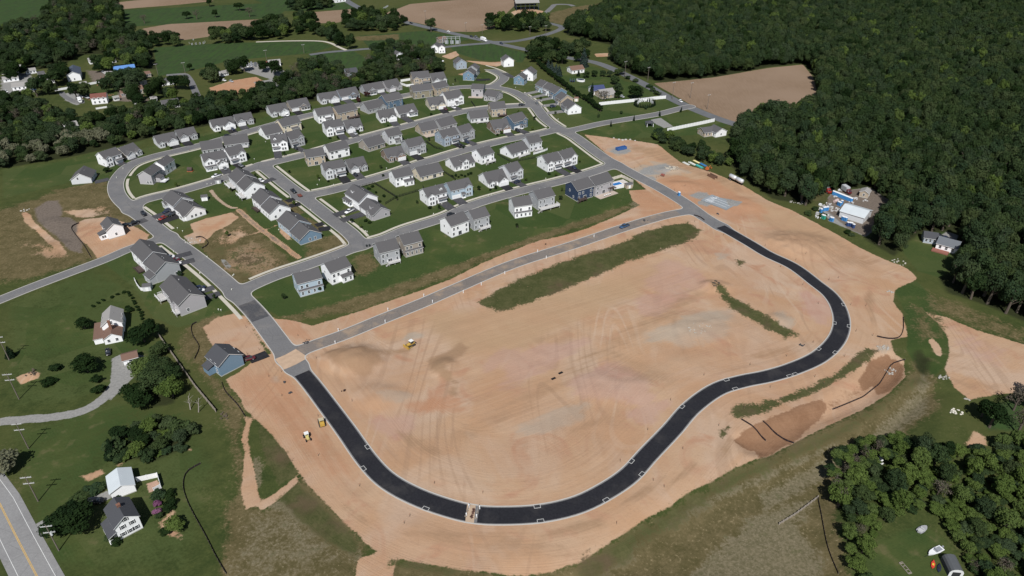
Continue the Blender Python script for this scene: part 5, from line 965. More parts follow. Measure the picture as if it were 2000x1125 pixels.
for i, (u, v, c, n_, l) in enumerate(((1352,320,(.62,.63,.58),5,'bundle of white pipes in the yard below the wood'),(1361,316,(.70,.60,.30),3,'bundle of yellow pipes nearest the wood'),(1366,326,(.06,.36,.34),7,'stack of teal pipes beside the white bundle'),(1373,322,(.04,.15,.33),4,'small stack of blue pipes behind the teal stack'),(1340,320,(.50,.50,.46),4,'bundle of grey pipes at the left of the pipe yard'))):
    t = at('pipe_bundle', l, 'pipes', u, v, 8, 4, 'pipe stacks in the yard')
    for k in range(n_): b = MB(); r = .22; b.bar((-2.6+.1*(k % 3), (k % 4)*.45-.7, .22+(k//4)*.42), (2.6, (k % 4)*.45-.7, .22+(k//4)*.42), r, n=10); b.build('pipe', [plain('pipe %d' % i, c, .5, .4)], t)
t = at('trench_box', 'rust coloured steel trench box lying in the yard', 'trench box', 1391, 347, 8, 4); b = MB(); [b.box(-3, 3, s*1-.08, s*1+.08, 0, 1.6) for s in (-1, 1)]; b.build('panel', [plain('rusty_steel', (.16,.09,.06), .8, .3, 0, .3)], t); b = MB(); [b.bar((x, -1, 1.3), (x, 1, 1.3), .09) for x in (-2.4, 2.4)]; b.build('strut', [plain('rusty_steel', (0,0,0))], t)
t = at('mini_excavator', 'orange mini excavator among the stacked pipes', 'excavator', 1381, 333, 6, -2); tracks(t, 2.2, .7, .35, .55); b = MB(); b.box(-1, .8, -.8, .8, .6, 1.2); b.box(-.9, .1, -.6, .5, 1.2, 2.3); b.build('body', [plain('orange', (.48,.13,.04))], t); b = MB(); b.bar((.7, 0, 1), (2.3, 0, 2.6), .13); b.bar((2.3, 0, 2.6), (3.4, 0, 1.1), .11); b.box(3.2, 3.7, -.3, .3, .5, 1.1); b.build('boom', [plain('orange', (0,0,0))], t)
t = at('generator_cart', 'small red generator cart near the rubble heap', 'cart', 1294, 344.5, 4, 1); b = MB(); b.box(-1, 1, -.6, .6, .5, 1.4); b.build('body', [plain('faded_red', (.26,.09,.07))], t); wheels(t, (-.3,), .62, .3)
t = at('foundation_slab', 'fresh grey house foundation with white boards on red earth', 'foundation', 1404, 396, 9, 3.5); b = MB(); b.box(-8, 8, -5, 5, -.3, .22); b.build('base', [plain('grey_stone_base', (.23,.25,.265), .9, .2, 0, .15, .6)], t)
b = MB(); [b.box(-7+random.random()*4, -5+random.random()*4, yy, yy+.18, .22, .30) for yy in np.arange(-4.4, 4.6, .8)]; [b.box(-6.5, 6.5, yy, yy+.12, .22, .28) for yy in (-2.6, 0, 2.4)]; b.build('white_board', [plain('foam_board', (.66,.68,.70))], t)
def toilet(c, top=(.72,.72,.72)):
    b = MB(); b.box(-.55, .55, -.55, .55, .05, 2.05, 0); b.box(-.6, .6, -.6, .6, -.05, .1, 0); w = b.mesh('cabin', [plain('toilet '+str(c), c, .45, .4)]); b = MB(); b.loft([[(-.58,-.58,2.05),(.58,-.58,2.05),(.58,.58,2.05),(-.58,.58,2.05)], [(-.45,-.45,2.3),(.45,-.45,2.3),(.45,.45,2.3),(-.45,.45,2.3)]]); b.bar((-.3, .3, 2.2), (-.3, .3, 2.6), .05); r = b.mesh('roof', [plain('toilet_roof', top, .5, .4)])
    b = MB(); b.box(-.38, .38, -.58, -.54, .12, 1.95); return w, r, b.mesh('door', [plain('toilet_door'+str(c), tuple(min(1, x*1.25) for x in c), .45, .4)])
TB, TG, TN = toilet((.045,.19,.42)), toilet((.03,.25,.18)), toilet((.03,.06,.16))  # third set: cabin blue darkened, shade put into the colour
def loo(u, v, ms, label, group=None, rz=.3):
    x, y = G(u, v); t = thing('portable_toilet', label, 'portable toilet', x, y, hz(x, y), rz, group)
    for n_, m in zip(('cabin', 'roof', 'door'), ms): link(n_, m, None, t)
loo(1326, 382, TB, 'blue portable toilet standing alone beside the street', None)
for i in range(16): loo(1627+i*2.35, 380+i*.92, TB, 'blue portable toilet in the long row with white roofs', 'long row of blue toilets', -.25)
for u, v in ((1637,400.5),(1640,402),(1643,398.5)): loo(u, v, TB, 'blue toilet in the cluster of three left of the warehouse', 'cluster of three toilets')
for u, v in ((1603,415),(1608,412),(1611,411.5),(1615,411)): loo(u, v, TB, 'blue toilet in the cluster at the left yard edge', 'left cluster of toilets')
for u, v in ((1645,429.5),(1648,430.5),(1651,431.5)): loo(u, v, TB, 'blue toilet in the trio below the warehouse wall', 'trio of toilets below the warehouse')
for u, v in ((1622,431),(1625,432)): loo(u, v, TB, 'blue toilet of the pair left of the trio', 'pair of toilets')
for u, v in ((1606,426.5),(1609,427.5)): loo(u, v, TG, 'green portable toilet at the lower yard edge', 'green toilets')
for u, v in ((1655,441),(1659,441.5),(1662,442),(1666,445)): loo(u, v, TN, 'blue toilet coloured darker for shade at the lower right yard', 'toilets coloured darker for shade')
t = at('water_tank', 'pink white horizontal tank on the yard gravel', 'tank', 1632, 395, 6, -3); b = MB(); b.bar((-1.6, 0, .9), (1.6, 0, .9), .8, n=14); b.build('tank', [plain('tank_pink', (.52,.40,.38))], t); b = MB(); [b.box(x-.1, x+.1, -.6, .6, 0, .4) for x in (-1, 1)]; b.build('cradle', [M_DARKTRIM], t)
for i, (u, v) in enumerate(((1602,401),(1618,405),(1624,407),(1620,409),(1596,419))):
    t = at('equipment_pallet', ['white tank pallet at the upper left of the toilet yard','grey pump pallet between toilet clusters','pale crate pallet beside the grey pump','low pallet of frames under the crate','heap of wheels and hoses at the left yard edge'][i], 'pallet', u, v, 3, 1); b = MB(); b.box(-.8, .8, -.6, .6, 0, .15); b.box(-.7, .7, -.5, .5, .15, .9+.1*i); b.build('load', [plain('pallet load %d' % i, ((.7,.7,.7),(.25,.27,.3),(.5,.5,.48),(.3,.28,.26),(.45,.45,.45))[i])], t)
# ---------------------------------------------------------------- fences
M_VINYL = plain('white_vinyl', (.76,.76,.76), .45, .4, 0, .05); M_BLACKF = plain('black_fence', (.013,.015,.013), .6, .3); M_SILT = plain('silt_fabric', (.028,.020,.022), .8, .2, 0, .3, 2); M_OLDWOOD = plain('weathered_boards', (.27,.235,.20), .9, .2, 0, .25, 2)
def fence(name, label, pts, h, m, step=2.4, kind='panel', post=.07, cat='fence', group=None, raw=False):
    P = resample(smooth(GP(pts), 4) if (len(pts) > 2 and kind == 'silt' and 'baffle' not in label) else GP(pts), step); x0, y0 = P[0]; t = thing(name, label, cat, x0, y0, 0, 0, group); pn = MB(); ps = MB(); z = [hz(*p) for p in P]
    for i in range(len(P)-1):
        a, b_ = P[i]-P[0], P[i+1]-P[0]; d = (b_-a)/np.hypot(*(b_-a)); nn = np.array((-d[1], d[0]))*.035
        def slab(z0, z1):
            k = len(pn.v)
            for q, zz in ((a, z[i]), (b_, z[i+1])):
                for s in (-1, 1):
                    for hh in (z0, z1): pn.v.append((q[0]+s*nn[0], q[1]+s*nn[1], zz+hh))
            for f in ((0,1,5,4),(2,6,7,3),(1,3,7,5),(0,4,6,2),(0,2,3,1),(4,5,7,6)): pn.f.append([k+j for j in f]); pn.i.append(0)
        if kind in ('panel', 'silt'): slab(-.1, h)
        else:
            for zz in (.25, h*.55, h*.92): slab(zz, zz+.09)
            for k_ in range(6): q = a+(b_-a)*(k_+.5)/6; pn.box(q[0]-.03, q[0]+.03, q[1]-.03, q[1]+.03, z[i], z[i]+h)
    for i, p in enumerate(P): q = p-P[0]; ps.box(q[0]-post, q[0]+post, q[1]-post, q[1]+post, z[i]-.2, z[i]+h+.12)
    if group != 'x': pn.build('panel', [m], t); ps.build('post_row', [m if kind != 'silt' else M_OLDWOOD], t)
    return t
W = lambda l, pts, h=1.8: fence('vinyl_fence', l, pts, h, M_VINYL, 2.4, 'panel', .09)
W('long white vinyl fence above the evergreen ring', [(1170,206),(1300,192.5)], 2.3); W('white vinyl fence right of the gazebo', [(1303,257),(1395,237.5)], 2.3); W('white fence round the villa garden under the treeline', [(783,160),(805,156.5)]); W('white fence closing the villa garden on the street side', [(782,165),(794,169.5),(808,168)])
W('white fence round the swimming pool garden', [(1200,369.5),(1218,366)]); fence('vinyl_fence', 'tan fence along the far side of the swimming pool garden', [(1236,364),(1236,357),(1214,346),(1194,352)], 1.8, plain('tan_vinyl', (.55,.50,.43)), 2.4, 'panel', .09); W('curved white fence in the lower left group garden', [(264,549),(269,560),(276,568),(284,569)], 1.6)
W('white fence at the back of the farmhouse patio', [(268,941),(309,932)], 1.9); W('white fence at the right of the farmhouse patio', [(309.5,932.5),(316,955),(302,961)], 1.8); W('white fence round the patio of the sixth row end', [(1042,302),(1062,296),(1069,293)], 1.2)
Bk = lambda l, pts: fence('metal_fence', l, pts, 1.4, M_BLACKF, 2.0, 'rail', .05)
Bk('black garden fence from the third street to the back lawns', [(696,369),(731,359),(774,386)]); Bk('black garden fence behind the white two storey house', [(774,386.5),(818,373.5)]); Bk('black fence closing the planted garden', [(773,387),(753,399)]); Bk('black fence right of the cream bungalow', [(865,336),(890.5,352)]); Bk('black fence round the white house of the sixth row', [(971,302),(998,317.5),(1045,309)]); Bk('black fence behind the fourth row lawns', [(831,277),(850,290),(864,293)]); Bk('black fence by the court junction garden', [(920,199),(928,210)]); Bk('black fence behind the white upper house', [(838,392),(826,366)])
S = lambda l, pts, h=.65: fence('silt_fence', l, pts, h, M_SILT, 1.8, 'silt', .03)
S('black silt fence round the new white house plot', [(155,436),(143,441),(140,448),(150,462),(164,480),(178,504)]); S('black silt fence round the rubble on the lot corner', [(383,465),(394,463),(404,470),(406,478),(394,486)]); S('black silt fence looping above the new blue house plot', [(384,630),(374,637),(376,655),(389,678),(380,702)]); S('black silt fence at the edge of the bare site by the swale', [(1764,620),(1764,646),(1755,660),(1735,662),(1713,657)])
S('dark baffle fence bent across the wet basin', [(1768,702),(1745,702),(1722,740),(1690,766),(1629,791)]); S('short dark baffle in the lower end of the basin', [(1448,820),(1475,836),(1498,852)]); S('straight dark baffle crossing the wet mud', [(1490,824),(1552,860)]); S('long black silt fence curving down the lower left meadow', [(392,906),(365,923),(358,950),(366,980),(382,1012),(402,1048),(422,1088),(442,1122)]); S('black silt fence below the new blue house', [(433,747),(440,765),(463,790),(479,815)]); S('black silt fence down the lower right slope', [(1603,955),(1612,1010),(1622,1060),(1641,1112)]); S('dark line of silt fence beside the dusty road mouth', [(1355,421),(1366,424),(1376,431)])
fence('board_fence', 'long weathered board fence between meadow and new plots', [(311,657),(345,705),(382,757),(422,805)], 1.6, M_OLDWOOD, 2.4, 'panel', .1); fence('board_fence', 'brushwood fence on the lower right slope', [(1527,1007),(1560,987),(1603,955)], .9, M_OLDWOOD, 1.6, 'panel', .12); fence('guard_rail', 'pale guard rail beside the far country road', [(742,22),(758,13)], 1.6, M_VINYL, 3, 'panel', .1)
# patio, pools, boats
t = at('swimming_pool', 'blue swimming pool with pale deck in the corner garden', 'pool', 1206, 359, 8, -2); b = MB(); b.box(-5, 6.5, -3.4, 3.4, -.3, .12, 0); b.build('deck', [plain('pool_deck', (.52,.48,.44))], t); b = MB(); b.box(-3.2, 2.4, -1.5, 1.5, .1, .15); b.build('water', [plain('pool_water', (.03,.16,.42), .1, .5)], t); b = MB(); [b.box(-3.5, 2.7, s*1.65-.15, s*1.65+.15, .12, .2) for s in (-1, 1)]; [b.box(q-.15, q+.15, -1.5, 1.5, .12, .2) for q in (-3.35, 2.55)]; b.build('coping', [M_TRIM], t)
for i in range(4):
    t = at('sun_lounger', 'white lounger on the patio beside the navy house', 'lounger', 1181+i*3.5, 384-i*1.2, 2, 5, 'white loungers on the patio', .2); b = MB(); b.box(-.9, .35, -.32, .32, .3, .38); b.prism([(.35, .3), (.95, .75), (.95, .83), (.35, .38)], -.32, .32, 'y', None, 0); b.build('seat', [M_VINYL], t); b = MB(); [b.box(x-.04, x+.04, s*.28-.04, s*.28+.04, 0, .3) for x in (-.8, .3) for s in (-1, 1)]; b.build('legs', [M_VINYL], t)
t = at('pergola', 'dark pergola over the patio beside the swimming pool', 'pergola', 1193, 374, 8, -2.5); b = MB(); [b.box(x-.08, x+.08, s*1.6-.08, s*1.6+.08, 0, 2.5) for x in (-2, 2) for s in (-1, 1)]; b.build('post', [M_DKWOOD], t); b = MB(); [b.box(-2.4, 2.4, yy-.05, yy+.05, 2.5, 2.65) for yy in np.arange(-1.9, 2, .4)]; b.build('rafters', [M_DKWOOD], t)
t = at('above_ground_pool', 'white rimmed pool in the garden behind the hedge', 'pool', 1134, 158.5, 6, 1); b = MB(); b.loft([[(math.cos(a)*3.6, math.sin(a)*2.4, z) for a in np.linspace(0, 2*math.pi, 21)[:-1]] for z in (-.1, 1.3)]); b.build('wall', [M_VINYL], t); b = MB(); b.poly([(math.cos(a)*3.1, math.sin(a)*2.0, 1.33) for a in np.linspace(0, 2*math.pi, 21)[:-1]]); b.build('water', [plain('pool_cover', (.02,.03,.045), .2, .5)], t)
t = at('trampoline', 'round trampoline left of the white rimmed pool', 'trampoline', 1118, 160); b = MB(); b.poly([(math.cos(a)*2, math.sin(a)*2, .9) for a in np.linspace(0, 2*math.pi, 17)[:-1]]); b.build('mat', [M_DARKTRIM], t); b = MB(); [b.bar((math.cos(a)*2.1, math.sin(a)*2.1, 0), (math.cos(a)*2.1, math.sin(a)*2.1, 2.4), .05) for a in np.linspace(0, 2*math.pi, 9)[:-1]]; b.build('frame', [plain('blue_pad', (.10,.18,.33))], t)
t = at('playhouse', 'dark playhouse with orange base on the back lawn', 'playhouse', 372, 334.5); b = MB(); b.box(-1.6, 1.6, -1.2, 1.2, 0, .35); b.build('base', [plain('orange_base', (.32,.10,.04))], t); b = MB(); b.box(-1.2, 1.2, -1, 1, .35, 1.5); roof_gable(b, -1.2, 1.2, -1, 1, 1.5, .9, 'x', .2, .1); b.build('cabin', [M_DKWOOD, M_DKWOOD], t)
def boat(label, u, v, du, dv, L, c, inner):
    t = at('motor_boat', label, 'boat', u, v, du, dv); b = MB(); R = [(-L/2, .85, .55), (-L*.1, .95, .55), (L*.25, .75, .6), (L*.42, .4, .68), (L/2, .05, .75)]
    b.loft([[(x, -w, z), (x, -w*.75, .12), (x, w*.75, .12), (x, w, z)] for x, w, z in R]); b.build('hull', [plain('hull '+label[:5], c, .35, .5)], t); b = MB(); b.box(-L*.42, L*.05, -.6, .6, .56, .62); b.box(-L*.12, -L*.02, -.5, .5, .6, 1.05); b.box(-L*.5-.35, -L*.5, -.2, .2, .3, 1.0); b.build('cockpit', [plain('boat inner '+label[:5], inner)], t)
    b = MB(); [b.bar((-L*.5, s*.5, .1), (L*.3, s*.3, .1), .05) for s in (-1, 1)]; b.bar((L*.3, 0, .1), (L*.75, 0, .15), .05); b.build('trailer', [M_DARKTRIM], t); wheels(t, (-L*.2,), .85, .28)
boat('white motor boat on its trailer on the lower right lawn', 1826, 1078, -8, 4, 5.2, (.72,.72,.72), (.25,.26,.28)); boat('small grey covered boat on a trailer higher up the lawn', 1801, 1035, 7, -5, 3.6, (.30,.30,.31), (.42,.42,.42))
for i, (u, v, c, l) in enumerate(((1822,1103,(.55,.05,.03),'red and yellow kayak lying beside the dark shed'),(1834,1110,(.02,.025,.05),'dark blue covered kayak nearest the dark shed'))):
    t = at('kayak', l, 'kayak', u, v, 1, -6); b = MB(); b.loft([[(x, -w, .3), (x, -w*.5, .05), (x, w*.5, .05), (x, w, .3), (x, 0, .42)] for x, w in ((-1.6, .05), (-.9, .42), (.4, .5), (1.6, .05))]); b.build('hull', [plain('kayak %d' % i, c, .4, .5)], t); b = MB(); b.box(-.5, .2, -.25, .25, .36, .44); b.build('seat', [plain('kayak seat %d' % i, ((.6,.45,.05),(.02,.02,.02))[i])], t)
t = at('timber_swing_frame', 'low timber frame lying on the lower right lawn', 'timber frame', 1768, 1110, 6, 7); b = MB(); [b.box(-1.8, 1.8, s*.5-.06, s*.5+.06, .1, .25) for s in (-1, 1)]; [b.box(x-.06, x+.06, -.5, .5, .1, .25) for x in (-1.8, -.6, .6, 1.8)]; b.build('rail', [M_OLDWOOD], t); b = MB(); [b.box(x-.1, x+.1, -.6, .6, -.1, .1) for x in (-1.5, 1.5)]; b.build('foot', [M_OLDWOOD], t)
# ---------------------------------------------------------------- poles, markers, drains
M_POLE = plain('pole_wood', (.16,.135,.115), .9, .2, 0, .2, 1.); M_ARM = plain('cross_arm', (.42,.42,.41), .8, .2)
def pole(label, u, v, h=11, az=0., arms=2, tr=False):
    x, y = G(u, v); t = thing('utility_pole', label, 'utility pole', x, y, hz(x, y), az, 'utility poles'); b = MB(); b.bar((0, 0, -.5), (0, 0, h), .19, n=8, r1=.12); b.build('shaft', [M_POLE], t)
    for k in range(arms):
        b = MB(); z = h-.5-k*2.4; b.box(-1.5, 1.5, -.09, .09, z-.1, z+.1); [b.bar((q, 0, z+.1), (q, 0, z+.4), .06) for q in (-1.4, -.7, .7, 1.4)]; b.build('cross_arm', [M_ARM], t)
    if tr: b = MB(); b.bar((.35, 0, h-4), (.35, 0, h-2.8), .3, n=10); b.build('transformer', [plain('grey_can', (.55,.56,.56))], t)
pole('double armed utility pole beside the spoil patch in the left meadow', 37.5, 780, 11.5, .15); pole('double armed utility pole right of the highway, upper one', 74.7, 979.3, 10.5, .15); pole('utility pole with grey transformer nearest the bottom left corner', 115.2, 1075.6, 10.5, .15, 2, True); pole('double armed utility pole at the left edge of the meadow', 18, 703, 11, .15); pole('utility pole below the curved gravel drive', 56, 876, 11, .15)
for i, (u, v, h) in enumerate(((1220,151,13),(1265,158,11),(1313,194,13),(1348,192,12),(1381,214,11),(1066,68,9),(1035,70,9),(362,143,9),(309,146,9),(831,38,9),(910,62,9),(942,66,9),(521,118,9),(594,104,8))): pole(['grey armed pole at the wood edge beside the country road','armed pole in shade under the wood edge','tall pole at the left corner of the ploughed field','pole standing inside the ploughed field','pole by the country road at the street mouth','pole right on the far side road bend','pole left on the far side road bend','pole at the curve of the left lane','pole at the edge of the left crop field','pole in front of the pink ploughed field, left','pole in front of the pink ploughed field, middle','pole in front of the pink ploughed field, right','pole beside the junk yard parking','pole beside the pale farm track'][i], u, v, h, .6, 1)
def many(pts, name, label, cat, group, me, part, parts2=None, rz=None, dz=0.):
    for u, v in pts:
        x, y = G(u, v); o = link(name, me, None); o.location = (x, y, hz(x, y)+dz); o.rotation_euler = (0, 0, random.random()*6 if rz is None else rz); tag(o, label, cat, group)
b = MB(); b.bar((0, 0, -.2), (0, 0, 1.1), .16, 0, 10); b.bar((0, 0, 1.1), (0, 0, 1.25), .2, 0, 10); MK = b.mesh('marker', [plain('marker_white', (.75,.75,.75))])
many([(661,646.5),(758,606.5),(828,579),(655,671),(752.5,630),(845,591),(1050,492.5),(1067,504.5),(1160,463),(940,557),(905,572),(986,535)], 'marker_post', 'white marker post at the edge of the dusty middle road', 'marker post', 'white posts along the middle road', MK, None)
many([(916,991),(911,1008),(937,994),(931,1011)], 'traffic_drum', 'white traffic drum closing the gap in the new road', 'traffic drum', 'drums at the road gap', MK, None)
for i, (a, c) in enumerate((((917,986),(909,1012)), ((936,988),(929,1016)))):
    A, B = np.array(G(*a)), np.array(G(*c)); t = thing('barrier', ('left' if i == 0 else 'right')+' brown plank barrier of the road gap', 'barrier', *A, .08, math.atan2(*(B-A)[::-1])); L = float(np.hypot(*(B-A))); b = MB(); b.box(0, L, -.08, .08, .45, .75); b.build('plank', [M_OLDWOOD], t); b = MB(); [b.box(q-.06, q+.06, -.3, .3, 0, .5) for q in (.4, L/2, L-.4)]; b.build('foot', [M_OLDWOOD], t)
b = MB(); [b.box(-.5+i*.26, -.3+i*.26, -.35, .35, 0, .12) for i in range(4)]; b.box(-.5, .5, -.3, -.2, .12, .2); TM = b.mesh('timber', [plain('brown_timber', (.12,.065,.05), .9, .2, 0, .3)]); many([(925.5,995.5),(925,998),(923.5,1002),(921.5,1008),(921,1010.5)], 'timber_mat', 'brown timber mat lying in the earth gap of the road', 'timber mat', 'timber mats in the road gap', TM, None, dz=.07)
b = MB(); [b.box(-1.1, 1.1, s*.75-.09, s*.75+.09, 0, .14, 0) for s in (-1, 1)]; [b.box(s*1.1-.09, s*1.1+.09, -.75, .75, 0, .14, 0) for s in (-1, 1)]; b.box(-1., 1., -.66, .66, .02, .09, 1); IN = b.mesh('inlet', [plain('inlet_concrete', (.42,.415,.40)), plain('iron_grate', (.03,.03,.033))])
for (u, v) in ((719,872),(711,912),(828,993),(1056,989),(1064,1016.5),(1183,981),(1257,931),(1236,905),(1333,795),(1423,747),(1440,762),(1558,731),(1606,683),(1633,693),(1628,630),(1657,634),(1642,594),(1537,735)):
    x, y = G(u, v); k = np.argmin(np.hypot(*(L0-np.array((x, y))).T)); d = L0[min(k+1, len(L0)-1)]-L0[k-1]; sd = np.array((-d[1], d[0]))/np.hypot(*d); s = 1 if np.dot(np.array((x, y))-L0[k], sd) > 0 else -1; p = L0[k]+sd*s*2.65
    o = link('storm_inlet', IN, None); o.location = (*p, .06); o.scale = (.85, .8, .6); o.rotation_euler = (0, 0, math.atan2(d[1], d[0])); tag(o, 'concrete framed storm inlet at the kerb of the new black road', 'storm inlet', 'storm inlets of the new road')
b = MB(); b.box(-.03, .03, -.03, .03, -.1, 1.3); b.box(-.035, .035, -.035, .035, 1.05, 1.3, 1); SK = b.mesh('stake', [plain('stake_wood', (.13,.10,.075)), plain('stake_tape', (.35,.10,.06))])
pts = []
for i in range(0, len(L0), 7):
    if lo[0] <= i <= lo[-1]:
        d = L0[min(i+1, len(L0)-1)]-L0[i-1]; nn = np.array((-d[1], d[0]))/np.hypot(*d)
        for off in (-6.5, 6.2, 11): 
            if random.random() < .62: pts.append(L0[i]+nn*(off+random.uniform(-1.5, 1.5))*(1))
for p in pts: o = link('survey_stake', SK, None); o.location = (*p, hz(*p)); o.scale = (1.6, 1.6, 1); tag(o, 'thin wooden survey stake in bare earth beside the black road', 'survey stake', 'survey stakes along the new road')
b = MB(); b.box(-.9, .9, -.45, .45, 0, .12); PL = b.mesh('plate', [plain('black_plate', (.012,.01,.01))]); many([(1081,739)], 'steel_plate', 'left black steel plate on the bare pad', 'steel plate', None, PL, None, rz=.6); many([(1095,728)], 'steel_plate', 'right black steel plate on the bare pad', 'steel plate', None, PL, None, rz=.6)
def junk(u, v, name, label, cat, c, n=7, r=.8):
    t = at(name, label, cat, u, v); b = MB()
    for i in range(n): a = random.random()*6.3; q = random.random()*r; s = random.uniform(.12, .4); b.box(math.cos(a)*q-s, math.cos(a)*q+s, math.sin(a)*q-s*.6, math.sin(a)*q+s*.6, -.05, random.uniform(.15, .6))
    b.build(name+'_bits', [plain(name+' bits', c, .9, .2, 0, .3)], t)
junk(672, 764, 'manhole_pit', 'open dark manhole pit left of the swirl tracks', 'manhole', (.05,.03,.025)); junk(568, 767, 'scrap_heap', 'small dark scrap heap outside the kerb', 'scrap heap', (.06,.06,.065)); junk(556, 748, 'scrap_heap', 'tiny scrap heap beside the grey stone patch', 'scrap heap', (.07,.06,.06), 4, .4); junk(1568, 675, 'scrap_heap', 'dark scrap heap with boards right of the weed strip', 'scrap heap', (.08,.06,.05), 9, 1.2)
junk(600, 667, 'scrap_heap', 'scattered rods near the street corner', 'scrap heap', (.12,.09,.08), 9, 1.8); junk(1258, 432, 'scrap_heap', 'dark pipe scraps beside the dusty middle road', 'scrap heap', (.04,.035,.04), 10, 2); junk(1066, 477, 'manhole_pit', 'rusty valve box in the bare strip above the middle road', 'valve box', (.10,.05,.035), 4, .4); junk(1402, 418, 'scrap_heap', 'black tyre heap below the new foundation', 'scrap heap', (.03,.03,.03), 7, .8); junk(1395, 560, 'debris_heap', 'dark debris heap at the head of the weed strip', 'debris heap', (.10,.08,.06), 16, 2.5); junk(440, 812, 'debris_heap', 'pink brush heap at the end of the board fence', 'debris heap', (.22,.15,.12), 14, 2.4); junk(65, 733, 'debris_heap', 'brush heap on the spoil patch in the meadow', 'debris heap', (.17,.11,.09), 14, 2.2)
def rocks(u, v, label, n=14, r=3., c=(.33,.31,.28), s0=.30):
    r *= .75
    t = at('stone_apron', label, 'stone apron', u, v); b = MB()
    for i in range(n):
        a = random.random()*6.3; q = r*math.sqrt(random.random()); s = random.uniform(.5, 1.)*s0*1.6; cx, cy = math.cos(a)*q*1.4, math.sin(a)*q; k = 6
        b.loft([[(cx+math.cos(2*math.pi*j/k+i)*s*f, cy+math.sin(2*math.pi*j/k+i)*s*f*.8, z) for j in range(k)] for f, z in ((.9, -.1), (1, s*.35), (.55, s*.7))])
    b.build('stone', [plain('stone %.2f' % c[0], c, .9, .2, 0, .15, 1.5)], t)
rocks(1748, 716, 'white stone apron in the deep end of the basin', 26, 3); rocks(1724, 680, 'pale stone outlet at the top of the basin', 20, 2.2); rocks(1842, 736, 'pale stone apron left of the right hand pad', 16, 2.2); rocks(1868, 805, 'pale stone apron below the right hand pad', 18, 2.2, (.55,.52,.45)); rocks(1888, 780, 'pale concrete outlet at the corner of the right hand pad', 8, 1.2); rocks(375, 470, 'grey rubble heap on the street corner lot', 30, 4, (.40,.38,.36), .25); rocks(1312, 332, 'pale rubble heap near the red generator cart', 40, 4, (.44,.40,.33), .3); rocks(1365, 645, 'grey rubble patch on the pad', 30, 5, (.36,.34,.30), .22); rocks(50, 411, 'white rubble at the head of the purple gravel', 10, 2.4, (.48,.46,.43)); rocks(1738, 570, 'white stones where the swale meets the site', 8, 1.5); rocks(1755, 512, 'pale stones along the clearing lawn edge', 16, 4, (.42,.39,.34)); rocks(1720, 885, 'white stone pile in the lower right thicket', 30, 2.6, (.60,.60,.60), .5); rocks(1548, 394, 'pale stones at the yard track', 10, 2); rocks(1566, 397, 'pale stones left of the toilet yard', 12, 2.4)
for i, (u, v) in enumerate(((1199,270),(1209,273),(1222,273.5),(1231,273),(1240,275),(1216,274.5))): rocks(u, v, 'pale boulder at the edge of the lawn above the site', 1, .1, (.40,.37,.32), .75)
_r = [o for o in col.objects if o.get('label') == 'pale boulder at the edge of the lawn above the site']
for o in _r: o.name = 'boulder'; o['category'] = 'boulder'; o['group'] = 'boulders at the lawn edge'
b = MB(); b.loft([[(-.3,-.3,0),(.3,-.3,0),(.3,.3,0),(-.3,.3,0)], [(-.36,-.36,.95),(.36,-.36,.95),(.36,.36,.95),(-.36,.36,.95)]]); b.box(-.38, .38, -.4, .38, .95, 1.05); BN = b.mesh('bin', [plain('bin_plastic', (.03,.035,.035))]); many([(716.5,482),(722,481.3),(899,423),(901.5,422.3)], 'wheelie_bin', 'dark wheelie bin at the kerb of the fourth street', 'bin', 'bins on the fourth street', BN, None)
b = MB(); b.bar((0, 0, 0), (0, 0, .5), .1); b.box(-.2, .2, -.2, .2, .45, .75); UB = b.mesh('box', [plain('utility_cream', (.66,.66,.58))])
many([(228,348),(241,330),(413,360),(405,361),(340,493),(391,535),(453,567),(427,606),(432,607),(347,447),(357,453),(624,353),(649,364),(652,362),(755,330),(786,272),(668,300),(712,283),(832,277),(861,300),(863,400),(847,419),(960,381),(954,383),(1066,350),(1159,327),(616,449),(617,460),(714,453),(717,454),(545,450),(607,411),(885,165.5),(1007,172),(1058,199),(1064,207),(1090,234),(455,283),(519,278),(497,312),(620,362),(405,503),(455,540),(457,538)], 'utility_box', 'small cream utility pedestal on a street verge', 'utility box', 'utility pedestals along the verges', UB, None)

# clutter of the scrap yard and the trailer homes on the left
for i, (u, v) in enumerate(((196,165),(206,150),(214,146),(222,160),(232,176),(240,186),(248,180),(266,196),(274,190),(186,188),(178,194),(156,192),(214,186),(252,168),(228,190),(296,172),(262,160),(244,158))):
    junk(u, v, 'scrap_pile', 'pile of mixed scrap in the left hand yard', 'scrap pile', ((.30,.13,.09),(.30,.30,.29),(.12,.12,.13),(.45,.44,.42),(.16,.10,.08))[i % 5], 12, 3.4)
for o in col.objects:
    if o.get('category') == 'scrap pile': o['group'] = 'scrap piles of the left hand yard'
for i, (u, v, c, k) in enumerate(((206,144,'white','pickup'),(212,143,'silver','car'),(218,144,'white','suv'),(202,142,'grey','car'),(160,190,'white','car'),(170,192,'silver','pickup'),(303,158,'white','car'),(66,176,'blue','pickup'),(12,180,'white','car'),(30,186,'navy','car'),(46,186,'blue','car'),(250,150,'grey','suv'),(438,158,'white','car'),(452,160,'silver','car'))):
    vehicle(u, v, 5, 1.5, k, c, ['white pickup outside the blue roofed shed','silver car between pickup and suv at the blue roofed shed','white suv nearest the blue roofed shed','grey car leftmost outside the blue roofed shed','white car on the scrap yard loop','silver pickup on the scrap yard loop','white car beside the pale bungalow','blue pickup right of the open fronted garage','white car at the left edge by the garage','navy car before the open fronted garage','blue car before the open fronted garage','grey suv right of the blue roofed shed','white car among the bushes by the red earth bank','silver car on the track by the red earth bank'][i], .05)
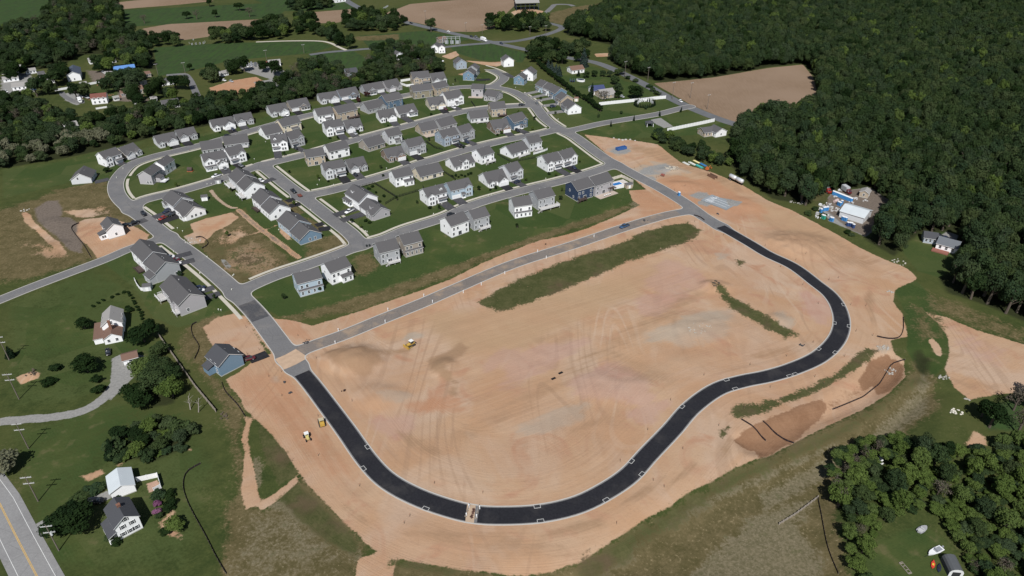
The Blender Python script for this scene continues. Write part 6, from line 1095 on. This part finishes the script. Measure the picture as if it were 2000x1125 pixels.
W('pale wall along the scrap yard lane', [(108,178),(150,171),(172,166),(216,158)], 1.6); W('pale wall behind the brown roofed workshop', [(243,152),(268,149),(294,148)], 1.5); W('pale low wall below the red roofed house', [(188,214),(220,209)], 1.2)

outb('first small white cabin among trees at the far left edge', (4, 146), (18, 144), 6, 2.8, 'white', R_LIGHT, 'x', 'shed', 'shed')
outb('pale cabin right of the first cabin at far left', (24, 150), (38, 148), 6, 2.8, 'pale grey', R_LIGHT, 'x', 'shed', 'shed')
outb('white cabin between garage and barn at far left', (60, 166), (72, 164), 6, 2.8, 'white', R_LIGHT, 'x', 'shed', 'shed')
outb('pale shed behind the stepped white barn', (176, 126), (190, 124), 7, 2.8, 'white', R_LIGHT, 'x', 'shed', 'shed')
outb('second pale shed behind the stepped white barn', (194, 130), (204, 128), 6, 2.6, 'pale grey', R_LIGHT, 'x', 'shed', 'shed')
outb('white trailer beside the blue roofed shed', (206, 150), (222, 149), 3.5, 2.8, 'white', R_LIGHT, 'x', 'shed', 'shed')
outb('red brown lean shed in the middle of the scrap yard', (238, 190), (252, 188), 6, 2.6, 'brown brick', R_BROWN, 'x', 'shed', 'shed')
outb('white van body near the hedgerow cottage', (298, 200), (308, 198), 4, 2.6, 'white', R_LIGHT, 'x', 'shed', 'shed')

outb('white cabin topmost at the far left under the wood', (30, 139), (42, 138), 6, 2.6, 'white', R_LIGHT, 'x', 'shed', 'shed')
outb('grey cabin behind the left trailer homes', (78, 152), (90, 150), 6, 2.6, 'grey', R_STD, 'x', 'shed', 'shed')
outb('white hut between dark trees left of the barn', (96, 164), (108, 162), 5, 2.6, 'white', R_LIGHT, 'x', 'shed', 'shed')
outb('white hut below the barn among scrap', (160, 172), (172, 170), 5, 2.6, 'white', R_LIGHT, 'x', 'shed', 'shed')
outb('tan hut right of the scrap yard lane', (284, 152), (296, 150), 6, 2.6, 'tan', R_BROWN, 'x', 'shed', 'shed')
outb('white hut at the lower edge of the scrap yard', (262, 204), (272, 203), 5, 2.6, 'white', R_LIGHT, 'x', 'shed', 'shed')
outb('pale hut above the cream blue roofed shed', (216, 124), (228, 122), 6, 2.6, 'pale grey', R_LIGHT, 'x', 'shed', 'shed')
for i, (u, v) in enumerate(((1600,408),(1612,404),(1618,398),(1628,412),(1634,408),(1598,424),(1612,420),(1670,388),(1690,392),(1664,396),(1630,384),(1640,372))):
    junk(u, v, 'yard_clutter', 'heap of mixed parts on the gravel of the toilet yard', 'yard clutter', ((.55,.55,.55),(.10,.20,.36),(.25,.22,.20),(.60,.58,.55),(.16,.12,.10))[i % 5], 9, 1.6)
for o in col.objects:
    if o.get('category') == 'yard clutter': o['group'] = 'heaps of parts in the toilet yard'
# ---------------------------------------------------------------- trees: a trunk with limbs and a crown of thousands of small leaf faces
def foliage(name, ramp, var=.30, trans=.32):
    t = NT(name); r = t.n('ObjectInfo').outputs['Random']; P = t.coord(); cr = t.n('ValToRGB'); e = cr.color_ramp.elements
    while len(e) < len(ramp): e.new(.5)
    for i, c in enumerate(ramp): e[i].position = i/(len(ramp)-1); e[i].color = (*c, 1)
    t.put(cr.inputs[0], r); n = t.noise(P, 7., 2); k = t.mix(t.math('MULTIPLY', t.step(n, .35, .7), var), cr.outputs[0], tuple(ramp[len(ramp)//2][i]*f for i, f in enumerate((1.6, 1.45, 1.2))))
    k = t.mix(t.math('MULTIPLY', t.step(t.noise(P, 2.6, 2), .5, .7), var*.8), k, tuple(x*.5 for x in ramp[len(ramp)//2]))
    m = t.done(k, .85, .05); tr = t.n('BsdfTranslucent'); t.put(tr.inputs[0], k); mx = t.n('MixShader'); mx.inputs[0].default_value = trans
    t.t.links.new(t.b.outputs[0], mx.inputs[1]); t.t.links.new(tr.outputs[0], mx.inputs[2]); t.t.links.new(mx.outputs[0], t.t.nodes['Material Output'].inputs[0]); return m
F_DEC = foliage('leaves', [(0.0163,0.0360,0.0146), (0.0379,0.0631,0.0230), (0.0259,0.0496,0.0266), (0.0536,0.0792,0.0289), (0.0212,0.0398,0.0180), (0.0428,0.0657,0.0362), (0.0633,0.0853,0.0337)])
F_DARK = foliage('dark_leaves', [(0.0118,0.0258,0.0089), (0.0192,0.0365,0.0111), (0.0148,0.0304,0.0118)]); F_LIGHT = foliage('light_leaves', [(0.0622,0.0979,0.0249), (0.0890,0.1298,0.0332), (0.0746,0.1085,0.0353)])
F_CON = foliage('needles', [(0.0089,0.0213,0.0104), (0.0148,0.0289,0.0148), (0.0118,0.0243,0.0104)], .25); F_SPRUCE = foliage('blue_needles', [(0.0333,0.0532,0.0481), (0.0444,0.0646,0.0592), (0.0370,0.0593,0.0503)], .25)
F_PALE = foliage('blossom_leaves', [(.110,.125,.075), (.150,.155,.105), (.125,.135,.085)], .5); F_BARE = foliage('bare_twigs', [(.095,.085,.065), (.120,.105,.085), (.085,.078,.058)], .4); F_PINK = foliage('pink_blossom', [(.20,.085,.165), (.26,.12,.21), (.18,.07,.15)], .3); F_RED = foliage('red_leaves', [(.05,.022,.022), (.065,.028,.026), (.045,.02,.02)], .3)
M_BARK = plain('bark', (.105,.085,.068), .95, .1, 0, .25, 1.5)
def crown_mesh(seed, nblob, nleaf, leaf, shape='round', mat=None):
    r = np.random.default_rng(seed); C, R = [], []
    if shape == 'cone':
        for k in range(nblob): z = k/(nblob-1); C.append((r.normal(0, .03), r.normal(0, .03), -1+2*z)); R.append((max(.06, .62*(1-z)**.8), .16))
    else:
        C.append((0, 0, -.05)); R.append((.62, .62))
        for k in range(nblob):
            a = r.random()*2*math.pi; el = r.uniform(-.85, 1.15); d = r.uniform(.42, .74); C.append((math.cos(a)*math.cos(el)*d, math.sin(a)*math.cos(el)*d, math.sin(el)*d*.95-.05)); s = r.uniform(.22, .42); R.append((s, s*r.uniform(.75, 1.)))
    C, R = np.array(C), np.array(R); w = R[:, 0]**2; w /= w.sum(); b = r.choice(len(C), nleaf, p=w)
    d = r.normal(size=(nleaf, 3)); d /= np.linalg.norm(d, axis=1)[:, None]; d[:, 2] = np.where(d[:, 2] < -.6, -d[:, 2]*.6, d[:, 2])
    q = np.where(r.random(nleaf) < .8, r.uniform(.82, 1.08, nleaf), r.uniform(.4, .85, nleaf))
    p = C[b]+d*np.c_[R[b, 0], R[b, 0], R[b, 1]]*q[:, None]
    nrm = d*1.0+r.normal(size=(nleaf, 3))*.38+np.array((0, 0, .2)); nrm /= np.linalg.norm(nrm, axis=1)[:, None]
    u = np.cross(nrm, r.normal(size=(nleaf, 3))); u /= np.linalg.norm(u, axis=1)[:, None]; v = np.cross(nrm, u); s = leaf*r.uniform(.6, 1.25, nleaf)[:, None]
    V = np.stack([p-u*s, p-v*s*.8, p+u*s, p+v*s*.8], 1).reshape(-1, 3).astype(np.float32)
    me = bpy.data.meshes.new('crown'); me.vertices.add(nleaf*4); me.vertices.foreach_set('co', V.ravel()); me.loops.add(nleaf*4); me.loops.foreach_set('vertex_index', np.arange(nleaf*4, dtype=np.int32)); me.polygons.add(nleaf); me.polygons.foreach_set('loop_start', np.arange(0, nleaf*4, 4, dtype=np.int32)); me.update(); me.validate(); me.materials.append(mat); return me
def trunk_mesh(seed, lim=5):
    r = random.Random(seed); b = MB(); b.bar((0, 0, -.08), (.02, .01, .3), .045, n=7, r1=.03); b.bar((.02, .01, .3), (0, .03, .72), .03, n=6, r1=.012)
    for k in range(lim): a = 2*math.pi*k/lim+r.random(); z = .26+.09*k*.6; b.bar((.015, .015, z), (math.cos(a)*r.uniform(.16, .24), math.sin(a)*r.uniform(.16, .24), z+r.uniform(.16, .28)), .017, n=5, r1=.006)
    return b.mesh('trunk', [M_BARK])
LEAF = .085
def kinds(mat, n, nb=11, nl=1500, leaf=LEAF, shape='round', s0=0): return [crown_mesh(100+s0+i, nb+(i % 3)*2, nl, leaf*(1+.1*(i % 3)), shape, mat) for i in range(n)]
CROWN = {'dec': kinds(F_DEC, 8, nb=15, nl=2600, leaf=.066), 'dark': kinds(F_DARK, 2, nl=2200, leaf=.07, s0=20), 'light': kinds(F_LIGHT, 2, nl=1700, s0=30), 'con': kinds(F_CON, 2, 12, 1100, .09, 'cone', 40), 'spruce': kinds(F_SPRUCE, 2, 12, 1100, .09, 'cone', 50), 'pale': kinds(F_PALE, 2, s0=60), 'bare': kinds(F_BARE, 3, 9, 420, .05, s0=70), 'pink': kinds(F_PINK, 1, 6, 600, .12, s0=80), 'red': kinds(F_RED, 1, 6, 900, .1, s0=85), 'shrub': kinds(F_DEC, 3, 6, 600, .13, s0=90), 'dshrub': kinds(F_DARK, 2, 6, 600, .13, s0=95)}
TRUNK = [trunk_mesh(i) for i in range(4)]
NOUN = {'con': ('conifer', 'conifer'), 'spruce': ('spruce', 'spruce'), 'shrub': ('shrub', 'shrub'), 'dshrub': ('shrub', 'shrub'), 'pink': ('shrub', 'shrub'), 'red': ('shrub', 'shrub')}
def tree(x, y, h, r, kind, label, group=None, name=None, cat=None):
    nm, ct = NOUN.get(kind, ('tree', 'tree')); t = thing(name or nm, label, cat or ct, x, y, hz(x, y), random.random()*6.28, group)
    low = kind in ('shrub', 'dshrub', 'pink', 'red'); cone = kind in ('con', 'spruce'); ch = h*(.5 if low else .47 if cone else .42)
    c = link('crown', random.choice(CROWN[kind]), None, t); c.location = (0, 0, h-ch); c.scale = (r*random.uniform(.9, 1.1), r*random.uniform(.9, 1.1), ch*1.05); c.rotation_euler = (random.uniform(-.12, .12), random.uniform(-.12, .12), random.random()*6.28)
    k = link('trunk', random.choice(TRUNK), None, t); k.scale = (h*.9, h*.9, h*(.5 if low else 1)); return t
def tpx(u, v, h, r, kind, label, group=None, name=None): return tree(*G(u, v), h, r, kind, label, group, name)

# single trees and shrubs one can point to
for a in ((167,642,5.5,4.2,'dark','dense round tree left of the old white farmhouse'),(283,668,8.5,6.6,'dark','broad dark tree right of the old white farmhouse'),(312,694,6,4.6,'dec','round tree against the board fence by the gravel drive'),(172,727,7.5,6,'dark','spreading tree beside the gravel turning area'),(23,698,5.5,2.8,'con','dark bushy conifer under the left edge pole'),(275,792,8.5,6.2,'dark','dark round tree below the thicket by the drive'),
          (285,738,8,6,'light','light green tree touching the gravel turning area'),(318,735,9,5.6,'dec','green tree in the thicket, against the fence side'),(305,765,9.5,6.6,'dec','tallest green tree in the middle of the thicket'),(338,775,8.5,5.6,'light','light green tree at the right end of the thicket'),(340,748,8,4.4,'dec','slim green tree in the thicket under the fence'),
          (160,1035,8.5,6.4,'dark','big dark tree beside the highway farmhouse, right crown'),(125,1042,8.5,6.2,'dark','big dark tree beside the highway farmhouse, left crown'),(142,1022,8,5.4,'dark','dark tree behind the pair at the highway farmhouse'),(10,920,8,6.2,'pale','pale flowering tree at the left edge by the highway'),(222,892,7.5,3.6,'con','dark conifer at the left of the lower thicket'),(343,1035,4.5,3.6,'light','round light tree in the farmhouse flower garden'),
          (842,62,15,6.5,'dec','lone tall tree between the road and the ploughed field'),(410,13,10,4,'dark','small dark tree in the far green meadow, upper'),(421,34,9,4,'dark','small dark tree in the far green meadow, lower'),(469,21,10,6,'dark','round dark tree in the far green meadow'),(366,37,9,5,'dark','low dark tree before the grey bare far tree'),(385,38,11,5,'bare','grey bare tree in the far green meadow'),(283,46,11,4,'bare','tall thin bare tree in the far green meadow'),(488,33,11,6,'bare','bare tree beside the round dark far tree'),
          (1240,193,11,6.5,'dark','large round tree right of the navy roofed house'),(1249,188,8,4,'dec','small round tree joined to the large round one'),(1180,197,9,6,'bare','brown leafless tree in front of the grey wing'),(1207,183,9,4.8,'dec','round tree at the end of the navy roofed house'),(1201,165,8,4.5,'dec','round tree behind the navy roofed house'),(1155,190,11,4,'con','narrow dark tree left of the brown leafless tree'),(1140,131,16,6,'spruce','large blue spruce beside the white bungalow'),(1206,192,6,3,'dark','dark small tree by the parked silver car'),(1130,149,5,2.4,'con','small conifer in front of the white bungalow'),
          (372,138,7,3,'dark','dark shrub tree at the curve of the left lane'),(950,25,0.1,.1,'bare','')):
    if a[5]: tpx(*a)
for i, (u, v) in enumerate(((1071,137),(1078,142),(1086,146),(1092,149))): tpx(u, v, 9, 4, 'spruce', 'blue spruce in the row behind the garden hedge', 'row of blue spruces')
for u, v in ((1145,152),(1161,150),(1177,150),(1190,151),(1205,148),(1216,146)): tpx(u, v, 6, 3.4, 'dec', 'round garden tree in the row by the country road', 'garden trees by the country road')
for u, v in ((1226,154),(1242,160),(1268,171),(1275,178),(1284,185)): tpx(u, v, 3, 3.4, 'shrub', 'spreading shrub along the country road verge', 'verge shrubs')
for k, u, v, h, r, l in (('pink',307,987,2.2,1.5,'upper pink flowering bush in the farmhouse garden'),('pink',310,1003,2.2,1.6,'lower pink flowering bush in the farmhouse garden'),('dshrub',331,992,2.8,2.4,'dark bush right of the pink bushes'),('dshrub',332,971,2.6,2.2,'dark bush above the pink bushes'),('shrub',310,972,2.8,2.8,'green bush below the white patio fence'),('shrub',312,1011,2,1.6,'green bush below the pink bushes'),('dshrub',325,1040,2.2,2,'dark bush at the bottom of the flower garden'),('dshrub',228,1062,2,2,'dark bush at the front corner of the highway farmhouse'),('shrub',214,1055,2,1.6,'yellow green bush at the farmhouse porch'),
                     ('shrub',160,972,2.6,3.4,'low bush row end above the farmhouse drive'),('shrub',180,962,2.6,3.4,'low bush above the garage drive'),('shrub',196,955,2.4,2.6,'low bush left of the pale garage'),('dshrub',95,752,2.4,3,'dark bush below the spoil patch'),('dshrub',112,722,2.4,3,'dark bush right of the spoil patch'),('dshrub',188,745,2.6,2.6,'dark bush left of the gravel drive, upper'),('dshrub',197,765,3,3,'dark bush left of the gravel drive, lower'),('dshrub',227,972,1.6,1.4,'dark ball bush at the garage corner'),('dshrub',252,608,3,2.2,'dark bush at the hedge corner behind the old farmhouse'),('red',860,190,4,2.4,'dark red bush'),('dshrub',210,336,3.6,2.6,'dark bush at the door of the western gable house')):
    if l != 'dark red bush': tpx(u, v, h, r, k, l)
tpx(700,200,5,2.6,'red','dark red leaved tree between the upper villas'); tpx(717,189,5,2.6,'red','dark red leaved tree at the corner of the upper villa'); tpx(587,213,4,2.0,'dec','small tree before the taupe upper villa')
for i, (u, v, s) in enumerate(((388,805,1.),(372,800,.8))):                # two dead trees by the fence
    x, y = G(u, v); t = thing('dead_tree', ['leaning grey dead tree by the board fence', 'smaller dead tree left of the leaning dead tree'][i], 'dead tree', x, y, hz(x, y), i*1.3); b = MB(); b.bar((0, 0, 0), (1.2, .4, 6*s), .2, n=6, r1=.08); b.build('trunk', [plain('dead_wood', (.30,.27,.24), .9, .2)], t); b = MB()
    for k in range(7): a = k*1.1; z = (2+k*.55)*s; b.bar((z*.2, z*.06, z), (z*.2+math.cos(a)*1.6, math.sin(a)*1.6, z+1.3), .07, n=4, r1=.02)
    b.build('branches', [plain('dead_wood', (0,0,0))], t)
for u, v in ((1193,247),(1238,236),(1288,226.5),(1330,219)): tpx(u, v, 4.2, 1.3, 'con', 'slim young tree along the east street', 'young trees of the east street')
for u, v in ((1169,229),(1213,223),(1261,214.5)): tpx(u, v, 3, 1.3, 'shrub', 'young round tree on the lawn above the east street', 'young lawn trees')
for i in range(34):                                                     # evergreens ringing the white screen
    a = 2*math.pi*i/34; u, v = 1259+math.cos(a)*20, 205+math.sin(a)*6.3; tpx(u, v, 3.6, .95, 'con', 'narrow evergreen in the ring on the lawn', 'ring of narrow evergreens')
W('white screen inside the ring of evergreens', [(1244,206),(1250,199),(1270,199),(1275,205)], 2.4)
hp = resample(GP([(1050,126),(1085,156),(1105,171),(1125,187),(1150,200),(1172,218)]), 2.3)
for i, (x, y) in enumerate(hp): tree(x+rng.normal(0, .5), y+rng.normal(0, .5), 4.2+rng.random()*1.6, 2.1, 'dark', 'dark hedge bush in the line behind the right hand terrace', 'hedge line behind the terrace', 'hedge_bush', 'hedge')
hp = resample(GP([(183,600),(200,589),(225,578),(248,570),(262,590),(280,625)]), 2.6)
for x, y in hp: tree(x+rng.normal(0, .3), y+rng.normal(0, .3), 1.3, 1.0, 'dshrub', 'low dark bush in the thin hedge behind the old farmhouse', 'thin hedge of the old farmhouse', 'hedge_bush', 'hedge')
for u, v in ((660,442),(688,436),(705,446),(643,375),(667,322),(744,330),(775,392),(815,398),(935,372),(968,370),(1027,354),(1086,345),(1132,318),(1178,306),(1054,398),(1095,391),(905,411),(858,410),(1010,446),(345,366),(268,348),(372,366),(452,375),(520,345),(575,402),(640,416),(598,276),(660,272),(726,262),(790,246),(850,228),(914,212),(980,262),(1040,254),(445,462),(410,512),(432,540),(386,505),(352,540),(420,585),(500,348),(556,305),(622,350),(700,262),(838,276),(925,290),(1000,250),(917,168),(889,160),(1001,178),(1020,196),(1056,195),(1085,224),(1044,235),(1012,222),(1143,372),(1098,374),(625,570),(555,585),(470,290),(540,245),(610,226),(672,206),(748,192)):
    if net_at(*G(u, v)) < 1.2: continue
    tpx(u, v, random.uniform(2.4, 3.8), random.uniform(.8, 1.3), random.choice(('dec', 'dark', 'light')), 'young street tree on a lawn of the estate', 'young street trees', 'sapling')
for (u, v) in ((470,333),(566,338),(661,347),(642,356),(748,345),(795,315),(842,226),(972,265),(905,290),(958,372),(1072,341),(840,408),(758,246),(645,271),(430,260),(335,290),(565,235),(890,345),(896,347),(902,344),(908,346),(884,346),(914,343),(920,341),(715,433),(722,436),(690,400),(685,385),(700,375),(720,370),(735,378),(750,385),(742,395),(728,366)):
    tpx(u, v, random.uniform(1.2, 2.2), random.uniform(.8, 1.4), 'dshrub', 'low foundation shrub in a garden bed of the estate', 'garden shrubs of the estate')

for i, (u, v) in enumerate(((1632,950),(1648,925),(1668,905),(1690,892),(1642,978),(1712,880))): tpx(u, v, 9, 2.2, 'bare', ['thin tree with sparse leaves, lowest of the six at the thicket edge','second thin tree up the thicket edge','third thin tree up the thicket edge','fourth thin tree up the thicket edge','thin tree in front, nearest the brushwood fence','uppermost thin tree at the thicket edge by white stones'][i])
# woods and tree belts: scattered by area, then the largest in view stand alone and the rest make one mass
def scatter(pts, sp, cond=None, edge=False):
    P = GP(pts) if not edge else np.asarray(pts); x0, y0 = P.min(0); x1, y1 = P.max(0); x1 = min(x1, 1250); x0 = max(x0, -1250); y1 = min(y1, 1500); out = []
    nx, ny = int((x1-x0)/sp)+1, int((y1-y0)/sp)+1
    xs = x0+(np.arange(nx)[None, :]+rng.uniform(-.42, .42, (ny, nx))+.5*(np.arange(ny)[:, None] % 2))*sp; ys = y0+(np.arange(ny)[:, None]+rng.uniform(-.42, .42, (ny, nx)))*sp
    X, Y = xs.ravel(), ys.ravel(); ins = np.zeros(len(X), bool)
    for a, b_ in zip(P, np.roll(P, -1, 0)):
        if b_[1] != a[1]: ins ^= ((a[1] > Y) != (b_[1] > Y)) & (X < ((b_[0]-a[0])*(Y-a[1])/(b_[1]-a[1])+a[0]))
    return list(zip(X[ins], Y[ins]))
CL = [GP(p) for p in ([(1590,408),(1628,374),(1688,368),(1708,392),(1702,425),(1685,465),(1645,452)], [(1768,460),(1795,454),(1850,458),(1872,488),(1862,512),(1838,545),(1790,535),(1760,495)], [(1215,22),(1265,16),(1270,4),(1220,8)], [(1365,10),(1400,8),(1398,0),(1368,0)], [(120,262),(158,258),(156,246),(128,248)], [(312,216),(356,212),(350,202),(316,205)], [(670,154),(706,151),(703,140),(674,142)], [(768,121),(828,136),(826,124),(780,110)], [(845,108),(874,106),(870,92),(848,94)])]
def inside(p, P):
    x, y = p; c = False
    for a, b_ in zip(P, np.roll(P, -1, 0)):
        if (a[1] > y) != (b_[1] > y) and x < (b_[0]-a[0])*(y-a[1])/(b_[1]-a[1])+a[0]: c = not c
    return c
PALE = GP([(-100,332),(0,302),(60,287),(140,270),(215,264),(222,288),(130,310),(0,334)]); CAND = []                                                       # x, y, height, radius, kind, belt
def belt(name, pts, sp, h, r, mix=('dec',)*8+('dark',)+('light',)):
    for x, y in scatter(pts, sp):
        if any(inside((x, y), c) for c in CL): continue
        if name == 'left' and 'pale' not in mix and inside((x, y), PALE): continue
        if min(np.min(np.hypot(FARL['country'][:, 0]-x, FARL['country'][:, 1]-y)), 99) < 5: continue
        k = random.choice(mix); f = random.uniform(.45, 1.45) if name == 'thicket' else random.uniform(.68, 1.18) if name == 'right' else random.uniform(.58, 1.22); CAND.append((x, y, h*f, r*(.5+.5*f)*random.uniform(.85, 1.15), k, name))
belt('right', WOOD_R, 5.9, 15.5, 4.9, ('dec',)*30+('dark',)*2+('light',))
belt('left', WOOD_L[0], 7.6, 13, 5.4, ('dec',)*9+('dark',)*2+('bare',)*1+('light',)); belt('left', WOOD_L[1], 6.6, 9.5, 4.7, ('dec',)*10+('dark',)*2+('light',)+('bare',))
for pts in ([(1000,62),(1015,42),(1040,40),(1068,46),(1070,62),(1040,66)], [(662,60),(668,42),(690,32),(740,36),(785,40),(792,58),(740,64),(700,62)], [(574,66),(580,40),(615,36),(630,60),(690,88),(685,100),(655,86),(610,72)], [(497,80),(500,60),(535,48),(560,52),(575,70),(540,80)], [(412,90),(418,70),(450,66),(492,68),(494,84),(450,88)], [(302,92),(305,76),(335,72),(360,80),(358,92),(330,94)], [(560,10),(600,0),(655,6),(652,18),(600,22),(570,22)], [(950,58),(956,44),(990,40),(1002,52),(990,62)], [(1033,128),(1040,100),(1085,92),(1140,98),(1145,122),(1110,128),(1070,130)], [(1190,24),(1230,16),(1400,-6),(1400,-30),(1200,-20),(1180,10)], [(200,-6),(210,-30),(100,-30),(100,0)], [(-300,150),(-300,60),(0,66),(0,130)], [(0,150),(60,140),(62,150),(0,165)], [(60,190),(70,168),(105,172),(110,192),(80,196)], [(150,195),(150,184),(178,180),(182,196)], [(215,172),(225,160),(265,164),(275,176),(240,180)], [(385,160),(395,140),(425,135),(440,155),(420,170),(395,170)], [(440,142),(450,128),(480,130),(478,145),(460,150)], [(510,152),(515,138),(545,134),(548,148),(530,156)], [(290,195),(300,178),(330,180),(345,198),(320,202)], [(340,175),(350,166),(366,166),(366,178),(350,182)], [(100,150),(130,150),(132,170),(112,178)], [(186,178),(215,182),(212,192),(188,190)], [(240,205),(262,190),(300,205),(280,214)], [(170,140),(205,128),(235,140),(200,150)], [(250,150),(268,148),(290,160),(270,166)], [(0,145),(30,140),(28,152),(0,158)]):
    belt('clump', pts, 9, 13, 6.2, ('dec',)*5+('dark',)*4+('light',))
belt('bank', [(1270,272),(1300,270),(1345,288),(1400,306),(1428,312),(1430,328),(1395,324),(1330,304)], 5.2, 7, 3.6, ('dec',)*6+('dark', 'light')); belt('corner', [(1440,262),(1470,240),(1520,236),(1570,238),(1600,246),(1590,262),(1500,272),(1450,276)], 8.5, 17, 7, ('dec',)*5+('light',))
belt('thicket', [(1612,905),(1650,880),(1700,862),(1760,852),(1850,890),(1900,880),(2060,850),(2200,1180),(1925,1180),(1862,1050),(1825,1008),(1770,1000),(1712,1035),(1700,1140),(1655,1140),(1660,1060),(1642,1000),(1625,950)], 5.6, 6.4, 3.0, ('dec',)*4+('light',)*12+('dark',)*1+('bare',)*2); belt('thicket', [(1895,800),(2020,772),(2080,850),(1930,870)], 8, 9, 4, ('dec', 'bare', 'bare', 'dark'))
belt('thicket', [(1612,905),(1650,880),(1700,862),(1760,852),(1850,890),(1900,880),(2060,850),(2200,1180),(1925,1180),(1862,1050),(1825,1008),(1770,1000),(1712,1035),(1700,1140),(1655,1140),(1660,1060),(1642,1000),(1625,950)], 3.3, 2.6, 2.1, ('light', 'shrub', 'light', 'dec')); belt('bank', [(215,900),(232,870),(262,832),(300,815),(350,830),(382,845),(360,880),(300,905),(262,900)], 3.2, 2.0, 1.9, ('shrub', 'shrub', 'light')); belt('left', [(-100,332),(0,300),(60,285),(140,268),(215,262),(225,282),(130,308),(0,332)], 7, 9, 4.6, ('pale', 'pale', 'dec')); belt('thicket', [(1735,865),(1800,850),(1850,880),(1800,900)], 6, 8, 3.5, ('dark', 'dec', 'bare'))
belt('bank', [(215,900),(232,870),(262,832),(300,815),(350,830),(382,845),(360,880),(300,905),(262,900)], 4.6, 5, 3.4, ('dec',)*4+('shrub',)*4+('light',)+('dark',)); belt('bank', [(1520,392),(1600,412),(1660,452),(1720,492),(1700,486),(1600,432)], 7, 2.4, 2.4, ('shrub', 'dshrub')); belt('bank', [(1290,262),(1330,285),(1300,282),(1275,272)], 6, 5, 3.4, ('dec', 'shrub'))
TXT = {'right': ('green tree in the great wood filling the right side', 'trees of the great right hand wood'), 'left': ('green tree in the wooded belt on the left side', 'trees of the left wooded belt'), 'clump': ('leafy tree in a far clump between the fields', 'trees of the far clumps'), 'corner': ('tall green tree at the wood corner below the ploughed field', 'trees at the wood corner'), 'thicket': ('tree or tall bush in the thicket at the lower right', 'trees of the lower right thicket'), 'bank': ('bush or small tree on an overgrown bank', 'bushes of the overgrown banks')}
KTXT = {'pale': 'pale silvery ', 'bare': 'leafless grey brown ', 'dark': 'dark ', 'light': 'bright ', 'shrub': 'low ', 'dshrub': 'low dark '}
def in_view(x, y): 
    f = y*math.cos(PITCH)+CAM_H*math.sin(PITCH); u = FPX*x/f; v = FPX*(y*math.sin(PITCH)-CAM_H*math.cos(PITCH))/f; return abs(u) < 1015 and v > -590 and v < 600
def rank(c): return (c[3]*2+c[2])*scale_px(c[0], c[1])*(1.35 if c[5] in ('clump',) else 1)*(1. if in_view(c[0], c[1]) else .01)
CAND.sort(key=rank, reverse=True)
NB = 285
front = sorted([c for c in CAND if c[5] in ('thicket', 'bank')], key=rank, reverse=True)[:95]
ids = set(map(id, front)); solo = front+[c for c in CAND if id(c) not in ids][:NB-len(front)]; ids = set(map(id, solo)); rest = [c for c in CAND if id(c) not in ids]
for x, y, h, r, k, b_ in solo: tree(x, y, h, r, k, KTXT.get(k, '')+TXT[b_][0], TXT[b_][1])
# the rest of the woods: one object, instances of the same crowns on points
src = [o for o in col.objects if o.name.startswith('crown') and o.data in CROWN['dec']]
uniq = {}
for o in src: uniq.setdefault(o.data.name, o)
srcs = list(uniq.values()); extra = [next((o for o in col.objects if o.data in CROWN[k]), None) for k in ('dark', 'light', 'bare', 'shrub', 'pale')]; nd = len(srcs); IDX = {'dark': nd, 'light': nd+1, 'bare': nd+2, 'shrub': nd+3, 'dshrub': nd, 'pale': nd+4}
srcs += extra
me = bpy.data.meshes.new('woodland'); n = len(rest); pos, scl, rot, idx = [], [], [], []
for x, y, h, r, k, b_ in rest: ch = h*.46; pos.append((x, y, h-ch)); scl.append((r, r*random.uniform(.9, 1.1), ch*1.1)); rot.append((random.uniform(-.12, .12), random.uniform(-.12, .12), random.random()*6.28)); idx.append(IDX.get(k, random.randrange(nd)))
me.vertices.add(n); me.vertices.foreach_set('co', np.array(pos, np.float32).ravel())
for nm, ty, arr, key in (('tscale', 'FLOAT_VECTOR', scl, 'vector'), ('trot', 'FLOAT_VECTOR', rot, 'vector'), ('tidx', 'INT', idx, 'value')):
    a = me.attributes.new(nm, ty, 'POINT'); a.data.foreach_set(key, np.array(arr, np.int32 if ty == 'INT' else np.float32).ravel())
wood = link('woodland', me, None, None, 'stuff'); tag(wood, 'unbroken mass of green tree crowns behind the nearest trees of the woods', 'woodland')
ng = bpy.data.node_groups.new('woodland', 'GeometryNodeTree'); ng.interface.new_socket('Geometry', in_out='INPUT', socket_type='NodeSocketGeometry'); ng.interface.new_socket('Geometry', in_out='OUTPUT', socket_type='NodeSocketGeometry')
N = ng.nodes; gi, go = N.new('NodeGroupInput'), N.new('NodeGroupOutput'); jn = N.new('GeometryNodeGeometryToInstance'); iop = N.new('GeometryNodeInstanceOnPoints')
for o in reversed(srcs):
    q = N.new('GeometryNodeObjectInfo'); q.transform_space = 'ORIGINAL'; q.inputs['Object'].default_value = o; q.inputs['As Instance'].default_value = False; ng.links.new(q.outputs['Geometry'], jn.inputs[0])
def nattr(nm, ty):
    a = N.new('GeometryNodeInputNamedAttribute'); a.data_type = ty; a.inputs['Name'].default_value = nm; return a.outputs['Attribute']
ng.links.new(gi.outputs[0], iop.inputs['Points']); ng.links.new(jn.outputs[0], iop.inputs['Instance']); iop.inputs['Pick Instance'].default_value = True
ng.links.new(nattr('tidx', 'INT'), iop.inputs['Instance Index']); ng.links.new(nattr('tscale', 'FLOAT_VECTOR'), iop.inputs['Scale'])
e2r = N.new('FunctionNodeEulerToRotation'); ng.links.new(nattr('trot', 'FLOAT_VECTOR'), e2r.inputs[0]); ng.links.new(e2r.outputs[0], iop.inputs['Rotation']); ng.links.new(iop.outputs[0], go.inputs[0])
md = wood.modifiers.new('scatter', 'NODES'); md.node_group = ng
print('trees solo', len(solo), 'mass', n)
for P in FLATS: flatten(P)
build_ground()
